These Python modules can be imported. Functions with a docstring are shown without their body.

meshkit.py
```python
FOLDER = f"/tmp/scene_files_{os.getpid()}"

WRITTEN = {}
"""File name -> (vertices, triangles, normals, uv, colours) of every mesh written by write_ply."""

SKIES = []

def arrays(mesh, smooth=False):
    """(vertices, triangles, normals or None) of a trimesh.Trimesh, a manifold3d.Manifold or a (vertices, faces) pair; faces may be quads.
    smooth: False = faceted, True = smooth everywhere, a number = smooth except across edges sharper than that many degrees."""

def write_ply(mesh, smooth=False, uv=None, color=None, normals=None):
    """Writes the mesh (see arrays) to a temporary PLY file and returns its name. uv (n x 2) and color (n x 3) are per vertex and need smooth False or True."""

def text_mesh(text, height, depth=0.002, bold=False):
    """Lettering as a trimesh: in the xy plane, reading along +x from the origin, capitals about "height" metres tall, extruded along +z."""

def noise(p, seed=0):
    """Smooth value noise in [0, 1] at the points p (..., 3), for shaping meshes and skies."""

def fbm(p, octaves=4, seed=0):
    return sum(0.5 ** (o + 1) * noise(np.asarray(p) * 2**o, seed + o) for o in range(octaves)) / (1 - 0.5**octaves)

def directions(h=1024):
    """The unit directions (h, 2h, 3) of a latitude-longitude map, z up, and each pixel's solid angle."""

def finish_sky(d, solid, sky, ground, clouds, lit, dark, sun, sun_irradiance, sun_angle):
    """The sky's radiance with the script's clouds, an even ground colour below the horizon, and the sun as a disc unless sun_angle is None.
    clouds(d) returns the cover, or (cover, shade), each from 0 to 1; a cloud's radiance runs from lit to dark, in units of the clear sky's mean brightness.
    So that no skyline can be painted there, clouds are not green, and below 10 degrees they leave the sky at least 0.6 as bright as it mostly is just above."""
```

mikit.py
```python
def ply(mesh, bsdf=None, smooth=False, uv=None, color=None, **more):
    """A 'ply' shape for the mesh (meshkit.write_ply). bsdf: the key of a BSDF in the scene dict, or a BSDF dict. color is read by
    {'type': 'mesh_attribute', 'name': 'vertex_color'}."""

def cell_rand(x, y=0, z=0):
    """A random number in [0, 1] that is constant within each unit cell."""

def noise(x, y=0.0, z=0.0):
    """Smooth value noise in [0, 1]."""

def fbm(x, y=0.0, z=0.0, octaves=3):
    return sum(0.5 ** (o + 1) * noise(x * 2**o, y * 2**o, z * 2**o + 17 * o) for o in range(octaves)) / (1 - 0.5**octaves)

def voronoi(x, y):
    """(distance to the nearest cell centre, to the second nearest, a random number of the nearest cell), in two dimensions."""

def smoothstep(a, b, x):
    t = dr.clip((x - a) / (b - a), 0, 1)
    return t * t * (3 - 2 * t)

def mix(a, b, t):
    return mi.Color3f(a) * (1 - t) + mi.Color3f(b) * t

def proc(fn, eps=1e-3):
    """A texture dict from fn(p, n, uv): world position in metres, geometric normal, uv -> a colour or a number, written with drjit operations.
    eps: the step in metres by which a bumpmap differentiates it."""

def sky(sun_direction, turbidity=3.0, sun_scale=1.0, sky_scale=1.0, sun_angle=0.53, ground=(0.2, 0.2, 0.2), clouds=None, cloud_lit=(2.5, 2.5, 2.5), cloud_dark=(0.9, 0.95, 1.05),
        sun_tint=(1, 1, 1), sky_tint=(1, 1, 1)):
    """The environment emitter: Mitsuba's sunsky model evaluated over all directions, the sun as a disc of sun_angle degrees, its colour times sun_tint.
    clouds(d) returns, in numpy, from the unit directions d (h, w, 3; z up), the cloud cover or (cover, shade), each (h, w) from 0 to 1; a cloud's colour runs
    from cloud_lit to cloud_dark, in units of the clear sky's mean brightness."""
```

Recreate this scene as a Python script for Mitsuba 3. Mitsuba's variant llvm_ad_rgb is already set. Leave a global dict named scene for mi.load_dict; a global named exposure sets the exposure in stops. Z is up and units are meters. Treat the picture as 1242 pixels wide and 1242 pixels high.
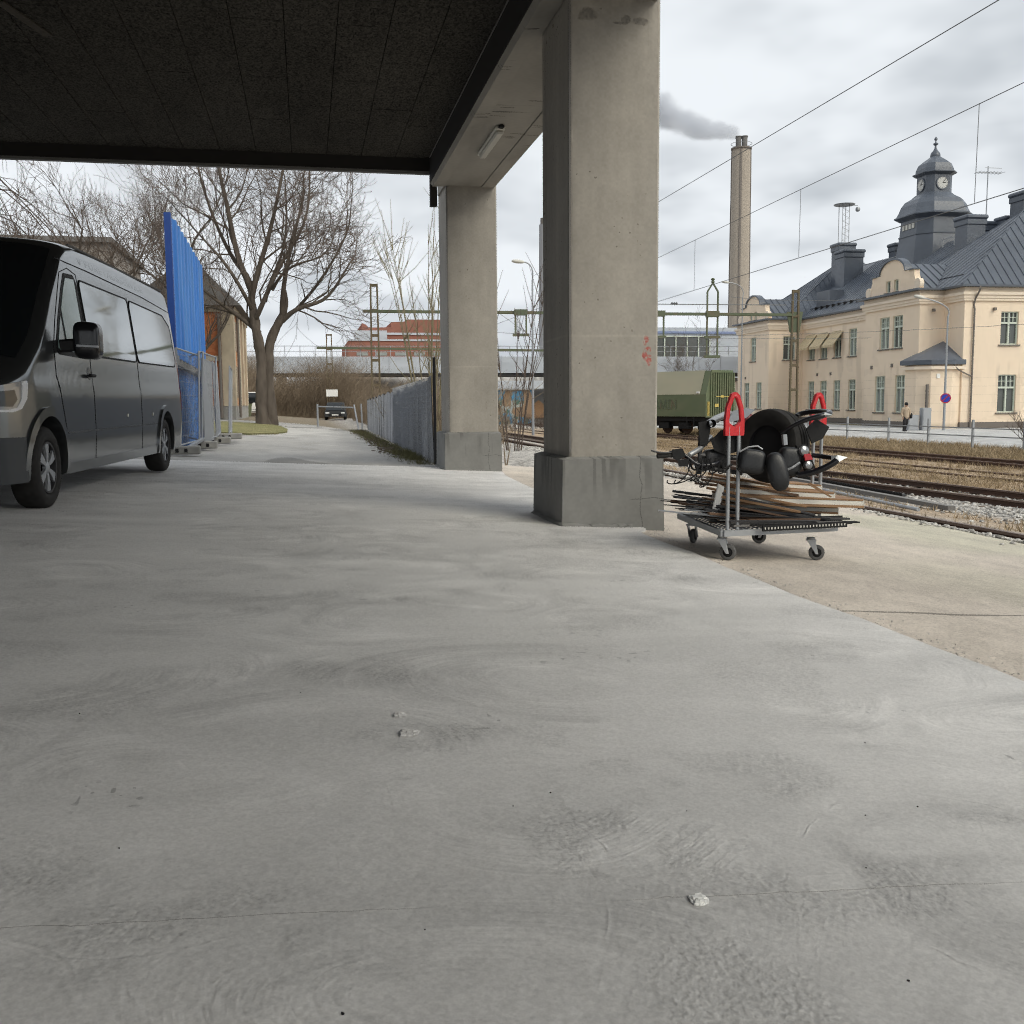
import math, random
import numpy as np, trimesh, manifold3d as m3, shapely, drjit as dr, mitsuba as mi
from shapely.geometry import Polygon, Point, box as sbox
import mikit, meshkit
from mikit import noise, fbm, voronoi, cell_rand, smoothstep, mix
T = mi.ScalarTransform4f
scene, labels = {}, {}
rng = np.random.default_rng(7)
# ---------------------------------------------------------------- camera, sky, exposure
EYE = np.array([0.0, 0.0, 1.03])
FWD = np.array([0.19611, 0.97457, -0.10846]); UP = np.array([0.02857, 0.10489, 0.99407]); RIGHT = np.cross(FWD, UP)
FOC = 1225.9
scene['camera'] = {'type': 'perspective', 'fov': 53.73, 'fov_axis': 'x', 'near_clip': 0.05, 'far_clip': 4000.0,
                   'to_world': T().look_at(origin=EYE.tolist(), target=(EYE + FWD).tolist(), up=UP.tolist())}

def cloud_layer(d):
    el = np.maximum(d[..., 2], 0.03)
    p = np.stack([d[..., 0] / (el + 0.22), d[..., 1] / (el + 0.22), d[..., 2] * 0.7], -1)
    big = meshkit.fbm(p * 1.7 + 3.1, 5, 4)
    small = meshkit.fbm(p * np.array([5.0, 5.0, 9.0]) + 9.3, 4, 9)
    s = np.clip((0.65 * big + 0.35 * small - 0.40) / 0.26, 0, 1)
    s = s * s * (3 - 2 * s)
    return np.ones(d.shape[:2]), s

scene['sky'] = mikit.sky((0.42, -0.68, 0.60), turbidity=3, sun_scale=0.30, sun_angle=40, clouds=cloud_layer, cloud_lit=(1.68, 1.76, 1.83), cloud_dark=(1.04, 1.12, 1.20), ground=(0.25, 0.24, 0.22), sun_tint=(0.86, 1.0, 1.20))
exposure = 2.58

# ---------------------------------------------------------------- helpers
def at(x, y, depth):
    """The point at the given depth (metres along the view) that was measured at photograph pixel x, y."""
    return EYE + depth * (RIGHT * (x - 621) / FOC - UP_(0) * (y - 621) / FOC + FWD)
def UP_(_): return np.cross(RIGHT, FWD)

def unit(v):
    v = np.asarray(v, float); return v / (np.linalg.norm(v) + 1e-12)
def cat(ms):
    ms = [m for m in ms if m is not None]
    out_v, out_f, n = [], [], 0
    for m in ms:
        v, f = (m.vertices, m.faces) if hasattr(m, 'vertices') else m
        out_v.append(np.asarray(v)); out_f.append(np.asarray(f) + n); n += len(v)
    return np.vstack(out_v), np.vstack(out_f)
BOXV = np.array([[x, y, z] for x in (-.5, .5) for y in (-.5, .5) for z in (-.5, .5)])
BOXF = np.array([[0, 1, 3], [0, 3, 2], [4, 6, 7], [4, 7, 5], [0, 4, 5], [0, 5, 1], [2, 3, 7], [2, 7, 6], [0, 2, 6], [0, 6, 4], [1, 5, 7], [1, 7, 3]])
def bx(x0, x1, y0, y1, z0, z1):
    return BOXV * [x1 - x0, y1 - y0, z1 - z0] + [(x0 + x1) / 2, (y0 + y1) / 2, (z0 + z1) / 2], BOXF
def chbox(x0, x1, y0, y1, z0, z1, c=0.01):
    """A box with chamfered edges."""
    h = m3.Manifold.hull_points(np.vstack([bx(x0 + c, x1 - c, y0 + c, y1 - c, z0, z1)[0], bx(x0 + c, x1 - c, y0, y1, z0 + c, z1 - c)[0], bx(x0, x1, y0 + c, y1 - c, z0 + c, z1 - c)[0]]))
    m = h.to_mesh(); return m.vert_properties[:, :3], m.tri_verts
def hull(pts):
    m = m3.Manifold.hull_points(np.asarray(pts, float)).to_mesh(); return m.vert_properties[:, :3], m.tri_verts
def bar(a, b, w, h=None, up=(0, 0, 1), c=0.0):
    """A square bar from a to b; w across, h along up."""
    a, b = np.asarray(a, float), np.asarray(b, float); h = w if h is None else h
    t = b - a; L = np.linalg.norm(t); t = t / L
    if abs(t @ unit(up)) > 0.98: up = (0, 1, 0)
    s = unit(np.cross(t, up)); u = np.cross(s, t)
    v, f = chbox(-.5 * w, .5 * w, -.5 * h, .5 * h, 0, L, c) if c else (BOXV * [w, h, L] + [0, 0, L / 2], BOXF)
    return a + v[:, :1] * s + v[:, 1:2] * u + v[:, 2:] * t, f
def tube(pts, r, sides=8, cap=True):
    p = np.asarray(pts, float); n = len(p); r = np.broadcast_to(np.asarray(r, float), (n,))
    t = np.gradient(p, axis=0); t /= np.linalg.norm(t, axis=1, keepdims=True) + 1e-12
    ref = np.array([0, 0, 1.0]) if abs(t[0, 2]) < 0.9 else np.array([1.0, 0, 0])
    a = np.cross(t, ref); bad = np.linalg.norm(a, axis=1) < 0.15
    a[bad] = np.cross(t[bad], [0.3, 0.9, 0.2]); a /= np.linalg.norm(a, axis=1, keepdims=True)
    for i in range(1, n):
        if a[i] @ a[i - 1] < 0: a[i] *= -1
        a[i] = unit(a[i - 1] - t[i] * (a[i - 1] @ t[i]))
    b = np.cross(t, a); ang = np.arange(sides) * 2 * np.pi / sides
    v = p[:, None] + r[:, None, None] * (np.cos(ang)[None, :, None] * a[:, None] + np.sin(ang)[None, :, None] * b[:, None])
    i, j = np.meshgrid(np.arange(n - 1), np.arange(sides), indexing='ij'); k = (j + 1) % sides
    q = np.stack([i * sides + j, i * sides + k, (i + 1) * sides + k, (i + 1) * sides + j], -1).reshape(-1, 4)
    f = np.vstack([q[:, [0, 1, 2]], q[:, [0, 2, 3]]]); v = v.reshape(-1, 3)
    if cap and sides > 3:
        c0 = [[0, x + 1, x] for x in range(1, sides - 1)]; o = (n - 1) * sides
        f = np.vstack([f, c0, [[o, o + x, o + x + 1] for x in range(1, sides - 1)]])
    return v, f
def lathe(prof, origin=(0, 0, 0), axis=(0, 0, 1), n=24, closed=False):
    """Revolve (radius, height) pairs round the axis."""
    prof = np.asarray(prof, float); ax = unit(axis); a = unit(np.cross(ax, [0, 0, 1] if abs(ax[2]) < 0.9 else [1, 0, 0])); b = np.cross(ax, a)
    ang = np.arange(n) * 2 * np.pi / n; ring = np.cos(ang)[:, None] * a + np.sin(ang)[:, None] * b
    v = (prof[:, 0][:, None, None] * ring[None] + prof[:, 1][:, None, None] * ax).reshape(-1, 3) + np.asarray(origin)
    m = len(prof); i, j = np.meshgrid(np.arange(m if closed else m - 1), np.arange(n), indexing='ij'); k = (j + 1) % n; i2 = (i + 1) % m
    q = np.stack([i * n + j, i2 * n + j, i2 * n + k, i * n + k], -1).reshape(-1, 4)
    return v, np.vstack([q[:, [0, 1, 2]], q[:, [0, 2, 3]]])
def extrude(poly, d, O, U, V):
    """A shapely polygon in the (U, V) plane at O, extruded d along U x V."""
    if not isinstance(poly, (Polygon, shapely.MultiPolygon)): poly = Polygon(poly)
    W = np.cross(U, V); out = []
    for g in getattr(poly, 'geoms', [poly]):
        m = trimesh.creation.extrude_polygon(g, abs(d), engine='earcut'); v = np.array(m.vertices)
        if d < 0: v[:, 2] -= abs(d)
        out.append((np.asarray(O) + v[:, :1] * np.asarray(U) + v[:, 1:2] * np.asarray(V) + v[:, 2:] * W, m.faces))
    return cat(out)
def blob(c, rx, ry, rz, axes=None, n=2.6, sub=3):
    """A superellipsoid: soft pads, lumps."""
    m = trimesh.creation.icosphere(sub); v = np.array(m.vertices)
    v = v / (np.abs(v) ** n).sum(1, keepdims=True) ** (1 / n) * [rx, ry, rz]
    if axes is not None: v = v @ np.asarray(axes)
    return v + np.asarray(c), m.faces
def hose(pts, n=24):
    """A smooth curve through the points."""
    p = np.asarray(pts, float); from_t = np.linspace(0, 1, len(p))
    from scipy.interpolate import CubicSpline
    return CubicSpline(from_t, p)(np.linspace(0, 1, n))

def key_for(name, parent=None):
    base = (parent + '__' + name) if parent else name; k, i = base, 0
    while k in scene or k in labels or k in _roots:
        i += 1; k = f'{base}_{i:03d}'
    return k
_roots = set()
def thing(name, label, category, group=None, kind=None):
    k = key_for(name); _roots.add(k); labels[k] = {'label': label, 'category': category}
    if group: labels[k]['group'] = group
    if kind: labels[k]['kind'] = kind
    return k
def put(name, mesh, mat, parent=None, smooth=False, label=None, kind=None, category=None, group=None):
    k = key_for(name, parent); scene[k] = mikit.ply(mesh, mat, smooth)
    d = {a: b for a, b in dict(label=label, kind=kind, category=category, group=group).items() if b}
    if d: labels[k] = d
    return k
def fill(root, mesh, mat, smooth=False):
    """Gives a thing of one mesh its mesh."""
    scene[root] = mikit.ply(mesh, mat, smooth); return root

# ---------------------------------------------------------------- materials
def pr(name, color, rough=0.6, metallic=0.0, spec=0.4, bump=None, **more):
    b = {'type': 'principled', 'base_color': color if isinstance(color, dict) else {'type': 'rgb', 'value': list(color)}, 'roughness': rough if isinstance(rough, dict) else float(rough), 'metallic': float(metallic), 'specular': float(spec), **more}
    if bump is not None: b = {'type': 'bumpmap', 'arbitrary': bump[0], 'scale': bump[1], 'bsdf': b}
    scene[name] = {'type': 'twosided', 'bsdf': b}
    return name
proc = mikit.proc
def C3(*c): return mi.Color3f(*c)

ARCS = [(-0.05, 3.2, 0.42, 0.6), (0.15, 3.35, 0.17, 0.8), (-0.35, 2.55, 0.55, 0.7), (0.35, 2.2, 0.33, 0.9), (1.55, 1.95, 0.42, 1.0), (1.62, 1.98, 0.28, 0.8), (1.25, 2.75, 0.6, 0.6), (-1.1, 1.75, 0.36, 0.9), (-0.75, 1.5, 0.42, 0.9), (0.1, 2.05, 0.5, 0.6), (1.9, 3.2, 0.5, 0.6)]
def nearest(x, y):
    """Offset to the nearest scattered centre and that centre's random number."""
    best, sec, ox, oy, rn = mi.Float(9), mi.Float(9), mi.Float(0), mi.Float(0), mi.Float(0)
    fx, fy = dr.floor(x), dr.floor(y)
    for a in (-1, 0, 1):
        for b in (-1, 0, 1):
            cx, cy = fx + a, fy + b; dx, dy = x - cx - cell_rand(cx, cy, 1), y - cy - cell_rand(cx, cy, 2); d = dr.square(dx) + dr.square(dy); m = d < best
            sec = dr.select(m, best, dr.minimum(sec, d)); best = dr.select(m, d, best); ox = dr.select(m, dx, ox); oy = dr.select(m, dy, oy); rn = dr.select(m, cell_rand(cx, cy, 3), rn)
    return dr.sqrt(best), ox, oy, rn, dr.sqrt(sec)
def swirl(p):
    """Trowel marks: broken brush lines that run round scattered centres (0..1), and a mask of where they are strong."""
    wx = p.x + 0.22 * (noise(p.x * 1.9, p.y * 1.9, 3.0) - 0.5); wy = p.y + 0.22 * (noise(p.x * 2.0, p.y * 2.1, 8.0) - 0.5)
    d, ox, oy, rn, d2 = nearest(wx * 0.85, wy * 1.15)
    cx_, sx_ = ox / dr.maximum(d, 1e-4), oy / dr.maximum(d, 1e-4)
    lines = 0.34 * noise(d * 34 + 900 * rn, cx_ * 1.7 + 5.0, sx_ * 1.7 + 3.0) + 0.36 * noise(d * 95 + 300 * rn, cx_ * 2.8 + 9.0, sx_ * 2.8 + 7.0) + 0.30 * noise(d * 210 + 300 * rn, cx_ * 5.2 + 9.0, sx_ * 5.2 + 7.0)
    broad = noise(d * 7 + 90 * rn, cx_ * 1.0 + 5.0, sx_ * 1.0 + 5.0)
    m = smoothstep(0.32, 0.66, noise(p.x * 1.6 + 4.0, p.y * 1.9, 2.0))
    return lines, broad, m * smoothstep(0.03, 0.2, d) * smoothstep(0.0, 0.16, d2 - d)
def rough_mask(p): return smoothstep(0.52, 0.70, noise(p.x * 2.0 + 1.5, p.y * 2.6, 6.0)) * smoothstep(0.30, 0.55, noise(p.x * 7.0, p.y * 8.0, 2.0))
def crack(p):
    y = p.y - (1.994 - 0.035 * p.x + 0.016 * (noise(p.x * 3.0, 0.5) - 0.5) + 0.010 * (noise(p.x * 19.0, 3.5) - 0.5) + 0.004 * (noise(p.x * 90.0, 7.5) - 0.5))
    return (1 - smoothstep(0.0006, 0.0026, dr.abs(y))) * smoothstep(0.12, 0.5, noise(p.x * 2.2 + 2, 1.0))
def gouges(p):
    """Thin curved scratches and edges the float left behind."""
    g = mi.Float(0)
    for x, y, r, k in ARCS:
        d = dr.sqrt(dr.square(p.x - x) + dr.square((p.y - y) * 0.8)) + 0.05 * (noise(p.x * 5, p.y * 5, 7.0) - 0.5) + 0.006 * (noise(p.x * 40, p.y * 40, 7.0) - 0.5) - r
        a = smoothstep(0.35, 0.75, noise((p.x - x) / r * 2.4 + 11 * r, (p.y - y) / r * 2.4 + 3.0, 3.0)) * smoothstep(0.30, 0.6, noise(p.x * 22, p.y * 22, 1.0))
        g = g + k * a * (dr.exp(-dr.square(d / 0.0030)) - 0.5 * smoothstep(-0.03, 0.0, d) * smoothstep(0.03, 0.0, d))
    return g
def floor_color(p, n, uv):
    big = fbm(p.x * 0.55 + 3, p.y * 0.40, 0.3, 4)
    streak = fbm(p.x * 0.55, p.y * 2.6 + 0.9 * noise(p.x * 0.9, p.y), 2.7, 4)
    ln, br, m = swirl(p)
    grain = noise(p.x * 150, p.y * 150, 0.0); fine = noise(p.x * 380, p.y * 380, 0.0)
    v = 0.50 + 0.18 * (big - 0.5) + 0.20 * (streak - 0.5) + m * (0.21 * (ln - 0.5) + 0.14 * (br - 0.5)) + 0.075 * (grain - 0.5) + 0.05 * (fine - 0.5) + 0.05 * (noise(p.x * 75, p.y * 75, 5.0) - 0.5)
    v = v + 0.045 * smoothstep(0.60, 0.80, fbm(p.x * 1.2 + 7, p.y * 1.7, 1.0, 4))
    q = dr.sqrt(dr.square(p.x - 1.62) + dr.square((p.y - 1.9) * 0.9)) + 0.06 * (noise(p.x * 4, p.y * 4, 2.0) - 0.5)
    q = dr.maximum(q, 0.02)
    v = v - smoothstep(0.50, 0.40, q) * smoothstep(0.05, 0.2, q) * (0.025 + 0.11 * (0.55 * noise(q * 120, (p.x - 1.62) / q * 5 + 9, (p.y - 1.9) / q * 5 + 3.0) + 0.45 * noise(q * 290, (p.x - 1.62) / q * 9 + 9, (p.y - 1.9) / q * 9 + 6.0))) * smoothstep(0.25, 0.6, noise(p.x * 5, p.y * 6, 4.0))
    r = rough_mask(p)
    v = v - r * (0.02 + 0.13 * (fbm(p.x * 120, p.y * 105, 2.0, 2) - 0.35))
    pit = smoothstep(0.86, 0.90, noise(p.x * 40, p.y * 40, 2.0)) * smoothstep(0.66, 0.8, noise(p.x * 3.7, p.y * 3.7, 4.4))
    gg = gouges(p)
    v = v * (1 - 0.35 * pit) * (1 - 0.42 * crack(p)) * (1 - 0.16 * dr.clip(gg, -1, 1))
    return C3(v * 1.0, v * 0.985, v * 0.965)
def floor_bump(p, n, uv):
    ln, br, m = swirl(p); r = rough_mask(p)
    h = 0.0012 * fbm(p.x * 110, p.y * 110, 0.0, 2) + r * 0.0026 * fbm(p.x * 95, p.y * 85, 2.0, 2) + m * (0.0034 * ln + 0.003 * br) + 0.009 * fbm(p.x * 4.5, p.y * 6.0, 1.0, 3)
    return h + 0.0016 * gouges(p) - 0.003 * crack(p)
pr('m_screed', proc(floor_color), 0.62, spec=0.35, bump=(proc(floor_bump, 1.2e-3), 1.0))

def apron_color(p, n, uv):
    big = fbm(p.x * 0.5 + 1, p.y * 0.5, 0.0, 4); mid = fbm(p.x * 5, p.y * 3.2, 1.0, 3); peb = noise(p.x * 110, p.y * 110, 0.0); peb2 = noise(p.x * 48, p.y * 48, 4.0)
    v = 0.42 + 0.16 * (big - 0.5) + 0.13 * (mid - 0.5) + 0.12 * (peb - 0.5) + 0.05 * (peb2 - 0.5)
    moss = smoothstep(0.55, 0.75, noise(p.x * 0.6 + 8, p.y * 0.45, 2.0)) * smoothstep(3.6, 5.5, p.x)
    ck = 1 - smoothstep(0.004 + 0.016 * noise(p.x * 4, 9.0), 0.016 + 0.022 * noise(p.x * 4, 9.0), dr.abs(p.y - (5.11 + 0.05 * (p.x - 2.85) + 0.08 * (noise(p.x * 1.6, 2.0) - 0.5) + 0.03 * (noise(p.x * 9, 5.0) - 0.5))))
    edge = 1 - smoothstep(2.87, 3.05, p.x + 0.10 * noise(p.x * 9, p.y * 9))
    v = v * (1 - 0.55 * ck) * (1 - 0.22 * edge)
    return mix(C3(v * 1.07, v * 0.965, v * 0.85), C3(v * 0.88, v * 0.90, v * 0.66), 0.4 * moss)
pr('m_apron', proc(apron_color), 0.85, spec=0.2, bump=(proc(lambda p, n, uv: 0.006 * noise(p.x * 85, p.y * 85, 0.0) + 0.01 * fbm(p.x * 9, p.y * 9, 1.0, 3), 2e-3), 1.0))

def asphalt_color(p, n, uv):
    big = fbm(p.x * 0.25 + 5, p.y * 0.10, 0.0, 4); mid = fbm(p.x * 1.6, p.y * 0.7, 3.0, 4); g = noise(p.x * 30, p.y * 30, 0.0)
    v = 0.30 + 0.16 * (big - 0.5) + 0.16 * (mid - 0.5) + 0.05 * (g - 0.5)
    pud = smoothstep(0.63, 0.70, fbm(p.x * 0.5 + 2.2, p.y * 0.22, 5.0, 3))
    return C3(v * 1.0, v * 0.975, v * 0.93) * (1 - 0.35 * pud)
pr('m_asphalt', proc(asphalt_color), 0.8, spec=0.25, bump=(proc(lambda p, n, uv: 0.01 * noise(p.x * 40, p.y * 40, 0.0), 5e-3), 1.0))

def ground_color(p, n, uv):
    """Ballast, dry grass and earth by distance from the rails."""
    w = p.x + 0.04 * (p.y - 20) + 1.6 * (fbm(p.x * 0.35, p.y * 0.2, 0.0, 3) - 0.5)
    st = noise(p.x * 17, p.y * 17, 1.0); st2 = noise(p.x * 7, p.y * 7, 4.0); big = fbm(p.x * 0.3, p.y * 0.22, 2.0, 4)
    ballast = C3(0.36, 0.345, 0.325) * (0.55 + 0.9 * st) * (0.8 + 0.5 * (st2 - 0.3))
    dry = mix(C3(0.36, 0.275, 0.19), C3(0.28, 0.21, 0.145), big) * (0.75 + 0.55 * fbm(p.x * 6, p.y * 3, 6.0, 3))
    earth = mix(C3(0.23, 0.195, 0.155), C3(0.17, 0.15, 0.115), st2)
    grass = mix(C3(0.16, 0.145, 0.075), C3(0.21, 0.17, 0.10), fbm(p.x * 3, p.y * 2, 3.0, 3))
    c = mix(ballast, dry, smoothstep(9.0, 10.4, w) * smoothstep(13.5, 11.5, w) * 0.75)
    c = mix(c, dry, smoothstep(15.6, 16.8, w) * 0.93)
    c = mix(c, grass, smoothstep(24.2, 25.4, w))
    c = mix(c, earth, smoothstep(3.0, 1.0, p.x))
    far = smoothstep(75, 100, p.y) * smoothstep(8, 11, p.x)
    return mix(c, C3(0.40, 0.39, 0.375) * (0.6 + 0.8 * noise(p.x * 2.5, p.y * 1.2, 2.0)), far)
pr('m_ground', proc(ground_color), 0.95, spec=0.1, bump=(proc(lambda p, n, uv: 0.06 * noise(p.x * 14, p.y * 14, 0.0), 1e-2), 1.0))
pr('m_lawn', proc(lambda p, n, uv: mix(C3(0.105, 0.110, 0.048), C3(0.175, 0.155, 0.085), fbm(p.x * 2, p.y * 1.2, 0.0, 3)) * (0.7 + 0.6 * noise(p.x * 14, p.y * 14))), 0.95, spec=0.1)
pr('m_road', proc(lambda p, n, uv: C3(0.33, 0.33, 0.325) * (0.75 + 0.5 * fbm(p.x * 1.3, p.y * 1.3, 0.0, 4))), 0.85, spec=0.2)

def pillar_color(p, n, uv):
    side = smoothstep(0.5, 0.9, dr.abs(n.x))
    u = dr.select(side > 0.5, p.y, p.x)
    big = fbm(u * 1.4 + 3, p.z * 0.8, p.y * 0.15, 4); vert = fbm(u * 9, p.z * 0.35, p.y * 0.2, 3); fine = fbm(u * 45, p.z * 45, 1.0, 2)
    v = 0.295 + 0.13 * (big - 0.5) + 0.08 * (vert - 0.5) + 0.05 * (fine - 0.5) + 0.06 * (fbm(u * 6, p.z * 5, 4.0 + p.y, 3) - 0.5)
    v = v * (1 - 0.22 * smoothstep(0.10, 0.0, dr.abs(u - dr.select(side > 0.5, 9.9, 2.36))) * noise(u * 20, p.z * 3, 2.0))
    lift = 0.04 * (1 - smoothstep(0.0, 0.02, dr.abs(p.z - 1.62 - 0.01 * noise(u * 6, 0.0))))
    pit = smoothstep(0.80, 0.85, noise(u * 40 + 5, p.z * 40, p.y * 0.5)) * smoothstep(0.50, 0.68, noise(u * 3.3, p.z * 2.1, 3.0 + p.y))
    near = smoothstep(9.5, 9.3, p.y)
    # damp blotches near the top and the red paint dabs, both on the near pillar's face
    def dab(x, z, rx, rz, k=0.5): return 1 - smoothstep(0.55, 1.05, dr.sqrt(dr.square((p.x - x) / rx) + dr.square((p.z - z) / rz)) + k * (noise(p.x * 45, p.z * 45, 2.0) - 0.5))
    blot = dr.maximum(dr.maximum(dab(2.535, 4.425, 0.115, 0.060), dab(2.475, 4.41, 0.05, 0.05)), dr.maximum(dab(2.88, 4.395, 0.055, 0.045), dr.maximum(dab(3.01, 4.39, 0.10, 0.04), dab(2.81, 4.365, 0.06, 0.014, 0.25))))
    red = dr.maximum(dr.maximum(dab(3.085, 1.585, 0.030, 0.052), dab(3.105, 1.50, 0.035, 0.030)), dr.maximum(dab(3.075, 1.445, 0.028, 0.045), dab(3.115, 1.405, 0.03, 0.052)))
    drip = smoothstep(0.5, 0.8, noise(u * 60, p.z * 2.2, 1.0)) * smoothstep(0.05, 0.0, dr.abs(p.x - 3.12)) * smoothstep(4.0, 4.4, p.z) * near
    v = v * (1 - 0.45 * pit) * (1 - 0.42 * blot * near * (0.6 + 0.6 * noise(p.x * 60, p.z * 60))) * (1 - 0.35 * drip) + lift
    c = C3(v * 1.07, v * 1.0, v * 0.89)
    return mix(c, C3(0.40, 0.09, 0.075), 0.85 * red * near * smoothstep(0.15, 0.45, noise(p.x * 70, p.z * 70, 6.0)) )
pr('m_pillar', proc(pillar_color), 0.75, spec=0.3, bump=(proc(lambda p, n, uv: 0.003 * fbm(p.x * 22 + p.y * 22, p.z * 16, 1.0, 3) - 0.004 * smoothstep(0.8, 0.88, noise(p.x * 46 + p.y * 46 + 5, p.z * 46, 2.0)), 2e-3), 1.0))
def plinth_color(p, n, uv):
    u = p.x + p.y * 0.7
    v = 0.215 + 0.07 * (fbm(u * 3, p.z * 3, 0.0, 4) - 0.5) + 0.025 * (fbm(u * 40, p.z * 40, 2.0, 2) - 0.5)
    run = smoothstep(0.60, 0.78, noise(u * 24, p.z * 1.3, 4.0)) * smoothstep(0.05, 0.45, p.z)
    wx = p.x + 0.03 * (noise(p.z * 12, 1.0) - 0.5)
    ck = dr.maximum(1 - smoothstep(0.002, 0.006, dr.abs(wx - 3.02 + 0.03 * (p.z - 0.2))), (1 - smoothstep(0.002, 0.006, dr.abs(p.z - 0.13 - 0.02 * (noise(p.x * 14, 3.0) - 0.5)))) * smoothstep(2.9, 2.95, p.x))
    v = v * (1 - 0.30 * run) * (1 - 0.4 * ck)
    return C3(v, v * 0.995, v * 0.955)
pr('m_plinth', proc(plinth_color), 0.8, spec=0.25, bump=(proc(lambda p, n, uv: 0.003 * fbm(p.x * 30 + p.y * 20, p.z * 26, 1.0, 3), 2e-3), 1.0))
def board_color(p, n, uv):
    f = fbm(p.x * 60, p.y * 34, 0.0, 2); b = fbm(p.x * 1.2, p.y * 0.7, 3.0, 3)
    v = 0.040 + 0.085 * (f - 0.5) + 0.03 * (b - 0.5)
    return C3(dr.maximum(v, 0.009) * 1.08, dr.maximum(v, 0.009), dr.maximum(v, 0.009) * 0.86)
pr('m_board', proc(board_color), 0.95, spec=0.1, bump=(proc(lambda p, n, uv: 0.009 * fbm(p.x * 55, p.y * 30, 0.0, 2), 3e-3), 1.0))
pr('m_beam_dark', (0.022, 0.020, 0.018), 0.8)
def soffit_color(p, n, uv):
    v = 0.24 + 0.12 * (fbm(p.x * 2.2, p.y * 0.9, 0.0, 4) - 0.5) + 0.03 * (fbm(p.x * 30, p.y * 30, 0.0, 2) - 0.5)
    ck = smoothstep(0.80, 0.86, noise(p.x * 3.2, p.y * 24, 3.0)) * smoothstep(0.6, 0.7, noise(p.x * 2.0, p.y * 1.1, 7.0))
    v = v * (1 - 0.6 * ck)
    return C3(v * 1.04, v * 0.98, v * 0.87)
pr('m_soffit', proc(soffit_color), 0.8)

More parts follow.
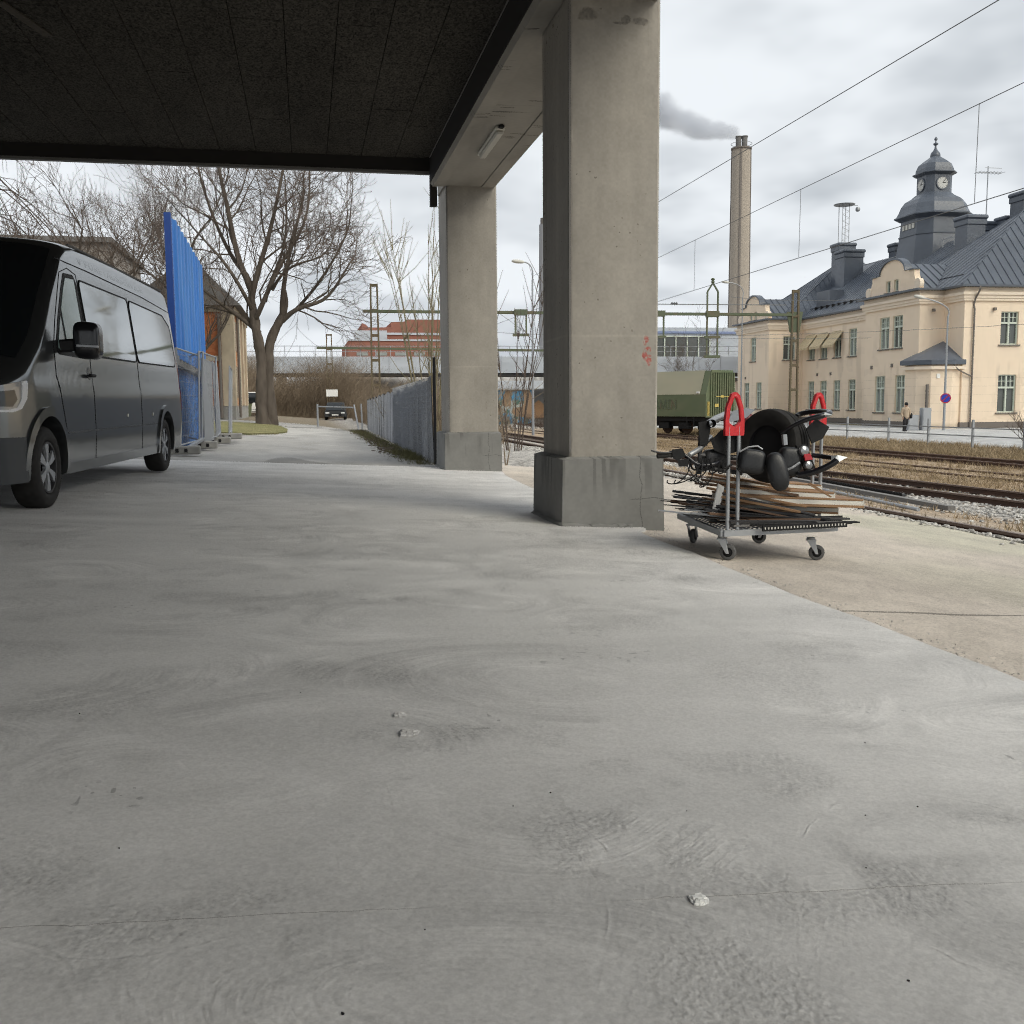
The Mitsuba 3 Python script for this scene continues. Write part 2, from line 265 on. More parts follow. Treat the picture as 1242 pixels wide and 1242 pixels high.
def plaster_color(p, n, uv):
    v = 1 + 0.07 * (fbm(p.x * 0.5 + p.y * 0.5, p.z * 0.5, 0.0, 4) - 0.5) + 0.05 * (fbm(p.x * 6 + p.y * 4, p.z * 1.2, 0.0, 3) - 0.5)
    z = p.z + 1.0
    low = smoothstep(4.0, 3.9, z)
    groove = low * (1 - smoothstep(0.012, 0.03, dr.abs(z * 1.75 - dr.round(z * 1.75)))) * smoothstep(0.5, 0.7, z)
    dirt = smoothstep(0.5, 0.1, z)
    run = smoothstep(0.60, 0.85, noise(p.x * 2.6 + p.y * 2.2, p.z * 0.22, 5.0)) * smoothstep(0.45, 0.7, noise(p.x * 0.5 + p.y * 0.5, p.z * 0.4, 2.0))
    patch = smoothstep(0.64, 0.68, fbm(p.x * 0.7 + p.y * 0.6, p.z * 0.8, 8.0, 3))
    return C3(0.80, 0.665, 0.515) * v * (1 - 0.16 * groove) * (1 - 0.28 * dirt) * (1 - 0.14 * run) * (1 - 0.05 * patch)
pr('m_plaster', proc(plaster_color), 0.9, spec=0.15)
pr('m_plaster_trim', (0.76, 0.655, 0.53), 0.9, spec=0.15)
pr('m_brick', proc(lambda p, n, uv: mix(C3(0.36, 0.12, 0.055), C3(0.46, 0.19, 0.09), cell_rand(dr.floor((p.x + p.y) * 4 + 0.5 * dr.floor(p.z * 13)), dr.floor(p.z * 13))) * (0.85 + 0.3 * noise(p.x * 0.5, p.y * 0.5, p.z * 0.5))), 0.9, spec=0.1)
pr('m_redbrick', proc(lambda p, n, uv: C3(0.27, 0.125, 0.095) * (0.8 + 0.4 * fbm(p.x * 0.2, p.y * 0.2, p.z * 0.5, 3))), 0.9, spec=0.1)
pr('m_stone', proc(lambda p, n, uv: C3(0.42, 0.36, 0.27) * (0.7 + 0.6 * fbm(p.x * 2, p.y * 2, p.z * 1.2, 4))), 0.9, spec=0.1)
pr('m_roof', proc(lambda p, n, uv: C3(0.082, 0.096, 0.120) * (0.7 + 0.6 * fbm(p.x * 0.6, p.y * 0.6, p.z * 0.6, 4))), 0.40, spec=0.5)
pr('m_bark', proc(lambda p, n, uv: mix(C3(0.060, 0.050, 0.042), C3(0.145, 0.122, 0.102), fbm(p.x * 5, p.y * 5, p.z * 1.5, 3))), 0.95, spec=0.1)
pr('m_twig', (0.105, 0.082, 0.068), 0.9, spec=0.1)
pr('m_twig_red', (0.140, 0.112, 0.096), 0.9, spec=0.1)
pr('m_scrub', (0.235, 0.185, 0.135), 0.95, spec=0.1)
pr('m_stem_pale', (0.22, 0.19, 0.12), 0.9, spec=0.1)
pr('m_rail', proc(lambda p, n, uv: mix(C3(0.085, 0.042, 0.026), C3(0.05, 0.032, 0.025), noise(p.x * 3, p.y * 3, p.z * 9))), 0.7, metallic=0.2)
pr('m_railhead', (0.17, 0.12, 0.10), 0.4, metallic=0.5)
pr('m_sleeper', (0.13, 0.105, 0.085), 0.95, spec=0.1)
pr('m_gravel', proc(lambda p, n, uv: C3(0.42, 0.405, 0.38) * (0.45 + 0.9 * cell_rand(dr.floor(p.x * 14), dr.floor(p.y * 14), 1.0))), 0.9, spec=0.15)
pr('m_straw', proc(lambda p, n, uv: mix(C3(0.37, 0.285, 0.19), C3(0.25, 0.195, 0.12), noise(p.x * 1.1, p.y * 1.1, 2.0))), 0.95, spec=0.05)
pr('m_green_steel', proc(lambda p, n, uv: mix(C3(0.105, 0.125, 0.080), C3(0.17, 0.125, 0.08), 0.6 * smoothstep(0.5, 0.75, fbm(p.x * 2, p.y * 2, p.z * 1.4, 3)))), 0.75)
pr('m_mast', proc(lambda p, n, uv: mix(C3(0.10, 0.095, 0.060), C3(0.15, 0.105, 0.065), fbm(p.x * 2, p.y * 2, p.z * 1.4, 3))), 0.8)
pr('m_steel', (0.42, 0.43, 0.44), 0.42, metallic=0.8)
pr('m_zinc', (0.36, 0.375, 0.395), 0.5, metallic=0.55)
pr('m_darksteel', (0.055, 0.055, 0.058), 0.45, metallic=0.5)
pr('m_black', (0.012, 0.012, 0.013), 0.6, spec=0.25)
pr('m_gloss_black', (0.012, 0.012, 0.015), 0.16, spec=0.5)
pr('m_rubber', proc(lambda p, n, uv: C3(0.020, 0.019, 0.018) * (0.8 + 0.6 * noise(p.x * 30, p.y * 30, p.z * 30))), 0.78, spec=0.3)
pr('m_grey_rubber', (0.11, 0.11, 0.11), 0.8)
pr('m_leather', (0.012, 0.013, 0.015), 0.38, spec=0.45)
pr('m_red_plastic', (0.52, 0.022, 0.028), 0.38, spec=0.5)
pr('m_darkred', (0.14, 0.012, 0.018), 0.35)
pr('m_white', (0.74, 0.74, 0.72), 0.5)
pr('m_offwhite', (0.58, 0.57, 0.52), 0.6)
pr('m_paint', (0.185, 0.195, 0.20), 0.15, metallic=0.88, spec=0.5, clearcoat=1.0, clearcoat_gloss=0.97)
pr('m_paint_mark', (0.155, 0.163, 0.167), 0.2, metallic=0.8)
pr('m_sideglass', (0.33, 0.35, 0.36), 0.05, metallic=0.9)
pr('m_bumper', (0.040, 0.044, 0.048), 0.5)
pr('m_glass', (0.012, 0.015, 0.017), 0.05, spec=0.6)
pr('m_doorglass', (0.24, 0.33, 0.31), 0.06, spec=0.7)
pr('m_pane', (0.25, 0.27, 0.255), 0.12, spec=0.6)
pr('m_pane_dark', (0.10, 0.108, 0.104), 0.12, spec=0.6)
pr('m_frame', (0.55, 0.60, 0.52), 0.6)
pr('m_sill', (0.16, 0.14, 0.125), 0.7)
pr('m_blue', proc(lambda p, n, uv: mix(C3(0.028, 0.145, 0.46), C3(0.075, 0.20, 0.45), smoothstep(0.35, 0.8, fbm(p.y * 1.4, p.z * 0.5, p.x, 4))) * (0.85 + 0.3 * noise(p.y * 9, p.z * 1.2, 3.0))), 0.5, spec=0.4)
pr('m_blue_dark', (0.010, 0.045, 0.21), 0.5)
pr('m_wood', proc(lambda p, n, uv: mix(C3(0.30, 0.18, 0.095), C3(0.19, 0.10, 0.05), fbm(p.x * 6 + p.z * 50, p.y * 6, p.z * 22, 3))), 0.6)
pr('m_wood_dark', proc(lambda p, n, uv: mix(C3(0.12, 0.065, 0.035), C3(0.06, 0.035, 0.022), fbm(p.x * 5, p.y * 5, p.z * 40, 3))), 0.6)
pr('m_concrete', proc(lambda p, n, uv: C3(0.26, 0.255, 0.24) * (0.75 + 0.5 * fbm(p.x * 6, p.y * 6, p.z * 6, 3))), 0.9, spec=0.15)
pr('m_bridge', proc(lambda p, n, uv: C3(0.44, 0.47, 0.51) * (0.85 + 0.3 * fbm(p.x * 0.3, p.y * 0.3, p.z * 1.2, 3))), 0.8)
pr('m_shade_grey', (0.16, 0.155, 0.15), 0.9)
pr('m_screen', proc(lambda p, n, uv: C3(0.265, 0.268, 0.275) * (0.12 + 1.75 * fbm(p.y * 3.2, p.z * 0.35, 1.0, 4)) * (0.8 + 0.4 * noise(p.y * 26, p.z * 26))), 0.85, spec=0.15)
pr('m_wagon', proc(lambda p, n, uv: mix(C3(0.10, 0.140, 0.074), C3(0.16, 0.165, 0.10), fbm(p.x * 0.8, p.y * 0.8, p.z * 1.4, 3))), 0.65)
pr('m_wagon_roof', proc(lambda p, n, uv: mix(C3(0.30, 0.30, 0.22), C3(0.42, 0.38, 0.27), fbm(p.x * 0.4, p.y * 0.4, p.z, 3))), 0.7)
pr('m_yellow', (0.55, 0.42, 0.12), 0.6)
pr('m_chimney', proc(lambda p, n, uv: C3(0.36, 0.315, 0.265) * (0.92 + 0.16 * fbm(p.x * 0.05, p.y * 0.05, p.z * 0.06, 3))), 0.9)
pr('m_chimney_grey', (0.30, 0.30, 0.31), 0.9)
pr('m_signblue', (0.03, 0.06, 0.42), 0.5)
pr('m_awning', proc(lambda p, n, uv: mix(C3(0.60, 0.50, 0.33), C3(0.42, 0.34, 0.21), smoothstep(0.4, 0.6, dr.sin(p.y * 21) * 0.5 + 0.5))), 0.9)
pr('m_jacket', (0.42, 0.33, 0.24), 0.9)
pr('m_trousers', (0.025, 0.024, 0.026), 0.9)
pr('m_trimblue', (0.20, 0.25, 0.40), 0.6)
pr('m_dial', (0.52, 0.52, 0.50), 0.6)
pr('m_board_pale', (0.060, 0.052, 0.042), 0.9)
pr('m_skin', (0.45, 0.28, 0.20), 0.6)
pr('m_clear_lamp', (0.68, 0.69, 0.70), 0.12, spec=0.7)
pr('m_lens', (0.30, 0.31, 0.32), 0.12, metallic=0.5)
pr('m_red_lens', (0.42, 0.02, 0.025), 0.15, spec=0.6)
pr('m_diffuser', (0.42, 0.41, 0.37), 0.45)
pr('m_wire', (0.17, 0.175, 0.18), 0.6, metallic=0.3)
pr('m_grey_house', proc(lambda p, n, uv: C3(0.24, 0.22, 0.20) * (0.85 + 0.3 * fbm(p.x * 0.4, p.y * 0.4, p.z * 0.6, 3))), 0.9)
def graffiti_color(p, n, uv):
    c = C3(0.07, 0.22, 0.36)
    a = noise(p.x * 1.2, p.z * 1.3, 1.0); b = noise(p.x * 2.1 + 7, p.z * 1.9, 4.0)
    c = mix(c, C3(0.30, 0.33, 0.32), smoothstep(0.5, 0.56, a) * smoothstep(1.6, 1.0, p.z))
    c = mix(c, C3(0.06, 0.12, 0.10), smoothstep(0.55, 0.6, b) * smoothstep(1.5, 1.0, p.z))
    c = mix(c, C3(0.24, 0.16, 0.10), smoothstep(0.62, 0.66, noise(p.x * 0.9 + 3, p.z * 0.9, 8.0)))
    return c
pr('m_graffiti', proc(graffiti_color), 0.8)
# ---------------------------------------------------------------- terrain
XK = np.array([-400, -60, -4, 2.85, 7.6, 8.6, 12.3, 13.3, 16.6, 32, 36, 400.0])
ZK = np.array([0.0, 0.12, 0.10, -0.15, -0.53, -0.78, -1.18, -1.24, -1.28, -1.30, -1.02, -1.02])
def zt(x, y):
    """Height of the ground."""
    x, y = np.asarray(x, float), np.asarray(y, float)
    z = np.interp(x, XK, ZK)
    path = np.clip((x + 5) / 6, 0, 1) * np.clip((6 - x) / 4, 0, 1)
    z = z - 0.0045 * np.clip(y - 18, 0, 60) * path
    left = np.clip((-x) / 4, 0, 1)
    return z + left * 0.0
def sheet(poly, dz, step=1.0, skirt=0.0, z=zt):
    """A sheet lying dz above the ground, following it, cut to the polygon."""
    poly = Polygon(poly) if not isinstance(poly, Polygon) else poly
    x0, y0, x1, y1 = poly.bounds
    xs = np.unique(np.concatenate([np.arange(x0, x1, step), [x1], XK[(XK > x0) & (XK < x1)]])); ys = np.unique(np.concatenate([np.arange(y0, y1, step), [y1]]))
    vs, fs, n = [], [], 0
    for i in range(len(xs) - 1):
        for j in range(len(ys) - 1):
            c = sbox(xs[i], ys[j], xs[i + 1], ys[j + 1])
            g = c if poly.contains(c) else poly.intersection(c)
            for h in getattr(g, 'geoms', [g]):
                if h.geom_type != 'Polygon' or h.area < 1e-6: continue
                q = np.array(shapely.geometry.polygon.orient(h).exterior.coords)[:-1]
                vs.append(q); fs += [[n, n + a, n + a + 1] for a in range(1, len(q) - 1)]; n += len(q)
    v = np.vstack(vs); return np.column_stack([v, z(v[:, 0], v[:, 1]) + dz]), np.array(fs)
gx = np.unique(np.concatenate([np.linspace(-400, -70, 12), np.arange(-70, 90, 2.0), np.linspace(90, 700, 20), XK[1:-1], [3.3, 3.9]]))
gy = np.unique(np.concatenate([np.arange(-60, 130, 2.0), np.linspace(130, 1500, 30)]))
G = np.stack(np.meshgrid(gx, gy, indexing='ij'), -1).reshape(-1, 2)
gz = zt(G[:, 0], G[:, 1]) + 0.05 * (meshkit.fbm(np.column_stack([G * 0.35, G[:, 0] * 0]), 3, 2) - 0.5) * (G[:, 0] > 9)
inside = (G[:, 0] > -14.2) & (G[:, 0] < 8.7) & (G[:, 1] > -20.2) & (G[:, 1] < 24)   # under the slabs
gz = gz - 0.25 * inside
i, j = np.meshgrid(np.arange(len(gx) - 1), np.arange(len(gy) - 1), indexing='ij'); a = i * len(gy) + j
put('ground', (np.column_stack([G, gz]), np.stack([a, a + len(gy), a + len(gy) + 1, a + 1], -1).reshape(-1, 4)), 'm_ground', smooth=True, kind='structure', label='sloping railway ground of ballast, dry grass and earth')

def zf(x, y): return -0.047 * np.maximum(np.asarray(x, float), -4.0) + 0 * np.asarray(y, float)
def slab(poly, z, thick, step):
    top = sheet(poly, 0, step, z=z); P = np.array(shapely.geometry.polygon.orient(Polygon(poly)).exterior.segmentize(0.25).coords)[:-1]
    n = len(P); zz = z(P[:, 0], P[:, 1]); v = np.vstack([np.column_stack([P, zz]), np.column_stack([P, zz - thick])]); k = np.arange(n); k2 = (k + 1) % n
    side = (v, np.vstack([np.stack([k, k + n, k2 + n], -1), np.stack([k, k2 + n, k2], -1)]))
    return cat([top, side])
edge = [(2.86 + 0.022 * math.sin(1.9 * y) + 0.012 * math.sin(5.3 * y + 1), y) for y in np.arange(-20, 8.6, 0.35)]
floor_poly = [(-14, -20)] + edge + [(2.9, 8.62), (2.98, 8.74), (3.04, 8.84), (3.05, 9.4), (2.95, 10.2), (2.9, 11.5), (3.0, 14.0), (3.1, 15.9), (3.22, 16.75), (3.24, 17.3), (2.3, 17.62), (-14, 17.75)]
put('concrete_floor', slab(floor_poly, zf, 0.10, 0.5), 'm_screed', kind='structure', label='wide trowelled grey concrete floor under the canopy')
def za(x, y):
    x = np.asarray(x, float); return np.where(x < 2.85, -0.047 * x - 0.018, np.interp(x, [2.85, 7.6, 12], [-0.152, -0.53, -0.9]))
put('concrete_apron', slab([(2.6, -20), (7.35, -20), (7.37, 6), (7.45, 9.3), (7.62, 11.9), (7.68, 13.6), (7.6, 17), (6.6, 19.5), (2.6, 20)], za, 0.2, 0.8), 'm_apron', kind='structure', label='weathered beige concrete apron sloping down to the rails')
put('asphalt_path', slab([(-14, 17.7), (2.25, 17.58), (2.35, 22), (2.25, 30), (2.0, 40), (1.6, 50), (0.6, 58), (-1.0, 61), (-6, 61.5), (-14, 62), (-40, 60), (-40, 17.7)], lambda x, y: zt(x, y) + 0.02, 0.12, 2.0), 'm_asphalt', kind='structure', label='worn grey asphalt path leading away past the fence')
put('grass_verge', slab([(-22, 36.5), (-9, 35.8), (-3.4, 35.3), (-1.9, 34.4), (-1.1, 36.2), (-0.75, 39), (-0.8, 43), (-1.2, 48), (-1.9, 52.5), (-5, 53.6), (-22, 54)], lambda x, y: zt(x, y) + 0.075, 0.12, 2.0), 'm_lawn', kind='structure', label='green grass verge round the foot of the big tree')
put('station_road', slab([(33.0, 24), (70, 24), (70, 61.2), (43.2, 61.2), (43.2, 62.5), (41.6, 63), (43, 110), (30, 112), (29.8, 60)], lambda x, y: zt(x, y) + 0.03, 0.10, 4.0), 'm_road', kind='structure', label='pale grey road in front of the station')

# ---------------------------------------------------------------- loading canopy
can = thing('loading_canopy', 'dark board ceiling of the loading canopy on its concrete edge beam', 'canopy')
ZC = 5.0
xs = [2.08 - 0.55 * k for k in range(14)]
ys = [17.0, 15.1, 13.2, 11.3, 9.4, 7.5]
for k in range(len(xs) - 1):
    off = 0.75 * (k % 2)
    yy = [17.02] + [y - off for y in ys[1:]] + [5.4]
    for q in range(len(yy) - 1):
        dz = 0.004 * rng.random(); g = 0.0035
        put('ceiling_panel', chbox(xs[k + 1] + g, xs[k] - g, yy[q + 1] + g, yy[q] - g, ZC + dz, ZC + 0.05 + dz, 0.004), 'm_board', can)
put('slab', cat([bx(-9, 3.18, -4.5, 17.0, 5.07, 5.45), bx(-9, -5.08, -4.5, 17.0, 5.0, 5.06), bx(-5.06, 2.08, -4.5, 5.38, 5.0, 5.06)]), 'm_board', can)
put('edge_beam', cat([bx(2.325, 2.945, -4.5, 17.9, 4.585, 5.06), bx(2.955, 3.165, -4.5, 17.92, 4.575, 5.06), bx(2.945, 2.955, -4.5, 17.9, 4.62, 5.05)]), 'm_soffit', can)
put('beam_lip', extrude([(2.09, 4.60), (2.13, 4.545), (2.322, 4.56), (2.322, 4.70), (2.09, 4.70)], 21.4, (0, 16.98, 0), (1, 0, 0), (0, 0, 1)), 'm_soffit', can)
put('inner_fascia', bx(2.082, 2.12, -4.5, 16.985, 4.60, 5.065), 'm_beam_dark', can)
put('light_strip', bx(2.070, 2.081, -4.5, 16.9, 4.985, 4.998), 'm_shade_grey', can)
put('drop_plate', bx(2.09, 2.20, 16.985, 17.10, 4.24, 5.06), 'm_beam_dark', can)
put('end_fascia', bx(-9, 2.088, 17.03, 17.10, 4.80, 5.40), 'm_beam_dark', can)
put('fascia_trim', bx(-9, 2.086, 17.02, 17.12, 4.755, 4.798), 'm_shade_grey', can)
put('ceiling_scrap', bar((-2.86, 11.25, 4.99), (-2.62, 12.15, 4.99), 0.10, 0.014), 'm_board_pale', can, label='pale strip of torn ceiling board')
put('side_wall', bx(-9.35, -9.02, -4.5, 12.5, -0.3, 5.45), 'm_shade_grey', can)
lamp = thing('ceiling_lamp', 'grey fluorescent batten lamp under the concrete edge beam', 'lamp')
put('housing', chbox(2.50, 2.63, 13.30, 14.75, 4.535, 4.583, 0.012), 'm_offwhite', lamp)
put('diffuser', chbox(2.512, 2.618, 13.33, 14.72, 4.49, 4.533, 0.02), 'm_diffuser', lamp)
put('end_cap', chbox(2.53, 2.60, 13.22, 13.30, 4.54, 4.58, 0.01), 'm_black', lamp)

def pillar(label, y0, xl, deep, near):
    t = thing('concrete_pillar', label, 'pillar')
    x0, x1 = 2.355, 3.205
    put('shaft', chbox(x0, x1, y0 + 0.08, y0 + 0.08 + deep, 0.40, 4.70, 0.022), 'm_pillar', t)
    zt0 = 0.50
    # the foot is a little tapered, with a bevelled shoulder
    lo = [(2.262, y0), (3.252, y0), (3.252, y0 + deep + 0.16), (2.262, y0 + deep + 0.16)]
    hi = [(2.275, y0 + 0.012), (3.240, y0 + 0.012), (3.240, y0 + deep + 0.15), (2.275, y0 + deep + 0.15)]
    up = [(2.345, y0 + 0.07), (3.213, y0 + 0.07), (3.213, y0 + deep + 0.09), (2.345, y0 + deep + 0.09)]
    put('plinth', hull([(x, y, -0.3) for x, y in lo] + [(x, y, zt0) for x, y in hi] + [(x, y, zt0 + 0.022) for x, y in up]), 'm_plinth', t)
    # mortar kerb round the foot
    segs = []
    path = [(2.262, y0 + 1.15), (2.262, y0), (2.75, y0), (2.92, y0)]
    for a, b in zip(path[:-1], path[1:]):
        n = 7
        for q in range(n):
            u0, u1 = q / n, (q + 1) / n
            p, r = np.array(a) * (1 - u0) + np.array(b) * u0, np.array(a) * (1 - u1) + np.array(b) * u1
            d = unit(r - p); nn = np.array([d[1], -d[0]]) if a[0] != b[0] else np.array([-1, 0]) * 1.0
            w = 0.035 + 0.03 * rng.random(); h = 0.015 + 0.02 * rng.random()
            zz = zf(*((p + r) / 2))
            segs.append(hull([(*(p - d * .02), zz - .05), (*(r + d * .02), zz - .05), (*(p + nn * w), zz - .05), (*(r + nn * w), zz - .05), (*(p - d * .02), zz + h), (*(r + d * .02), zz + h), (*(p + nn * w * .6), zz + h * .7), (*(r + nn * w * .6), zz + h * .7)]))
    put('mortar_kerb', cat(segs), 'm_plinth', t)
    put('corner_strip', bx(x0 - 0.004, x0 + 0.012, y0 + 0.068, y0 + 0.084, 0.56, 4.58), 'm_shade_grey', t)
    return t
pillar('nearer concrete pillar with red paint marks on its face', 8.929, 2.26, 1.05, True)
pillar('farther concrete pillar beside the end of the grey fence', 16.962, 2.26, 1.0, False)

# small things lying on the floor
def lump(name, x, y, rx, ry, rz, mat, label, cat_='debris', seed=0, group=None):
    m = trimesh.creation.icosphere(3); v = np.array(m.vertices)
    q = np.round(v * 1.6 + .6 * meshkit.noise(v * 2.0 + seed, seed)[:, None]) / 1.6
    v = (.45 * v + .55 * q) * (0.55 + 0.9 * meshkit.fbm(v * 2.6 + seed, 4, seed))[:, None] * [rx, ry, rz]
    put(name, (v + [x, y, float(zf(x, y)) + rz * 0.25], m.faces), mat, smooth=25, label=label, category=cat_, group=group)
lump('white_chip', 0.79, 1.94, 0.019, 0.022, 0.009, 'm_white', 'small white chip lying on the floor crack', 'chip', 3)
lump('mortar_lump', 0.283, 3.10, 0.030, 0.023, 0.013, 'm_screed', 'larger rough mortar lump on the floor, nearer one', 'lump', 5)
lump('mortar_lump', 0.272, 3.30, 0.021, 0.017, 0.010, 'm_screed', 'smaller rough mortar lump on the floor, farther one', 'lump', 8)
for k, (x, y, s) in enumerate([(1.07, 1.60, .004), (1.6, 2.38, .004), (0.03, 1.64, .005), (-0.05, 3.6, .004), (0.95, 2.42, .003), (1.42, 2.34, .0035), (0.5, 2.5, .003), (1.75, 2.9, .004), (-0.45, 2.35, .004), (4.0, 4.75, .006), (0.62, 2.58, .004), (0.2, 1.9, .0025), (1.25, 2.05, .003), (-0.75, 3.4, .004)]):
    lump('grit_speck', x, y, s * .55, s * .7, s * .4, 'm_black', 'tiny dark grit specks scattered on the concrete floor', 'grit', 20 + k, 'dark grit specks on the floor')

# ---------------------------------------------------------------- rails and tracks
def track_line(pts, off):
    from scipy.interpolate import CubicSpline
    p = np.array(pts, float); cs = CubicSpline(p[:, 1], p[:, 0]); y = np.arange(p[0, 1], p[-1, 1], 2.5)
    x = cs(y); dx = cs(y, 1); nrm = np.stack([np.ones_like(dx), -dx], -1); nrm /= np.linalg.norm(nrm, axis=1, keepdims=True)
    q = np.column_stack([x, y]) + nrm * off
    return q, np.stack([dx, np.ones_like(dx)], -1) / np.sqrt(1 + dx ** 2)[:, None]
def rail_mesh(q, z, prof):
    prof = np.array(prof, float); n, m = len(q), len(prof)
    d = np.gradient(q, axis=0); d /= np.linalg.norm(d, axis=1, keepdims=True); nr = np.stack([d[:, 1], -d[:, 0]], -1)
    v = np.concatenate([q[:, None] + nr[:, None] * prof[None, :, :1], (z[:, None] + prof[None, :, 1])[..., None]], -1).reshape(-1, 3)
    i, j = np.meshgrid(np.arange(n - 1), np.arange(m), indexing='ij'); k = (j + 1) % m
    f = np.stack([i * m + j, i * m + k, (i + 1) * m + k, (i + 1) * m + j], -1).reshape(-1, 4)
    return v, np.vstack([f[:, [0, 1, 2]], f[:, [0, 2, 3]]])
FOOT = [(-.07, 0), (.07, 0), (.07, .02), (.012, .035), (.012, .115), (-.012, .115), (-.012, .035), (-.07, .02)]
HEAD = [(-.036, .113), (.036, .113), (.036, .150), (-.036, .150)]
def track(label, pts, lift, sleepers=True, gauge=1.5):
    t = thing('railway_track', label, 'railway track')
    for s in (-1, 1):
        q, d = track_line(pts, s * gauge / 2)
        z = zt(*track_line(pts, 0)[0].T) + lift
        put('rail', rail_mesh(q, z, FOOT), 'm_rail', t); put('rail_head', rail_mesh(q, z, HEAD), 'm_railhead', t)
    if sleepers:
        q, d = track_line(pts, 0); sl = []
        yy = np.arange(q[0, 1], min(q[-1, 1], 75), 0.65)
        for k, y in enumerate(yy):
            x = np.interp(y, q[:, 1], q[:, 0]); dd = unit([np.interp(y, q[:, 1], d[:, 0]), 1]); nn = np.array([dd[1], -dd[0]])
            z = float(zt(x, y)) + lift - 0.005
            a, b = np.array([x, y]) - nn * 1.25, np.array([x, y]) + nn * 1.25
            sl.append(bar((*a, z - 0.08), (*b, z - 0.08), 0.24, 0.16))
        near = sorted(range(len(sl)), key=lambda k: yy[k])
        for k in near[:38]: put('sleeper', sl[k], 'm_sleeper', t)
        put('far_sleepers', cat([sl[k] for k in near[38:]]), 'm_sleeper', t, kind='stuff')
    return t
track('rusty railway track with pale ballast between its rails, nearest complete track', [(16.3, 2), (15.15, 18), (13.7, 35), (12.6, 52), (12.3, 70), (12.7, 100), (14.5, 160)], 0.03)
track('half-buried railway track sunk in dry tan grass, middle track', [(21.2, 4), (20.1, 24), (18.6, 45), (17.2, 68), (16.6, 100), (17.5, 160)], -0.09, False)
track('rusty railway track beyond the dry grass, farthest from the platform', [(24.6, 8), (23.7, 26), (22.8, 45), (22.0, 70), (21.6, 100), (22.5, 160)], 0.02, False)
t = thing('edge_rail', 'single dark rusty rail along the gravel edge of the apron', 'rail')
q, d = track_line([(9.3, -6), (8.85, 9), (8.6, 16), (8.15, 28), (7.6, 40), (7.3, 60)], 0); z = np.full(len(q), 0.0) + zt(q[:, 0], q[:, 1]) - 0.025
put('rail', rail_mesh(q, z, FOOT), 'm_rail', t); put('rail_head', rail_mesh(q, z, HEAD), 'm_railhead', t)
# steel sections lying between the rails
pf = []
A, B = np.array([12.45, 19.4, -1.02]), np.array([12.75, 25.5, -1.0])
prof = thing('steel_profile', 'black perforated steel profile lying along the rail', 'steel profile')
put('web', bar(A, B, 0.10, 0.05), 'm_darksteel', prof)
put('rib', cat([bar(A + (B - A) * u + [-.055, 0, .0], A + (B - A) * u + [-.055, 0, .055], 0.03, 0.07) for u in np.linspace(.01, .99, 50)]), 'm_black', prof, kind='stuff')
put('steel_plank', bar((12.05, 17.2, -1.06), (12.35, 24.5, -1.03), 0.16, 0.09), 'm_shade_grey', label='long flat grey steel plank beside the black profile', category='steel plank')
put('steel_pipe', tube([(10.55, 16.0, -0.92), (11.3, 20.4, -0.99), (11.8, 24, -1.02)], 0.035), 'm_zinc', smooth=40, label='thin grey pipe lying in the pale ballast', category='pipe')

# loose stones and grass, nobody could count
def stones(name, label, n, place, size, seed):
    r = np.random.default_rng(seed); base = trimesh.creation.icosahedron(); bv, bf = np.array(base.vertices), np.array(base.faces)
    P = place(r, n); s = size[0] + (size[1] - size[0]) * r.random(len(P)) ** 2
    V = bv[None] * (0.65 + 0.7 * r.random((len(P), 12, 1))) * s[:, None, None] * [1, 1, 0.7]
    V = V + np.column_stack([P, zt(P[:, 0], P[:, 1]) + s * 0.25])[:, None]
    F = bf[None] + (np.arange(len(P)) * 12)[:, None, None]
    put(name, (V.reshape(-1, 3), F.reshape(-1, 3)), 'm_gravel', label=label, category='gravel', kind='stuff')
def strip(xf, wid, y0, y1):
    def f(r, n):
        y = y0 + (y1 - y0) * r.random(n) ** 1.5; return np.column_stack([xf(y) + wid * r.normal(size=n), y])
    return f
stones('edge_gravel', 'loose grey gravel along the single edge rail', 9000, strip(lambda y: 8.45 - 0.03 * (y - 9), 0.42, 5, 34), (0.018, 0.05), 5)
stones('ballast_stones', 'pale ballast stones of the nearest complete track', 9000, strip(lambda y: np.interp(y, [2, 18, 35, 52], [16.1, 15.0, 13.5, 12.5]) - 0.6, 1.15, 8, 45), (0.025, 0.06), 6)
ge_ = np.random.default_rng(23); gb_ = trimesh.creation.icosahedron(); NG = 1300
gy_ = -1 + 15 * ge_.random(NG); gx_ = 2.90 + (.03 + .06 * meshkit.noise(np.column_stack([gy_ * 1.3, gy_ * 0, gy_ * 0]), 2)) * np.abs(ge_.normal(size=NG)) + .16 * ge_.random(NG) ** 3 + .35 * np.clip((gy_ - 8.5) / .6, 0, 1) * (gy_ < 10.4)
GV = np.array(gb_.vertices)[None] * ((.0015 + .0055 * ge_.random((NG, 1, 1)) ** 4) * (.6 + .8 * ge_.random((NG, 12, 1)))) + np.column_stack([gx_, gy_, za(gx_, gy_) + .002])[:, None]
put('edge_grit', (GV.reshape(-1, 3), (np.array(gb_.faces)[None] + (np.arange(NG) * 12)[:, None, None]).reshape(-1, 3)), 'm_gravel', label='fine grit gathered along the edge of the concrete floor', category='grit', kind='stuff')
r_ = np.random.default_rng(19); lb_ = trimesh.creation.icosahedron()
LP0 = np.column_stack([np.interp(yy_ := 22 + 26 * r_.random(1500), [18, 48], [2.12, 2.5]) - .22 * np.abs(r_.normal(size=1500)), yy_])
LV = np.array(lb_.vertices)[None] * (np.array([.04, .03, .010]) * (.4 + r_.random((1500, 1, 1)))) + np.column_stack([LP0, zt(LP0[:, 0], LP0[:, 1]) + .03])[:, None]
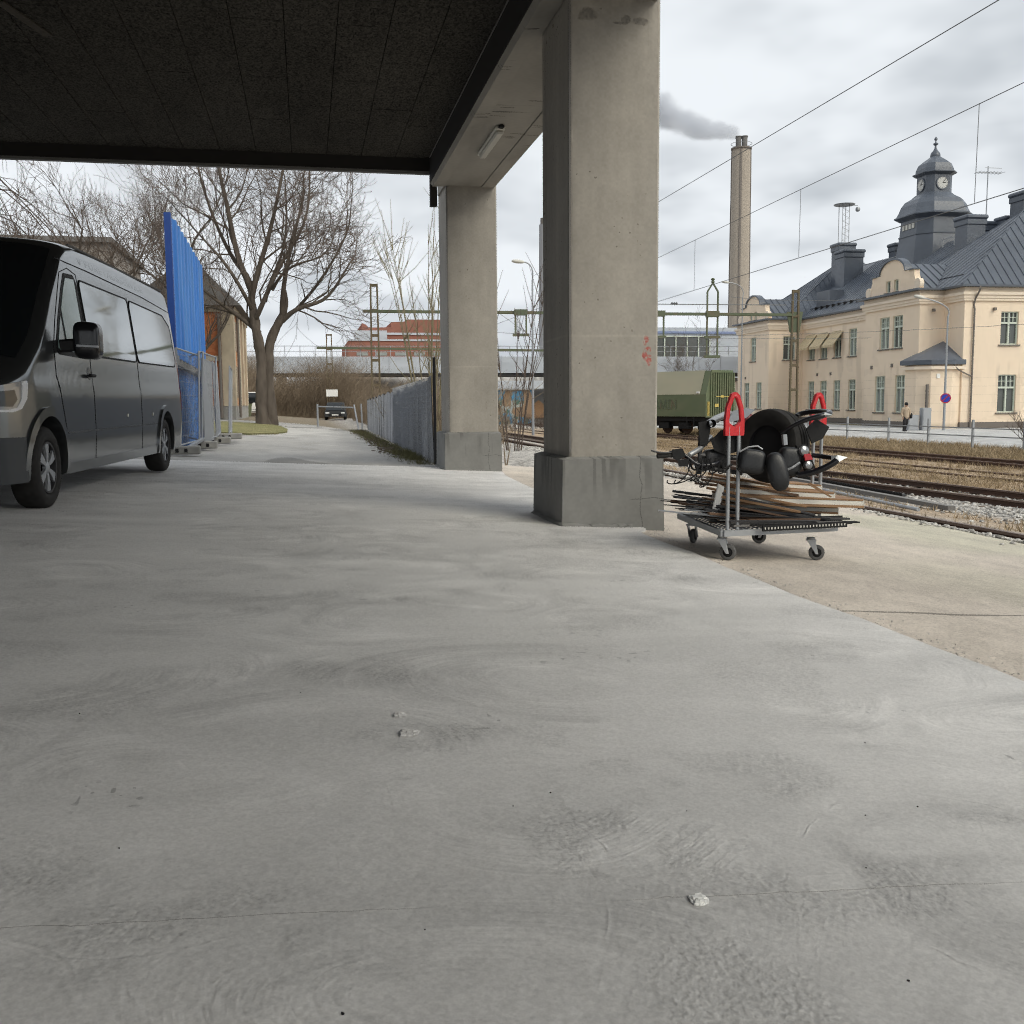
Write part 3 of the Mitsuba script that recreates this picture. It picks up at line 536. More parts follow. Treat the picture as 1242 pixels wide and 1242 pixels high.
put('leaf_litter', (LV.reshape(-1, 3), (np.array(lb_.faces)[None] + (np.arange(1500) * 12)[:, None, None]).reshape(-1, 3)), 'm_twig', label='brown leaf litter along the foot of the grey fence', category='leaves', kind='stuff')
def blades(name, label, n, place, h, mat, seed, w=0.012):
    r = np.random.default_rng(seed); P = place(r, n); z = zt(P[:, 0], P[:, 1]) - 0.02
    a = r.random(len(P)) * 2 * np.pi; hh = h * (0.35 + 0.9 * r.random(len(P))); lean = 0.55 * r.normal(size=(len(P), 2))
    b = np.column_stack([P, z]); side = np.column_stack([np.cos(a), np.sin(a), 0 * a]) * (w * (0.6 + 0.8 * r.random((len(P), 1))))
    tip = b + np.column_stack([lean * hh[:, None], hh])
    V = np.stack([b - side, b + side, tip], 1).reshape(-1, 3); F = np.arange(len(V)).reshape(-1, 3)
    put(name, (V, F), mat, label=label, category='grass', kind='stuff')
def tufts(regions, per):
    def f(r, n):
        out = []
        for x0, x1, y0, y1, k in regions:
            c = np.column_stack([x0 + (x1 - x0) * r.random(k), y0 + (y1 - y0) * r.random(k)])
            out.append((c[:, None] + 0.16 * r.normal(size=(k, per, 2))).reshape(-1, 2))
        return np.vstack(out)
    return f
blades('dry_grass', 'dry tan grass between the railway tracks', 0, tufts([(16.2, 19.2, 12, 60, 700), (20.9, 23.2, 16, 60, 500), (18.8, 20.6, 14, 60, 220), (9.6, 12.6, 9, 40, 110), (14.4, 16.2, 12, 40, 50)], 26), 0.16, 'm_straw', 11)
blades('fence_grass', 'dull green and straw grass bank below the wire fence', 0, tufts([(24.8, 28.8, 26, 75, 1500), (28.8, 31.5, 30, 75, 500)], 26), 0.26, 'm_straw', 12, 0.02)
blades('verge_grass', 'short grass blades on the verge below the big tree', 0, tufts([(-9, -1.1, 35.2, 39, 260), (-9, -1.1, 38, 53, 420)], 30), 0.10, 'm_lawn', 14, 0.008)
blades('path_weeds', 'weeds at the foot of the grey fence', 0, tufts([(1.95, 2.35, 18.3, 24, 60), (1.9, 2.4, 24, 46, 70)], 40), 0.16, 'm_lawn', 13, 0.008)
# ---------------------------------------------------------------- the van
VF = np.array([-2.288, 9.648]); VD = unit([0.343, 4.669]); VN = np.array([VD[1], -VD[0]])
VC = VF - VN * 0.985
def vw(v):
    """Van frame (x to its left side, y backwards from the front hub, z up) to the world."""
    v = np.asarray(v, float); xy = VC + v[:, :1] * VN + v[:, 1:2] * VD
    return np.column_stack([xy, v[:, 2] + 0.106 + 0.047 * (0.985 - v[:, 0])])
def vmesh(m): 
    v, f = (m.vertices, m.faces) if hasattr(m, 'vertices') else m
    return vw(v), np.asarray(f)
def ztop(y): return np.interp(y, [-1.02, -0.98, -0.9, -0.7, -0.3, 0.05, 0.6, 1.15, 1.4, 1.7, 2.4, 3.4, 5.6, 6.05, 6.2, 6.28], [0.88, 1.0, 1.09, 1.18, 1.31, 1.55, 2.04, 2.47, 2.56, 2.60, 2.625, 2.635, 2.62, 2.60, 2.54, 2.42])
def plan(y): return np.interp(y, [-1.04, -1.02, -0.95, -0.85, -0.7, -0.5, -0.2, 0.2, 6.05, 6.2, 6.28], [0.60, 0.66, 0.76, 0.83, 0.895, 0.94, 0.98, 1.0, 1.0, 0.985, 0.94])
def wbase(z): return np.interp(z, [.24, .33, .62, .70, .95, 1.10, 1.16, 1.40, 1.55, 2.18, 2.32, 2.45, 2.62], [.96, .985, 1.005, 1.005, 1.005, 1.003, .990, .978, .962, .885, .862, .830, .80])
def W(y, z): return wbase(z) * plan(y)
def zbot(y): return np.interp(y, [-1.04, -0.9, -0.6, 0, 6.0, 6.28], [0.30, 0.26, 0.27, 0.27, 0.30, 0.36])
NS, NT = 26, 12
def section(y):
    zt_, zb = ztop(y), zbot(y); rr = min(0.17, 0.4 * (zt_ - zb)); zc = zt_ - rr
    zs = zb + (zc - zb) * np.linspace(0, 1, NS); side = np.column_stack([W(y, zs), zs])
    tt = np.linspace(0, np.pi / 2, NT)[1:]; wc = W(y, zc)
    n = 3.2; top = np.column_stack([wc * np.cos(tt).clip(0) ** (2 / n), zc + rr * np.sin(tt) ** (2 / n)])
    half = np.vstack([side, top])
    return np.vstack([half, (half[:-1] * [-1, 1])[::-1]])
ysec = np.unique(np.concatenate([np.linspace(-1.03, 0.2, 26), np.linspace(0.2, 1.8, 18), np.linspace(1.8, 5.9, 14), np.linspace(5.9, 6.28, 8)]))
S = np.array([section(y) for y in ysec]); nS, mS = S.shape[:2]
V = np.concatenate([S[..., :1], np.broadcast_to(ysec[:, None, None], (nS, mS, 1)), S[..., 1:]], -1).reshape(-1, 3)
i, j = np.meshgrid(np.arange(nS - 1), np.arange(mS), indexing='ij'); k = (j + 1) % mS
q = np.stack([i * mS + j, (i + 1) * mS + j, (i + 1) * mS + k, i * mS + k], -1).reshape(-1, 4)
F = np.vstack([q[:, [0, 1, 2]], q[:, [0, 2, 3]]])
caps = []
for o, flip in ((0, False), ((nS - 1) * mS, True)):
    c = len(V); V = np.vstack([V, V[o:o + mS].mean(0)]); e = np.array([[o + a, o + (a + 1) % mS, c] for a in range(mS)]); caps.append(e[:, ::-1] if flip else e)
F = np.vstack([F] + caps)
tm = trimesh.Trimesh(V, F, process=True); trimesh.repair.fix_normals(tm)
body = m3.Manifold(m3.Mesh(np.asarray(tm.vertices, np.float32), np.asarray(tm.faces, np.uint32)))
HUBF, HUBR, RW = (0.09, 0.366), (5.02, 0.372), 0.372
for hy, hz in (HUBF, HUBR):
    for s in (1, -1):
        cyl = m3.Manifold.cylinder(0.5, 0.455, 0.455, 48, True).rotate([0, 90, 0]).translate([s * 0.86, hy, hz + 0.015]); body = body - cyl
        body = body - m3.Manifold.cube([0.5, 0.80, 0.4], True).translate([s * 0.86, hy, hz - 0.2])
van = thing('panel_van', 'dark grey high-roof panel van parked under the canopy edge', 'van')
bm = body.to_mesh()
put('body', vmesh((bm.vert_properties[:, :3], bm.tri_verts)), 'm_paint', van, smooth=28)
put('floor_pan', vmesh(cat([bx(-.78, .78, -.7, 6.1, .30, .46), bx(-.6, .6, -0.35, 0.55, .2, .8), bx(-.6, .6, 4.6, 5.5, .2, .8)])), 'm_black', van)
def panel(poly, off, thick=0.004, step=0.08):
    """A panel lying on the van's left flank, outlined in (y, z)."""
    poly = Polygon(poly) if not isinstance(poly, (Polygon, shapely.MultiPolygon)) else poly
    vs, fs, n = [], [], 0; x0, y0, x1, y1 = poly.bounds
    xs = np.linspace(x0, x1, max(2, int((x1 - x0) / step) + 1)); ys = np.linspace(y0, y1, max(2, int((y1 - y0) / step) + 1))
    for a in range(len(xs) - 1):
        for b in range(len(ys) - 1):
            g = poly.intersection(sbox(xs[a], ys[b], xs[a + 1], ys[b + 1]))
            for h in getattr(g, 'geoms', [g]):
                if h.geom_type != 'Polygon' or h.area < 1e-7: continue
                for tri in ([h] if len(h.exterior.coords) <= 5 and not h.interiors else [t for t in shapely.ops.triangulate(h) if h.contains(t.representative_point())]):
                    c = np.array(shapely.geometry.polygon.orient(tri).exterior.coords)[:-1]; vs.append(c); fs += [[n, n + e, n + e + 1] for e in range(1, len(c) - 1)]; n += len(c)
    c = np.vstack(vs); v = np.column_stack([W(c[:, 0], c[:, 1]) + off, c]); v0 = v - [thick + abs(off) + 0.004, 0, 0]
    rims = []
    for g in getattr(poly, 'geoms', [poly]):
        for ring in [g.exterior, *g.interiors]:
            e = np.array(ring.segmentize(step).coords); o = np.column_stack([W(e[:, 0], e[:, 1]) + off, e]); u = o - [thick + abs(off) + 0.004, 0, 0]; m = len(e)
            rims.append((np.vstack([o, u]), np.array([[a, a + 1, a + m] for a in range(m - 1)] + [[a + 1, a + m + 1, a + m] for a in range(m - 1)])))
    return vmesh(cat([(v, np.array(fs))] + rims))
import shapely.ops
def line(pts, w, off=0.006):
    return panel(shapely.LineString(pts).buffer(w / 2, cap_style=2, join_style=1), off, 0.002, 0.12)
def rounded(pts, r): return Polygon(pts).buffer(-r).buffer(r, quad_segs=5)
# glass and pressed panels along the flank
cab = rounded([(0.50, 1.43), (0.72, 1.72), (1.00, 2.04), (1.14, 2.175), (1.44, 2.19), (1.50, 2.12), (1.50, 1.42)], 0.04)
put('side_window_seal', panel(cab.buffer(0.035), 0.003), 'm_black', van)
put('side_window', panel(cab.intersection(sbox(0.83, 1, 1.44, 3)).buffer(-0.012), 0.008), 'm_doorglass', van)
put('quarter_window', panel(cab.intersection(sbox(0.4, 1, 0.79, 3)).buffer(-0.012), 0.008), 'm_doorglass', van)
p1 = rounded([(1.63, 1.44), (1.61, 2.185), (3.56, 2.185), (3.57, 1.45)], 0.06); p2 = rounded([(3.66, 1.45), (3.66, 2.18), (5.55, 2.155), (5.93, 2.02), (5.95, 1.52), (5.85, 1.47)], 0.09)
for p in (p1, p2):
    k = put('side_glass', panel(p, 0.006), 'm_sideglass', van)
    put('seal', panel(p.buffer(0.018).difference(p), 0.010), 'm_black', k)
put('roof_rail_seam', line([(0.95, 2.33), (2.0, 2.335), (4.5, 2.31), (6.1, 2.25)], 0.007), 'm_black', van)
put('door_gap', line([(1.555, 0.34), (1.555, 1.40), (1.56, 2.24), (1.3, 2.275), (1.0, 2.2), (0.6, 1.72), (0.42, 1.46), (0.40, 1.2), (0.56, 0.75), (0.70, 0.34)], 0.007, 0.004), 'm_black', van)
put('door_gap', line([(3.61, 0.33), (3.61, 2.22)], 0.007, 0.004), 'm_black', van)
put('rub_strip', panel([(0.62, 0.655), (4.42, 0.665), (4.45, 0.68), (0.60, 0.67)], 0.008), 'm_bumper', van)
put('sill', panel([(0.66, 0.27), (4.48, 0.28), (4.48, 0.385), (0.66, 0.375)], 0.010), 'm_paint', van)
for hy, hz in (HUBF, HUBR):
    a = np.radians(np.linspace(-22 if hy < 1 else -32, 206 if hy < 1 else 212, 40))
    ring = Polygon(np.vstack([np.column_stack([hy + .53 * np.cos(a), hz + .015 + .53 * np.sin(a)]), np.column_stack([hy +   .447 * np.cos(a), hz + .015 + .447 * np.sin(a)])[::-1]]))
    put('arch_flare', panel(ring.intersection(sbox(-2, 0.28, 9, 3)), 0.022, 0.02, 0.05), 'm_paint', van, smooth=30)
def vlathe(prof, x, y, z, n=40): return vmesh(lathe(prof, (x, y, z), (1, 0, 0), n))
for hy, hz in (HUBF, HUBR):
    for s in (1, -1):
        x0 = 0.985 if s > 0 else -0.985
        w = put('wheel', vlathe([(r, x0 + s * (o)) for r, o in [(.232, -.22), (.31, -.245), (.350, -.235), (.370, -.20), (.374, -.12), (.370, -.05), (.358, -.020), (.335, -.004), (.295, 0.004), (.258, -.002), (.240, -.016), (.232, -.05)]], 0, hy, hz, 48), 'm_rubber', van, smooth=40)
        if s < 0: continue
        put('rim', vlathe([(.236, x0 - .03), (.232, x0 - .010), (.214, x0 - .012), (.208, x0 - .07), (.06, x0 - .075)], 0, hy, hz, 40), 'm_darksteel', w, smooth=35)
        sp = []
        for e in range(6):
            for d in (-.105, .105):
                th = e * np.pi / 3 + np.pi / 2; c, sn = np.cos(th), np.sin(th)
                pts = []
                for rr_, wd, xo in ((.045, .014, -.020), (.12, .026, -.014), (.215, .042, -.018)):
                    off = d * (rr_ * .55 + .02)
                    for ss in (-1, 1):
                        t_ = off + ss * wd * .8
                        for dx in (0, -.02): pts.append((x0 + xo + dx, hy + rr_ * c - t_ * sn, hz + rr_ * sn + t_ * c))
                sp.append(hull(pts))
        put('hub_cap', vmesh(cat(sp + [lathe([(.0001, x0 - .012), (.035, x0 - .012), (.05, x0 - .02), (.052, x0 - .05)], (0, hy, hz), (1, 0, 0), 24)])), 'm_zinc', w, smooth=30)
# mirror, handle, lamps
mir = put('mirror', vmesh(blob((1.20, 0.72, 1.54), .12, .125, .175, None, 4.5)), 'm_gloss_black', van, smooth=40)
put('mirror_strip', vmesh(chbox(1.12, 1.315, 0.592, 0.80, 1.47, 1.50, 0.006)), 'm_steel', mir)
put('mirror_arm', vmesh(bar((0.93, 0.62, 1.47), (1.14, 0.70, 1.50), 0.10, 0.12, c=0.02)), 'm_black', mir)
h = put('door_handle', vmesh(chbox(1.005, 1.045, 1.36, 1.53, 1.205, 1.24, 0.012)), 'm_black', van)
put('handle_recess', panel(Point(1.46, 1.24).buffer(0.065), 0.003), 'm_gloss_black', h)
def front_x(y): return W(y, 1.0)
def fpanel(rows, off, mat, name, parent=van, n=14):
    """A patch on the front corner: rows of (y_of_inner, x_inner, y_outer, z)."""
    pass
# windscreen, bonnet edge, front details follow the shell's top
yy, tt = np.linspace(-0.22, 1.18, 20), np.linspace(0.62, np.pi - 0.62, 24)
scr = []
for y in yy:
    z_, zb = ztop(y), zbot(y); rr = min(.17, .4 * (z_ - zb)); zc = z_ - rr; wc = W(y, zc); n = 3.2
    scr.append(np.column_stack([wc * np.sign(np.cos(tt)) * np.abs(np.cos(tt)) ** (2 / n), np.full(24, y) - 0.006, zc + rr * np.sin(tt) ** (2 / n) + 0.007]))
scr = np.array(scr).reshape(-1, 3); i, j = np.meshgrid(np.arange(19), np.arange(23), indexing='ij'); a = i * 24 + j
put('windscreen', vmesh((scr, np.stack([a, a + 24, a + 25, a + 1], -1).reshape(-1, 4)[:, [0, 1, 2, 3]]) if False else (scr, np.vstack([np.stack([a, a + 24, a + 25], -1).reshape(-1, 3), np.stack([a, a + 25, a + 1], -1).reshape(-1, 3)]))), 'm_glass', van, smooth=True)
def wrap(zy, off, thick=0.03):
    """A strip following the front of the shell in plan, between heights z0 and z1, y up to y1 on the flank and from x0 on the nose."""
    z0, z1, y1, x0, slope = zy
    ys_ = np.concatenate([np.linspace(y1, -0.85, 14), np.linspace(-0.85, -1.025, 10)[1:]])
    P = [(float(W(y, (z0 + z1) / 2)) + off, y) for y in ys_] + [(x, -1.03 - 0.5 * off) for x in np.linspace(0.56, x0, 8)]
    P = np.array(P); n = len(P); lift = slope * np.linspace(1, 0, n)
    d = np.gradient(P, axis=0); nr = np.stack([d[:, 1], -d[:, 0]], -1); nr /= np.linalg.norm(nr, axis=1, keepdims=True); Q = P + nr * thick
    if (Q[0, 0] > P[0, 0]): Q = P - nr * thick
    v = np.vstack([np.column_stack([P, z0 + 0 * lift]), np.column_stack([P, z1 + lift]), np.column_stack([Q, z1 + lift]), np.column_stack([Q, z0 + 0 * lift])]); f = []
    for r in range(4):
        for a in range(n - 1):
            b = (r + 1) % 4; f += [[r * n + a, r * n + a + 1, b * n + a + 1], [r * n + a, b * n + a + 1, b * n + a]]
    f += [[0, n, 2 * n], [0, 2 * n, 3 * n], [n - 1, 4 * n - 1, 2 * n - 1], [4 * n - 1, 3 * n - 1, 2 * n - 1]]
    return vmesh((v, np.array(f)))
put('bumper', wrap((0.27, 0.655, -0.40, 0.0, 0.0), 0.016), 'm_bumper', van, smooth=30)
put('bumper_grille', wrap((0.40, 0.60, -0.80, 0.0, 0.0), 0.024), 'm_black', van, smooth=30)
put('bumper_slat', cat([wrap((z, z + .015, -0.84, 0.0, 0.0), 0.030) for z in (0.44, 0.50, 0.56)]), 'm_bumper', van)
LP_ = [(-.33, 1.135), (-.37, .98), (-.47, .895), (-.60, .865), (-.96, .865), (-.96, 1.05), (-.62, 1.10)]
hl = put('headlight', panel(rounded(LP_, .02), .010, .03, .05), 'm_lens', van, smooth=25)
put('lamp_nose', wrap((.865, 1.05, -.955, .34, 0.0), .012), 'm_lens', hl, smooth=30)
put('lamp_strip', panel(rounded(LP_, .02).difference(Polygon([(-.42, 1.2), (-.46, .98), (-.54, .90), (-.66, .885), (-2, .885), (-2, 1.3)])), .016, .02, .05), 'm_clear_lamp', hl, smooth=25)
put('lamp_unit', panel(Polygon([(-.92, .91), (-.60, .91), (-.53, .97), (-.56, 1.05), (-.92, 1.02)]), .014, .01, .05), 'm_glass', hl)
put('grille', wrap((0.84, 1.04, -1.0, 0.0, 0.0), 0.010), 'm_black', van, smooth=30)
put('badge', vmesh(lathe([(.0001, 0), (.08, 0), (.085, .012), (.06, .016)], (0, -1.05, 0.95), (0, -1, 0), 24)), 'm_steel', van)
put('rear_lamp', panel([(6.12, 0.85), (6.24, 0.85), (6.24, 1.5), (6.12, 1.45)], 0.006), 'm_red_lens', van)
put('marker_lamp', panel(Point(2.9, 0.80).buffer(0.022), 0.008), 'm_offwhite', van)
put('marker_lamp', panel(Point(4.2, 0.80).buffer(0.022), 0.008), 'm_offwhite', van)
put('runner', vmesh(bar((0.80, 1.6, 2.545), (0.80, 6.0, 2.55), 0.025, 0.02)), 'm_shade_grey', van)
lt = meshkit.text_mesh('V FÖRETAGSSERVICE', 0.10, 0.003); lv = np.array(lt.vertices); lv[:, 0] *= 2.9 / lv[:, 0].max()
yv, zv = 1.75 + lv[:, 0], 2.375 + lv[:, 1] * 0.72
put('lettering', vmesh((np.column_stack([W(yv, zv) + 0.001 + .3 * lv[:, 2] - 0.04 * np.clip(zv - 2.40, 0, 1), yv, zv]), lt.faces)), 'm_paint_mark', van, label='faint dark lettering on the roof flank')

# ---------------------------------------------------------------- blue hoarding behind the van
hb = thing('blue_hoarding', 'tall blue corrugated steel hoarding behind the van', 'hoarding')
B0, B1 = np.array([-2.74, 21.9]), np.array([-2.86, 28.9])
bd = unit(B1 - B0); bn = np.array([bd[1], -bd[0]]); Lb = np.linalg.norm(B1 - B0)
def corr(z0a, z1a, z0b, z1b, u0, u1, pitch, depth, back=0.0):
    prof = []
    n = int(round((u1 - u0) / pitch))
    for k in range(n):
        for f_, o in ((0, 0), (.38, 0), (.5, depth), (.88, depth)): prof.append((u0 + (k + f_) * pitch, o))
    prof.append((u1, 0)); prof = np.array(prof); u = (prof[:, 0] - 0) / Lb
    P = B0 + prof[:, :1] * bd + (prof[:, 1:2] + back) * bn; n = len(P)
    v = np.vstack([np.column_stack([P, z0a + (z0b - z0a) * u]), np.column_stack([P, z1a + (z1b - z1a) * u]), np.column_stack([P - bn * .06, z1a + (z1b - z1a) * u]), np.column_stack([P - bn * .06, z0a + (z0b - z0a) * u])]); f = []
    for r in range(4):
        for a in range(n - 1): b = (r + 1) % 4; f += [[r * n + a, r * n + a + 1, b * n + a + 1], [r * n + a, b * n + a + 1, b * n + a]]
    return v, np.array(f)
npan = 10
for k in range(npan):
    put('corrugated_sheet', corr(1.96, 4.80, 1.88, 4.72, Lb * k / npan, Lb * (k + 1) / npan - 0.004, Lb / npan, 0.055, 0.16), 'm_blue', hb)
put('edge_post', bar((*(B0 - bd * .08 + bn * .10), 1.94), (*(B0 - bd * .08 + bn * .10), 4.86), 0.13, 0.14, up=(0, 1, 0)), 'm_blue_dark', hb)
put('sill_beam', bar((*(B0 + bn * .10), 1.93), (*(B1 + bn * .10), 1.82), 0.16, 0.20), 'm_shade_grey', hb)
put('lower_sheet', corr(0.02, 1.84, 0.02, 1.74, 0.1, Lb - 0.2, 0.42, 0.06, 0.0), 'm_blue', hb)
put('corner_post', bar((*(B1 + bn * .02), 0.0), (*(B1 + bn * .02), 4.68), 0.12), 'm_blue_dark', hb)
put('back_frame', cat([bar((*(B0 - bn * .3 + bd * u), 0), (*(B0 - bn * .12 + bd * u), 1.8), 0.08) for u in (.4, 3.2, 6.0)]), 'm_blue_dark', hb)

# ---------------------------------------------------------------- building-site fences
def site_fence(label, A, Bp, h=2.0, lean=0.0, z=0.12, group=None, mesh_every=0.12):
    t = thing('construction_fence', label, 'site fence', group)
    A, Bp = np.array(A, float), np.array(Bp, float); d = unit(Bp - A); n = np.array([d[1], -d[0]]); L = np.linalg.norm(Bp - A)
    def P(u, zz): return np.array([*(A + d * u + n * lean * zz), z + zz])
    put('post', tube([P(0.03, 0), P(0.03, h)], 0.021), 'm_zinc', t, smooth=40); put('post', tube([P(L - .03, 0), P(L - .03, h)], 0.021), 'm_zinc', t, smooth=40)
    put('rail', tube([P(0.03, h), P(L - .03, h)], 0.019), 'm_zinc', t, smooth=40); put('rail', tube([P(0.03, .14), P(L - .03, .14)], 0.017), 'm_zinc', t, smooth=40)
    put('mesh_infill', cat([bar(P(u, .14), P(u, h), .004) for u in np.arange(.1, L - .05, mesh_every)] + [bar(P(.03, zz), P(L - .03, zz), .005) for zz in np.arange(.3, h, .26)]), 'm_zinc', t, kind='stuff')
    return t
site_fence('grey steel site fence panel just behind the van, seen nearly end on', (-2.36, 19.9), (-2.26, 23.0), 1.95)
site_fence('leaning site fence panels stacked in line with the blue hoarding', (-2.24, 22.2), (-2.12, 25.0), 2.0, 0.03)
site_fence('site fence panel standing in the second concrete foot from the van', (-2.2, 22.35), (-3.0, 25.7), 2.0, 0.05)
site_fence('farther steel site fence panel in front of the brick house', (-2.12, 25.1), (-2.30, 28.4), 1.9, -0.02)
site_fence('last site fence panel standing askew near the lawn', (-2.05, 28.0), (-2.22, 31.3), 1.9, 0.04)
put('grey_sheet', bar((-2.17, 22.6, 1.1), (-2.15, 24.6, 1.1), 0.03, 1.8), 'm_zinc', label='grey sheeted panel leaning among the site fence panels', category='panel')
put('fence_brace', bar((-2.30, 20.0, 0.16), (-2.16, 22.3, 0.30), 0.08, 0.05), 'm_zinc', label='bright steel brace lying between the first two concrete feet', category='brace')
for k, (x, y, w) in enumerate([(-2.30, 19.9, .62), (-2.13, 22.3, .5), (-2.10, 25.0, .6), (-2.10, 28.1, .75)]):
    names = ['big concrete fence foot right behind the van', 'concrete fence foot second from the van', 'concrete fence foot third from the van', 'pale concrete fence foot farthest from the van']
    f = thing('concrete_block', names[k], 'concrete block', 'concrete feet of the site fence')
    put('block', chbox(x - w / 2, x + w / 2, y - .13, y + .13, 0.09, 0.245, 0.02), 'm_concrete', f)
    put('socket', cat([bx(x + o - .03, x + o + .03, y - .136, y - .12, .13, .20) for o in (-.1, .06)]), 'm_black', f)

# ---------------------------------------------------------------- privacy fence along the path
pf_ = thing('screened_fence', 'grey wind-screened mesh fence along the right side of the path', 'fence')
F0, F1 = np.array([2.30, 18.55]), np.array([2.86, 48.7])
nb = 11
for k in range(nb + 1):
    u = k / nb; p = F0 + (F1 - F0) * u; zb = float(zt(p[0], p[1])); hh = 1.98 - .3 * u if k == 0 else 1.66 - 0.2 * u
    put('post', tube([(*p, zb - .1), (*p, zb + hh)], 0.028), 'm_darksteel', pf_, smooth=40)
for k in range(nb):
    n, m = 26, 10; U = np.linspace(k / nb, (k + 1) / nb, n); Z = np.linspace(0.02, 1, m)
    UU, ZZ = np.meshgrid(U, Z, indexing='ij'); p = F0 + (F1 - F0) * UU[..., None]
    bul = 0.09 * (meshkit.fbm(np.stack([p[..., 1] * 2.3, ZZ * 1.3, UU * 0 + k * 3.3], -1), 3, 4) - 0.5) - 0.05
    top = (1.62 - 0.2 * UU) - 0.07 * np.sin((UU * nb - k) * np.pi) + 0.05 * meshkit.noise(np.stack([p[..., 1] * 1.2, UU * 0, UU * 0], -1), 3)
    v = np.stack([p[..., 0] + bul, p[..., 1], zt(p[..., 0], p[..., 1]) + ZZ * top], -1).reshape(-1, 3)
    i, j = np.meshgrid(np.arange(n - 1), np.arange(m - 1), indexing='ij'); a = i * m + j; f = np.stack([a, a + m, a + m + 1, a + 1], -1).reshape(-1, 4)
    v2 = v + [0.012, 0, 0]; put('screen_panel', cat([(v, np.vstack([f[:, [0, 1, 2]], f[:, [0, 2, 3]]])), (v2, np.vstack([f[:, [0, 2, 1]], f[:, [0, 3, 2]]]))]), 'm_screen', pf_, smooth=True)
wires = []
for u in np.linspace(0.0, 0.35, 160):
    p = F0 + (F1 - F0) * u; zb = float(zt(*p)); wires.append(bar((p[0] - .085, p[1], zb + .05), (p[0] - .085, p[1], zb + 1.62), .0035))
for zz in np.arange(.1, 1.65, .12):
    p, q_ = F0, F0 + (F1 - F0) * .35; wires.append(bar((p[0] - .085, p[1], float(zt(*p)) + zz), (q_[0] - .085, q_[1], float(zt(*q_)) + zz), .0035))
put('wire_mesh', cat(wires), 'm_zinc', pf_, kind='stuff')
put('tag', bar((2.40, 27.5, 0.98), (2.40, 27.5, 1.30), 0.02, 0.16, up=(0, 1, 0)), 'm_white', pf_)
# barrier at the end of the path
bg = thing('path_barrier', 'low pale tube barrier across the end of the path', 'barrier')
zb = float(zt(2, 50)) - .0
put('post', tube([(0.55, 54.0, zb - .1), (0.55, 54.0, zb + 1.25)], .05), 'm_zinc', bg); put('rail', tube([(0.55, 54.0, zb + 1.12), (2.35, 53.0, zb + 1.05)], .035), 'm_zinc', bg)
put('post', tube([(2.45, 49.6, zb - .1), (2.28, 50.5, zb + 1.2)], .04), 'm_zinc', bg); put('post', tube([(2.62, 49.6, zb - .1), (2.58, 49.6, zb + 1.25)], .04), 'm_zinc', bg)
put('white_post', tube([(-2.4, 62, -.1), (-2.4, 62, 1.2)], .05), 'm_white', label='thin white post right of the big tree trunk', category='post')
# ---------------------------------------------------------------- the station building (local s along the tracks, w away from them, z up)
SO = np.array([43.7, 61.5, -1.0]); _a = math.radians(2.2)
SE = np.array([math.sin(_a), math.cos(_a), 0]); SW = np.array([math.cos(_a), -math.sin(_a), 0]); ZZ_ = np.array([0, 0, 1.0])
def sp(s, w, z): return SO + SE * s + SW * w + ZZ_ * z
def spv(a): a = np.asarray(a, float); return SO + a[:, :1] * SE + a[:, 1:2] * SW + a[:, 2:] * ZZ_
def sbx(s0, s1, w0, w1, z0, z1): v, f = bx(s0, s1, w0, w1, z0, z1); return spv(v), f
def sch(s0, s1, w0, w1, z0, z1, c): v, f = chbox(s0, s1, w0, w1, z0, z1, c); return spv(v), f
def sextr(poly, z0, z1): return extrude(shapely.affinity.affine_transform(poly, [0, 1, 1, 0, 0, 0]), z1 - z0, sp(0, 0, z0), SW, SE)
import shapely.affinity
sta = thing('station_building', 'cream plastered two-storey station building with dark metal roof and clock tower', 'station building')
FP = Polygon([(0, -.24), (2.31, -.24), (2.31, -2.11), (9.75, -2.11), (9.75, 1.3), (27.7, 1.3), (27.7, -2.11), (35.3, -2.11), (35.3, -.24), (37.6, -.24), (37.6, 17.2), (0, 17.2)])
put('core', sextr(FP.buffer(-0.45, join_style=2), 0, 9.3), 'm_pane_dark', sta)
def window(face, c, wd, z0, z1, pos, small=True, dark=False):
    """face 'w': wall facing the tracks at w = pos, centred at s = c; face 's': wall facing us at s = pos, centred at w = c."""
    def B(u0, u1, d0, d1, a, b): return sbx(u0, u1, pos + d0, pos + d1, a, b) if face == 'w' else sbx(pos + d0, pos + d1, u0, u1, a, b)
    l, r = c - wd / 2, c + wd / 2; f = 0.075; h = z1 - z0; tz = z0 + h * 0.66
    fr = [B(l, l + f, .12, .22, z0, z1), B(r - f, r, .12, .22, z0, z1), B(l + f, r - f, .12, .22, z0, z0 + f), B(l + f, r - f, .12, .22, z1 - f, z1)]
    if wd > 0.8: fr.append(B(c - .05, c + .05, .10, .22, z0 + f, z1 - f))
    if h > 1.2: fr += [B(l + f, c - .05, .10, .22, tz - .06, tz + .06), B(c + .05, r - f, .10, .22, tz - .06, tz + .06)]
    if small and h > 1.6:
        for a, b in ((l + f, c - .05), (c + .05, r - f)):
            m = (a + b) / 2; fr += [B(m - .018, m + .018, .13, .2, tz + .06, z1 - f), B(a, m - .018, .13, .2, (tz + z1) / 2 - .02, (tz + z1) / 2 + .02), B(m + .018, b, .13, .2, (tz + z1) / 2 - .02, (tz + z1) / 2 + .02)]
    k = put('window', cat(fr), 'm_frame', sta)
    put('pane', B(l + .02, r - .02, .235, .25, z0 + .02, z1 - .02), 'm_pane_dark' if dark else 'm_pane', k)
    put('sill', B(l - .12, r + .12, -.11, .12, z0 - .10, z0 - .003), 'm_sill', k)
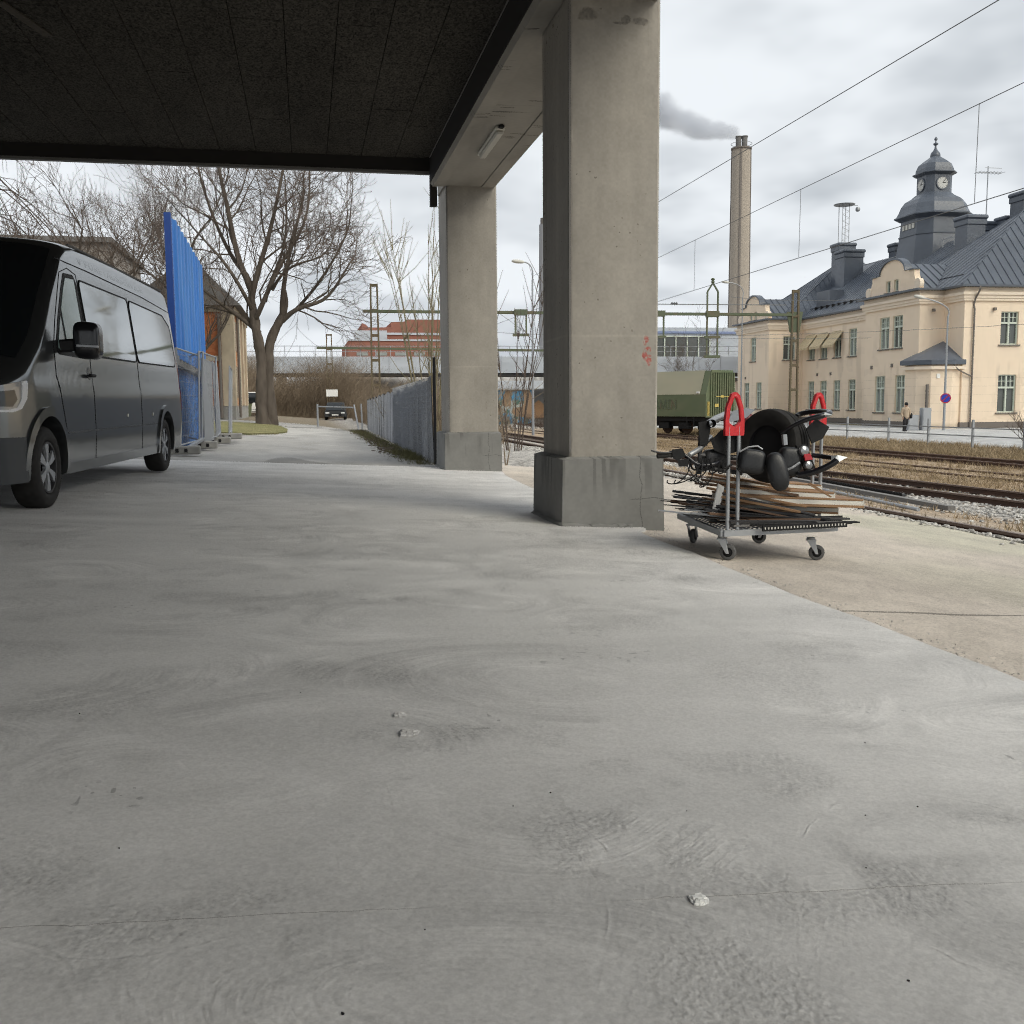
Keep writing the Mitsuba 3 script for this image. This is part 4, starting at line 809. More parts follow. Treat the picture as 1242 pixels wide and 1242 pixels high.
def wall_w(pos, s0, s1, wins, top=9.3, extra=None):
    p = sbox(s0, 0, s1, top)
    if extra is not None: p = p.union(extra)
    for c, wd, a, b in wins: p = p.difference(sbox(c - wd / 2, a, c + wd / 2, b))
    put('wall', extrude(p, 0.42, sp(0, pos, 0), SE, ZZ_), 'm_plaster', sta)
    for k, (c, wd, a, b) in enumerate(wins): window('w', c, wd, a, b, pos, dark=(k % 3 == 1))
def wall_s(pos, w0, w1, wins, top=9.3):
    p = sbox(w0, 0, w1, top)
    for c, wd, a, b in wins: p = p.difference(sbox(c - wd / 2, a, c + wd / 2, b))
    put('wall', extrude(p, -0.42, sp(pos, 0, 0), SW, ZZ_), 'm_plaster', sta)
    for c, wd, a, b in wins: window('s', c, wd, a, b, pos, dark=True)
def gable(c):
    th = np.linspace(0, np.pi, 15)
    return Polygon([(c - 3.75, 9.2), (c - 3.75, 9.62), (c - 3.45, 9.62), (c - 3.35, 9.9), (c - 3.05, 10.25), (c - 2.85, 10.7), (c - 2.85, 11.0), (c - 2.2, 11.0), (c - 2.2, 11.2)][:8] + [(c - 1.75 * math.cos(t), 11.05 + 0.95 * math.sin(t)) for t in th] + [(c + 2.2, 11.0), (c + 2.85, 11.0), (c + 2.85, 10.7), (c + 3.05, 10.25), (c + 3.35, 9.9), (c + 3.45, 9.62), (c + 3.75, 9.62), (c + 3.75, 9.2)])
gw = lambda c: [(c - .62, .55, 9.72, 10.55), (c + .5, .55, 9.72, 10.55)]
wall_w(-2.11, 2.31, 9.75, [(6.92, 1.35, 5.68, 7.98), (5.12, 1.35, 5.68, 7.98), (7.35, 1.4, 1.06, 3.72), (4.54, 1.35, 1.06, 3.72)] + [(6.6, .6, 9.72, 10.56), (5.5, .6, 9.72, 10.56)], 9.3, gable(6.03))
wall_w(1.3, 9.75, 27.7, [(18.15, 1.33, 5.7, 8.0), (20.88, 1.33, 5.7, 8.0), (23.46, 1.33, 5.7, 8.0), (25.9, 1.3, 5.7, 8.0), (18.1, 1.25, 1.14, 3.7), (20.82, 1.25, 1.14, 3.7), (23.35, 1.25, 1.14, 3.7), (25.85, 1.25, 1.14, 3.7)], 9.45)
wall_w(-2.11, 27.7, 35.3, [(31.43, 1.33, 5.77, 8.05), (32.9, 1.25, 1.2, 3.7), (29.9, 1.3, 1.2, 3.7), (31.0, .6, 9.72, 10.5), (32.1, .6, 9.72, 10.5)], 9.3, gable(31.55))
wall_w(-.24, 0, 2.31, []); wall_w(-.24, 35.3, 37.6, [])
wall_s(0, -.24, 17.2, [(3.14, 1.32, 5.64, 7.85), (3.14, 1.36, 1.06, 3.62), (7.2, 1.32, 5.64, 7.85), (7.2, 1.36, 1.06, 3.62)])
wall_s(2.31, -2.11, -.24, []); wall_s(27.7, -2.11, 1.3, [(-.08, 1.2, 5.78, 7.95)])
put('wall', sbx(37.2, 37.6, -.24, 17.2, 0, 9.3), 'm_plaster', sta); put('wall', sbx(0, 37.6, 16.8, 17.2, 0, 9.3), 'm_plaster', sta)
def ring(o0, o1, z0, z1): return sextr(FP.buffer(o1, join_style=2).difference(FP.buffer(o0, join_style=2)), z0, z1)
put('cornice', cat([ring(-.05, .14, 8.55, 8.72), ring(-.05, .30, 8.93, 9.12), ring(-.05, .20, 8.721, 8.929)]), 'm_plaster_trim', sta)
put('frieze', ring(-.05, .10, 9.121, 9.44), 'm_plaster_trim', sta)
put('eaves_gutter', ring(-.02, .52, 9.45, 9.58), 'm_roof', sta)
put('foot_course', ring(-.05, .06, 0, 0.42), 'm_sill', sta)
# roofs
mr = put('roof', extrude([(0.75, 9.58), (8.5, 15.0), (16.7, 9.58)], -29.0, sp(4.3, 0, 0), SW, ZZ_), 'm_roof', sta)
wings = []
PK = 15.5
for s0, s1 in ((-.5, 10.3), (27.3, 38.1)):
    c = (s0 + s1) / 2
    wings.append(spv(hull([(s0, -.76, 9.58), (s1, -.76, 9.58), (s0, 17.7, 9.58), (s1, 17.7, 9.58), (c, 7.3, PK), (c, 9.9, PK)])[0]))
    put('wing_roof', hull(wings[-1]), 'm_roof', sta)
def cross(c): return hull(spv([(c - 3.5, -1.75, 9.5), (c + 3.5, -1.75, 9.5), (c, -1.75, 11.75), (c - 3.5, 2.5, 9.5), (c + 3.5, 2.5, 9.5), (c, 2.5, 11.75)]))
put('gable_roof', cross(6.03), 'm_roof', sta); put('gable_roof', cross(31.55), 'm_roof', sta)
seams = []
def seam(a, b): seams.append(bar(sp(*a), sp(*b), 0.05, 0.07, up=(0, 0, 1)))
for s in np.arange(10.4, 27.3, .62): seam((s, .8, 9.62), (s, 8.45, 14.98))
for s0, s1 in ((-.5, 10.3), (27.3, 38.1)):
    c = (s0 + s1) / 2; hs = (s1 - s0) / 2
    for u in np.arange(-.95, .96, .115):        # slope facing the tracks
        k = 1 - abs(u); seam((c + u * hs, -.74, 9.6), (c + u * hs, -.76 + 8.06 * k, 9.6 + (PK - 9.58) * k))
    for w in np.arange(-.2, 17.5, .62):         # slope facing us
        k = min(1, (w + .76) / 8.06, (17.7 - w) / 7.8); seam((s0, w, 9.6), (s0 + hs * k, w, 9.6 + (PK - 9.58) * k))
    seam((s0, -.76, 9.6), (c, 7.3, PK + .03)); seam((s1, -.76, 9.6), (c, 7.3, PK + .03)); seam((c, 7.3, PK + .03), (c, 9.9, PK + .03))
for c in (6.03, 31.55):
    for w in np.arange(-1.6, 2.4, .6): seam((c - 3.5, w, 9.54), (c, w, 11.77)); seam((c + 3.5, w, 9.54), (c, w, 11.77))
put('roof_seam', cat(seams), 'm_roof', sta, kind='stuff')
put('snow_guard', cat([bar(sp(10.5, 1.7, 10.42), sp(27.2, 1.7, 10.42), .05), bar(sp(.6, 1.0, 10.45), sp(.6, 15.8, 10.45), .05), bar(sp(1.0, .35, 10.42), sp(4.0, .35, 10.42), .05)] + [sbx(s, s + .07, 1.6, 1.9, 10.15, 10.5) for s in np.arange(10.6, 27, 1.1)] + [sbx(.55, .8, w, w + .07, 10.2, 10.55) for w in np.arange(1.2, 15, 1.2)]), 'm_black', sta)
put('ridge_rail', cat([bar(sp(10.8, 7.7, 15.1), sp(15.6, 7.7, 15.1), .05)] + [bar(sp(s, 7.7, 14.4), sp(s, 7.7, 15.1), .05) for s in (10.8, 12.4, 14, 15.6)] + [bar(sp(20, 6.8, 14.5), sp(27, 6.8, 14.5), .05)]), 'm_zinc', sta)
for c in (6.03, 31.55): put('gable_hood', cat([extrude(shapely.geometry.LineString([(c - 1.8 * math.cos(t), 11.05 + 1.0 * math.sin(t)) for t in np.linspace(0, np.pi, 15)]).buffer(.07, cap_style=2), .55, sp(0, -2.24, 0), SE, ZZ_)] + [sbx(c - a - .05, c - a + .75, -2.24, -1.7, 11.0, 11.09) for a in (2.9, -2.2)]), 'm_roof', sta)
put('gable_scroll', cat([extrude(Point(c + o, 9.95).buffer(.38), .30, sp(0, -2.16, 0), SE, ZZ_) for c in (6.03, 31.55) for o in (-3.35, 3.35)]), 'm_plaster_trim', sta, smooth=40)
put('skylight', sbx(20.4, 21.6, 5.6, 6.4, 13.2, 13.75), 'm_roof', sta); put('skylight', sbx(24.0, 26.6, 2.0, 3.4, 10.5, 11.9), 'm_roof', sta)
def chim(s, w, z0, z1, a, b, name='roof_chimney'):
    k = put(name, sbx(s - a / 2, s + a / 2, w - b / 2, w + b / 2, z0, z1 - .75), 'm_roof', sta)
    put('cap', cat([sch(s - a / 2 - .18, s + a / 2 + .18, w - b / 2 - .18, w + b / 2 + .18, z1 - .33, z1, .10), sch(s - a / 2 - .09, s + a / 2 + .09, w - b / 2 - .09, w + b / 2 + .09, z1 - .75, z1 - .33, .04)]), 'm_roof', k)
chim(28.0, 5.9, 11.5, 16.0, 1.7, 1.9); chim(29.9, 6.2, 11.5, 16.9, 1.5, 1.6); chim(9.6, 6.2, 11.5, 15.9, 1.55, 1.5); chim(9.4, 10.75, 13, 17.75, 1.6, 1.7); chim(12.6, 9.5, 14, 16.0, 1.4, 1.5); chim(11.4, 10.6, 14, 16.25, 1.2, 1.2); chim(24.2, 8.6, 14.5, 16.1, 1.1, 1.1)
# clock tower: square with cut corners
TS, TW_ = 18.5, 8.5
def oct_loft(prof, cut=0.42):
    vs = []
    for r, z in prof:
        r = r * 1.02; c = r * (1 - cut); vs.append([(TS + x, TW_ + y, z) for x, y in ((-r, -c), (-c, -r), (c, -r), (r, -c), (r, c), (c, r), (-c, r), (-r, c))])
    v = np.array(vs).reshape(-1, 3); n = len(prof); f = []
    for a in range(n - 1):
        for b in range(8): c = (b + 1) % 8; f += [[a * 8 + b, a * 8 + c, (a + 1) * 8 + c], [a * 8 + b, (a + 1) * 8 + c, (a + 1) * 8 + b]]
    f += [[(n - 1) * 8, (n - 1) * 8 + b, (n - 1) * 8 + b + 1] for b in range(1, 7)]
    return spv(v), np.array(f)
tw = put('clock_tower', oct_loft([(2.62, 12.6), (2.42, 14.4), (2.26, 15.75), (2.32, 15.76), (2.32, 15.86), (2.24, 15.87), (2.16, 17.1), (2.30, 17.2), (2.66, 17.38), (2.66, 17.48), (2.5, 17.56), (2.33, 17.95), (2.2, 18.35), (1.95, 18.75), (1.5, 19.05), (1.26, 19.3), (1.17, 19.32), (1.17, 20.75), (1.26, 20.82), (1.50, 20.95), (1.50, 21.02), (1.30, 21.08), (1.27, 21.35), (1.12, 21.75), (.80, 22.05), (.45, 22.32), (.32, 22.45)]), 'm_roof', sta)
put('finial', lathe([(.30, 22.4), (.36, 22.55), (.42, 22.75), (.36, 22.98), (.18, 23.2), (.09, 23.4), (.07, 23.6), (.2, 23.68), (.2, 23.78), (.06, 23.85), (.05, 24.0), (.14, 24.08), (.12, 24.2), (.001, 24.35)], sp(TS, TW_, -.25) , (0, 0, 1), 12), 'm_roof', tw, smooth=40)
for face in ('s', 'w'):
    nrm, side = (-SE, -SW) if face == 's' else (-SW, SE)
    c = sp(TS, TW_, 20.05) + nrm * 1.203
    dk = put('clock', lathe([(.001, .05), (.47, .05), (.50, .0)], c, nrm, 28), 'm_dial', tw)
    hands = []
    for ang, L, w_ in ((math.radians(86), .30, .05), (math.radians(40), .44, .04)):
        d_ = side * math.sin(ang) * (-1 if face == 's' else -1) + ZZ_ * math.cos(ang); hands.append(bar(c + nrm * .06, c + nrm * .06 + d_ * L, w_, .02, up=nrm))
    for q in range(12): d_ = side * math.sin(q * math.pi / 6) + ZZ_ * math.cos(q * math.pi / 6); hands.append(bar(c + nrm * .055 + d_ * .37, c + nrm * .055 + d_ * .45, .03, .01, up=nrm))
    scene[dk + '__hands'] = mikit.ply(cat(hands), 'm_black')
    scene[dk + '__ring'] = mikit.ply(lathe([(.49, .02), (.49, .07), (.57, .07), (.57, .0)], c, nrm, 28), 'm_roof')
for q in range(4): scene[f'{tw}__vent' + (f'_{q:03d}' if q else '')] = mikit.ply(sbx(TS - .95 + .5 * q, TS - .65 + .5 * q, TW_ - 2.32, TW_ - 2.1, 16.35, 16.75), 'm_offwhite')
# awnings
for k, c in enumerate((20.9, 23.45, 25.9)):
    a, b = c - 1.05, c + 1.05; v = spv([(a, 1.28, 7.95), (b, 1.28, 7.95), (b, .35, 6.75), (a, .35, 6.75), (b, .35, 6.55), (a, .35, 6.55), (a, 1.28, 7.9), (b, 1.28, 7.9), (b, .38, 6.72), (a, .38, 6.72)])
    put('awning', (v, np.array([[0, 1, 2], [0, 2, 3], [3, 2, 4], [3, 4, 5], [0, 3, 9], [0, 9, 6], [1, 8, 2], [1, 7, 8]])), 'm_awning', sta)
# corner porch with its pointed roof in the nook
pc = [(0.15, -.24), (-.05, -1.0), (.25, -2.35), (1.0, -3.0), (2.31, -3.05), (2.31, -.24)]
PP = Polygon(pc)
po = put('porch', sextr(PP, 0, 4.3), 'm_plaster', sta)
scene[po + '__cornice'] = mikit.ply(sextr(PP.buffer(.22, join_style=2).difference(PP.buffer(-.05)), 4.0, 4.2), 'm_plaster_trim')
scene[po + '__roof'] = mikit.ply(hull([sp(s, w, z) for (s, w) in PP.buffer(.25, join_style=2).exterior.coords for z in (4.32, 4.62)] + [sp(2.28, -.28, 6.0)]), 'm_roof')
scene[po + '__slot_window'] = mikit.ply(sbx(.22, .40, -2.62, -2.50, 1.25, 3.0), 'm_sill')
put('downpipe', cat([tube(hose([sp(-.55, .45, 9.45), sp(-.5, .45, 9.1), sp(-.12, .42, 8.6), sp(-.12, .42, 8.0)], 8), .06), tube([sp(-.12, .42, 8.0), sp(-.12, .42, .1)], .06), tube(hose([sp(-.2, -.9, 4.4), sp(-.2, -.7, 4.0), sp(-.15, .42, 3.5)], 8), .05)]), 'm_sill', sta, smooth=40)
for s, w, z in ((2.2, -1.2, 8.2), (-.03, 1.9, 8.1)): put('wall_lamp', cat([sbx(s - .2, s, w - .08, w + .08, z - .2, z)]), 'm_sill', sta)
for s, z in ((8.6, 4.4), (5.7, 4.45), (3.1, 4.3), (33.2, 4.2), (24.6, 4.3), (22.0, 4.3)): put('wall_vent', sbx(s - .14, s + .14, (-2.16 if not 9.75 < s < 27.7 else 1.25), (-2.1 if not 9.75 < s < 27.7 else 1.31), z - .12, z + .12), 'm_sill', sta)
# masts on the roof
an = thing('antenna_mast', 'lattice antenna mast with a flat disc top above the double roof chimney', 'antenna mast')
c = sp(29.9, 6.2, 16.88)
put('lattice', cat([tube([c + [dx, dy, 0], c + [dx, dy, 3.6]], .035, 5) for dx in (-.35, .35) for dy in (-.35, .35)] + [bar(c + [.35 * (-1) ** k, -.35, .3 * k], c + [-.35 * (-1) ** k, -.35, .3 * (k + 1)], .03) for k in range(12)]), 'm_zinc', an)
put('disc', lathe([(.001, 3.6), (.95, 3.62), (1.0, 3.7), (.001, 3.82)], c, (0, 0, 1), 20), 'm_zinc', an); put('camera_head', cat([blob(c + [1.3, -.2, 3.25], .2, .2, .22), bar(c + [.6, 0, 3.66], c + [1.3, -.2, 3.6], .05)]), 'm_zinc', an)
tv = thing('television_aerial', 'thin aerial mast with crossbars behind the roof ridge', 'aerial')
c = sp(12.6, 9.5, 15.98)
put('mast', tube([c, c + [0, 0, 4.4]], .04, 6), 'm_zinc', tv); put('crossbars', cat([bar(c + [-1.0, 0, 3.9], c + [1.2, 0, 3.9], .04), bar(c + [-.5, -.3, 4.2], c + [1.0, -.3, 4.2], .035)] + [bar(c + [x, -.45, 3.9], c + [x, .45, 3.9], .03) for x in np.arange(-.9, 1.2, .3)]), 'm_zinc', tv)
low = thing('low_annex', 'low cream annex at the far end of the station', 'annex')
put('wall', sbx(37.8, 46, -1.2, 10, 0, 4.0), 'm_plaster', low); put('flat_roof', sbx(37.7, 46.2, -1.5, 10.3, 4.0, 4.35), 'm_sill', low)
put('wall_sign', sbx(.12, .16, -2.0, -1.6, 3.4, 3.7), 'm_white', sta)

# ---------------------------------------------------------------- in front of the station
def lamp_pole(label, x, y, z0, h, arm, mat='m_zinc', cat_='street lamp'):
    t = thing('street_lamp', label, cat_)
    put('pole', tube([(x, y, z0), (x, y, z0 + h * .9)], [.085, .05]), mat, t, smooth=40)
    e = np.array([x, y, z0 + h]) + arm
    put('arm', tube(hose([(x, y, z0 + h * .9), (x + arm[0] * .12, y + arm[1] * .12, z0 + h * .98), tuple(e)], 8), .04), mat, t, smooth=40)
    put('lamp_head', blob(e + unit(arm) * .22, .38, .16, .11, [unit(arm), unit(np.cross([0, 0, 1], arm)), [0, 0, 1]], 2.4), 'm_offwhite', t, smooth=True)
    return t
lamp_pole('curved-arm street lamp rising in front of the station porch', 39.96, 58.2, -1.05, 8.05, np.array([-1.75, .1, .35]))
sg = thing('road_sign', 'round blue no-parking sign with red rim on the lamp post', 'road sign')
c = np.array([39.93, 58.07, 1.05]); nn = unit([-.55, -.83, 0])
put('disc', lathe([(.001, .02), (.31, .02), (.32, 0), (.001, -.012)], c, nn, 28), 'm_signblue', sg)
sd = unit(np.cross(nn, [0, 0, 1])); put('rim', lathe([(.255, .026), (.315, .026), (.315, .012), (.255, .012)], c, nn, 28), 'm_red_plastic', sg); put('bar', bar(c + nn * .022 - sd * .19 + [0, 0, .19], c + nn * .022 + sd * .19 - [0, 0, .19], .06, .012, up=nn), 'm_red_plastic', sg)
lamp_pole('tall street lamp rising behind the left end of the station roof', 39.6, 88.5, -1.0, 12.6, np.array([-1.5, 0, .15]))
for k, (x, y, w_, h, lb) in enumerate([(38.15, 58.9, .75, 1.0, 'lower grey utility cabinet left of the taller one'), (38.95, 58.7, .62, 1.45, 'taller grey utility cabinet beside the lamp post')]):
    u = thing('utility_cabinet', lb, 'cabinet', 'grey cabinets in front of the station'); put('box', chbox(x - w_ / 2, x + w_ / 2, y - .2, y + .2, -1.0, -1.0 + h, .03), 'm_zinc', u); put('door', bx(x - w_ / 2 + .06, x + w_ / 2 - .06, y - .215, y - .2, -.9, -1.1 + h), 'm_zinc', u)
wf = thing('wire_fence', 'low post and rail wire fence along the far side of the tracks', 'wire fence')
pts = [(29.95, 34.2), (29.8, 37.8), (29.75, 41.15), (29.6, 44.3), (29.7, 47.9), (29.4, 51.5), (29.0, 55.2), (28.6, 59.5), (28.2, 64), (27.8, 69)]
for x, y in pts: put('post', bar((x, y, float(zt(x, y)) - .1), (x, y, float(zt(x, y)) + 1.36), .09), 'm_zinc', wf)
for h in (.98, .62):
    for a, b in zip(pts[:-1], pts[1:]): put('rail', bar((*a, float(zt(*a)) + h), (*b, float(zt(*b)) + h), .045, .05), 'm_zinc', wf)
put('end_post', bar((30.35, 38.3, -1.3), (30.35, 38.3, .05), .13), 'm_darksteel', wf)
# the passer-by
def figure(bones, length=0.03, it=6):
    m = m3.Manifold()
    for a, ra, b, rb in bones:
        s0 = m3.Manifold.sphere(ra, 16).translate(list(map(float, a))); s1 = m3.Manifold.sphere(rb, 16).translate(list(map(float, b))); m = m + (s0 + s1).hull()
    m = m.refine_to_length(length).to_mesh(); t = trimesh.Trimesh(m.vert_properties[:, :3], m.tri_verts)
    trimesh.smoothing.filter_taubin(t, iterations=it); return t
pe = thing('person', 'person in beige jacket, dark trousers and black cap walking past the station', 'person')
PX, PY, PZ = 36.6, 57.2, -1.0
def pp(a): return np.array([PX, PY, PZ]) + np.array(a)
bones = [((0, 0, .98), .15, (0, 0, 1.36), .17), ((-.17, 0, 1.40), .075, (.17, 0, 1.40), .075), ((0, 0, 1.42), .06, (0, -.02, 1.55), .055), ((0, -.02, 1.62), .095, (0, -.03, 1.68), .095),
         ((-.09, 0, .95), .095, (-.12, -.10, .52), .065), ((-.12, -.10, .52), .062, (-.11, .02, .09), .045), ((-.11, .02, .07), .045, (-.11, -.14, .05), .04),
         ((.09, 0, .95), .095, (.10, .04, .52), .065), ((.10, .04, .52), .062, (.11, .22, .12), .045), ((.11, .22, .09), .045, (.11, .08, .05), .04),
         ((-.21, 0, 1.40), .06, (-.27, .04, 1.12), .048), ((-.27, .04, 1.12), .045, (-.27, -.10, .90), .034), ((.21, 0, 1.40), .06, (.27, -.02, 1.12), .048), ((.27, -.02, 1.12), .045, (.29, .06, .88), .034)]
for s, hx, hy in ((-1, -.27, -.11), (1, .29, .065)):
    bones.append(((hx, hy, .87), .036, (hx, hy - .01, .81), .032))
    for q in range(4): bones.append(((hx + (q - 1.5) * .016, hy - .02, .81), .010, (hx + (q - 1.5) * .015, hy - .01, .735 + .008 * abs(q - 1.5)), .008))
    bones.append(((hx, hy - .035, .86), .011, (hx - s * .02, hy - .06, .79), .009))
f = figure(bones, .02); f.vertices += [PX, PY, PZ]
put('body', f, 'm_skin', pe, smooth=True)
jk = figure([((0, 0, .93), .19, (0, 0, 1.36), .20), ((-.19, 0, 1.40), .10, (.19, 0, 1.40), .10), ((-.21, 0, 1.40), .085, (-.27, .04, 1.12), .07), ((-.27, .04, 1.12), .066, (-.27, -.09, .93), .05), ((.21, 0, 1.40), .085, (.27, -.02, 1.12), .07), ((.27, -.02, 1.12), .066, (.29, .055, .92), .05)]); jk.vertices += [PX, PY, PZ]
put('jacket', jk, 'm_jacket', pe, smooth=True)
tr = figure([((-.08, 0, .93), .13, (-.12, -.10, .52), .09), ((-.12, -.10, .52), .088, (-.11, .02, .11), .068), ((-.11, .02, .07), .06, (-.11, -.14, .05), .052), ((.08, 0, .93), .13, (.10, .04, .52), .09), ((.10, .04, .52), .088, (.11, .22, .13), .068), ((.11, .22, .09), .06, (.11, .08, .05), .052)]); tr.vertices += [PX, PY, PZ]
put('trousers', tr, 'm_trousers', pe, smooth=True)
cp = figure([((0, -.02, 1.70), .112, (0, -.03, 1.72), .11), ((0, -.1, 1.68), .06, (0, -.15, 1.67), .05)]); cp.vertices += [PX, PY, PZ]; put('cap', cp, 'm_black', pe, smooth=True)
bg_ = thing('shoulder_bag', 'dark shoulder bag hanging at the right hip of the person', 'bag')
put('pouch', blob(pp((.36, .05, .98)), .08, .14, .17, None, 4), 'm_black', bg_, smooth=True); put('strap', tube([pp((.34, .05, 1.12)), pp((.22, .03, 1.44)), pp((.05, -.2, 1.40))], .018, 6), 'm_black', bg_)
# ---------------------------------------------------------------- the trolley and its load
def tz(x, y): return float(za(x, y))
tro = thing('platform_trolley', 'steel platform trolley with two red loop handles and four castors', 'trolley')
WHEELS = [(3.08, 7.07), (3.93, 7.30), (3.20, 8.07), (3.90, 8.28)]
DZ = 0.10
for k, (x, y) in enumerate(WHEELS):
    g = tz(x, y); a = unit([math.cos(-.5 + .9 * k), math.sin(-.5 + .9 * k) * .35, 0]) if k != 1 else unit([.93, -.36, 0])
    if k == 0: a = unit([.86, -.5, 0])
    c = np.array([x, y, g + .0625]); ax = unit(np.cross(a, [0, 0, 1]))
    cs = put('castor', lathe([(.036, -.018), (.05, -.02), (.06, -.014), (.0625, 0), (.06, .014), (.05, .02), (.036, .018)], c, ax, 28), 'm_grey_rubber', tro, smooth=40)
    put('wheel_hub', lathe([(.001, -.022), (.014, -.022), (.018, -.014), (.037, -.012), (.037, .012), (.018, .014), (.014, .022), (.001, .022)], c, ax, 20), 'm_black', cs)
    top = c - a * .045 + [0, 0, .10]
    fork = [hull([c + ax * s + p for s in (o, o + .004) for p in ([-.012, 0, -.01], [.012, 0, -.01], [0, 0, .012])] + [top + ax * s + p for s in (o * 1.15, o * 1.15 + .004) for p in (a * .03, -a * .03)]) for o in (-.031, .027)]
    put('fork', cat(fork + [bar(top - ax * .042, top + ax * .042, .07, .012, up=(0, 0, 1)), lathe([(.03, 0), (.034, .02), (.001, .022)], top, (0, 0, 1), 16)]), 'm_steel', cs, smooth=30)
zd = -0.165 + .20
LA, LB, RA, RB = np.array([3.00, 6.98]), np.array([3.10, 8.15]), np.array([4.01, 7.15]), np.array([3.99, 8.35])
def dk(u, v, z=0.0):
    p = LA * (1 - u) * (1 - v) + RA * u * (1 - v) + LB * (1 - u) * v + RB * u * v; return np.array([p[0], p[1], zd + .012 - .012 * u + z])
put('deck_frame', cat([bar(dk(0, 0), dk(1, 0), .035, .045), bar(dk(0, 1), dk(1, 1), .035, .045), bar(dk(0, 0), dk(0, 1), .035, .045), bar(dk(1, 0), dk(1, 1), .035, .045)] + [bar(dk(u, 0), dk(u, 1), .03, .03) for u in (.25, .5, .75)]), 'm_zinc', tro)
put('deck_mesh', cat([bar(dk(u, 0, .024), dk(u, 1, .024), .006) for u in np.linspace(.04, .96, 22)] + [bar(dk(0, v, .027), dk(1, v, .027), .006) for v in np.linspace(.04, .96, 16)]), 'm_zinc', tro, kind='stuff')
def handle(p, dirn, z0):
    """Two steel legs and a red plastic loop on top."""
    d = unit(np.array([*dirn, 0.0])); w = .043; p = np.array([*p, 0.0]); zt0 = .835
    put('handle_leg', tube([p - d * w + [0, 0, z0], p - d * w + [0, 0, zt0]], .0145, 12), 'm_zinc', tro, smooth=40); put('handle_leg', tube([p + d * w + [0, 0, z0 - .02], p + d * w + [0, 0, zt0]], .0145, 12), 'm_zinc', tro, smooth=40)
    U, Vv = d, np.array([0, 0, 1.0])
    outer = Polygon([(-.075, .0), (.075, 0), (.077, .10), (.066, .20), (.035, .285), (.015, .305), (-.005, .308), (-.025, .295), (-.065, .20), (-.076, .10)]).buffer(.006)
    hole = Polygon([(-.044, .09), (.0, .062), (.046, .10), (.050, .14), (.043, .19), (.018, .268), (-.006, .274), (-.041, .19), (-.050, .135)]).buffer(.004)
    hk = put('handle_loop', extrude(outer.difference(hole).buffer(-.006).buffer(.006), .028, p - np.cross(U, Vv) * .014 + [0, 0, .775], U, Vv), 'm_red_plastic', tro, smooth=False, label='red plastic loop handle')
    put('grip', cat([tube([p + U * a + [0, 0, .775 + b] for a, b in ((-.058, .12), (-.05, .20), (-.018, .278), (.006, .288), (.024, .272), (.052, .20), (.062, .12))], .017, 10)]), 'm_red_plastic', hk, smooth=40)
handle((3.09, 7.02), (.985, .17), .05); handle((4.17, 7.78), (.97, .24), .05)

# planks, panels and steel sections stacked on the deck
def slat(name, a, b, w, h, mat, label, catg, group=None, c=0.002, parts=None):
    k = put(name, bar(a, b, w, h, c=c), mat, label=label, category=catg, group=group); return k
def dke(u, v, z): return dk(u, v, z)
G1 = 'dark steel strips heaped on the trolley'
for k in range(40):
    u0 = -.06 + .3 * rng.random(); u1 = u0 + .55 + .45 * rng.random(); v0 = -.04 + .55 * rng.random(); z = .032 + .05 * rng.random()
    slat('steel_strip', dke(u0, v0 + .08 * rng.random(), z + .04 * rng.random()), dke(min(u1, 1.16), v0 - .06 * rng.random(), z), .035 + .035 * rng.random(), .006 + .012 * rng.random(), ('m_black', 'm_darksteel', 'm_black', 'm_wood_dark', 'm_shade_grey')[k % 5], 'thin dark strip in the heap of strips lying across the trolley deck', 'strip', G1)
for k in range(44):
    v0 = .0 + .022 * k + .01 * rng.normal(); z = .045 + .10 * rng.random() ** 1.3 * (.4 + v0); u0, u1 = -.22 + .26 * rng.random(), .70 + .42 * rng.random()
    slat('steel_strip', dke(u0, min(v0 + .12 + .05 * rng.normal(), 1.0), z + .05 + .05 * rng.random()), dke(u1, min(max(v0 * .8 + .05 * rng.normal(), -.06), .95), z * .75), .03 + .02 * rng.random(), .006 + .014 * (k % 3 == 0), ('m_darksteel', 'm_black', 'm_black', 'm_wood_dark', 'm_darksteel', 'm_shade_grey')[k % 6], 'thin dark strip in the heap of strips lying across the trolley deck', 'strip', G1)
ps = thing('perforated_rail', 'black perforated rail along the front edge of the trolley', 'perforated rail')
a, b = dke(.30, -.07, .035), dke(1.02, -.10, .045)
put('web', bar(a, b, .012, .045), 'm_black', ps); put('holes', cat([bar(a + (b - a) * u - [0, .009, 0], a + (b - a) * (u + .012) - [0, .009, 0], .006, .016) for u in np.linspace(.02, .96, 26)]), 'm_offwhite', ps, kind='stuff')
ps = thing('perforated_rail', 'black perforated rail sticking out at the right end of the trolley', 'perforated rail')
a, b = dke(.80, .02, .07), dke(1.13, .10, .055)
put('web', bar(a, b, .012, .05), 'm_black', ps); put('holes', cat([bar(a + (b - a) * u - [0, .009, 0], a + (b - a) * (u + .02) - [0, .009, 0], .006, .018) for u in np.linspace(.03, .94, 14)]), 'm_offwhite', ps, kind='stuff')
slat('white_tray', dke(.84, -.03, .018), dke(1.08, .04, .02), .10, .018, 'm_white', 'white tray edge under the perforated rails', 'tray')
slat('steel_rod', dke(-.42, .42, .135), dke(.35, .1, .07), .012, .012, 'm_steel', 'thin steel rod jutting out to the left in front of the pillar foot', 'rod')
slat('steel_rod', dke(-.16, .30, .12), dke(.6, .02, .06), .03, .012, 'm_steel', 'bright flat steel bar on the left of the trolley deck', 'bar')
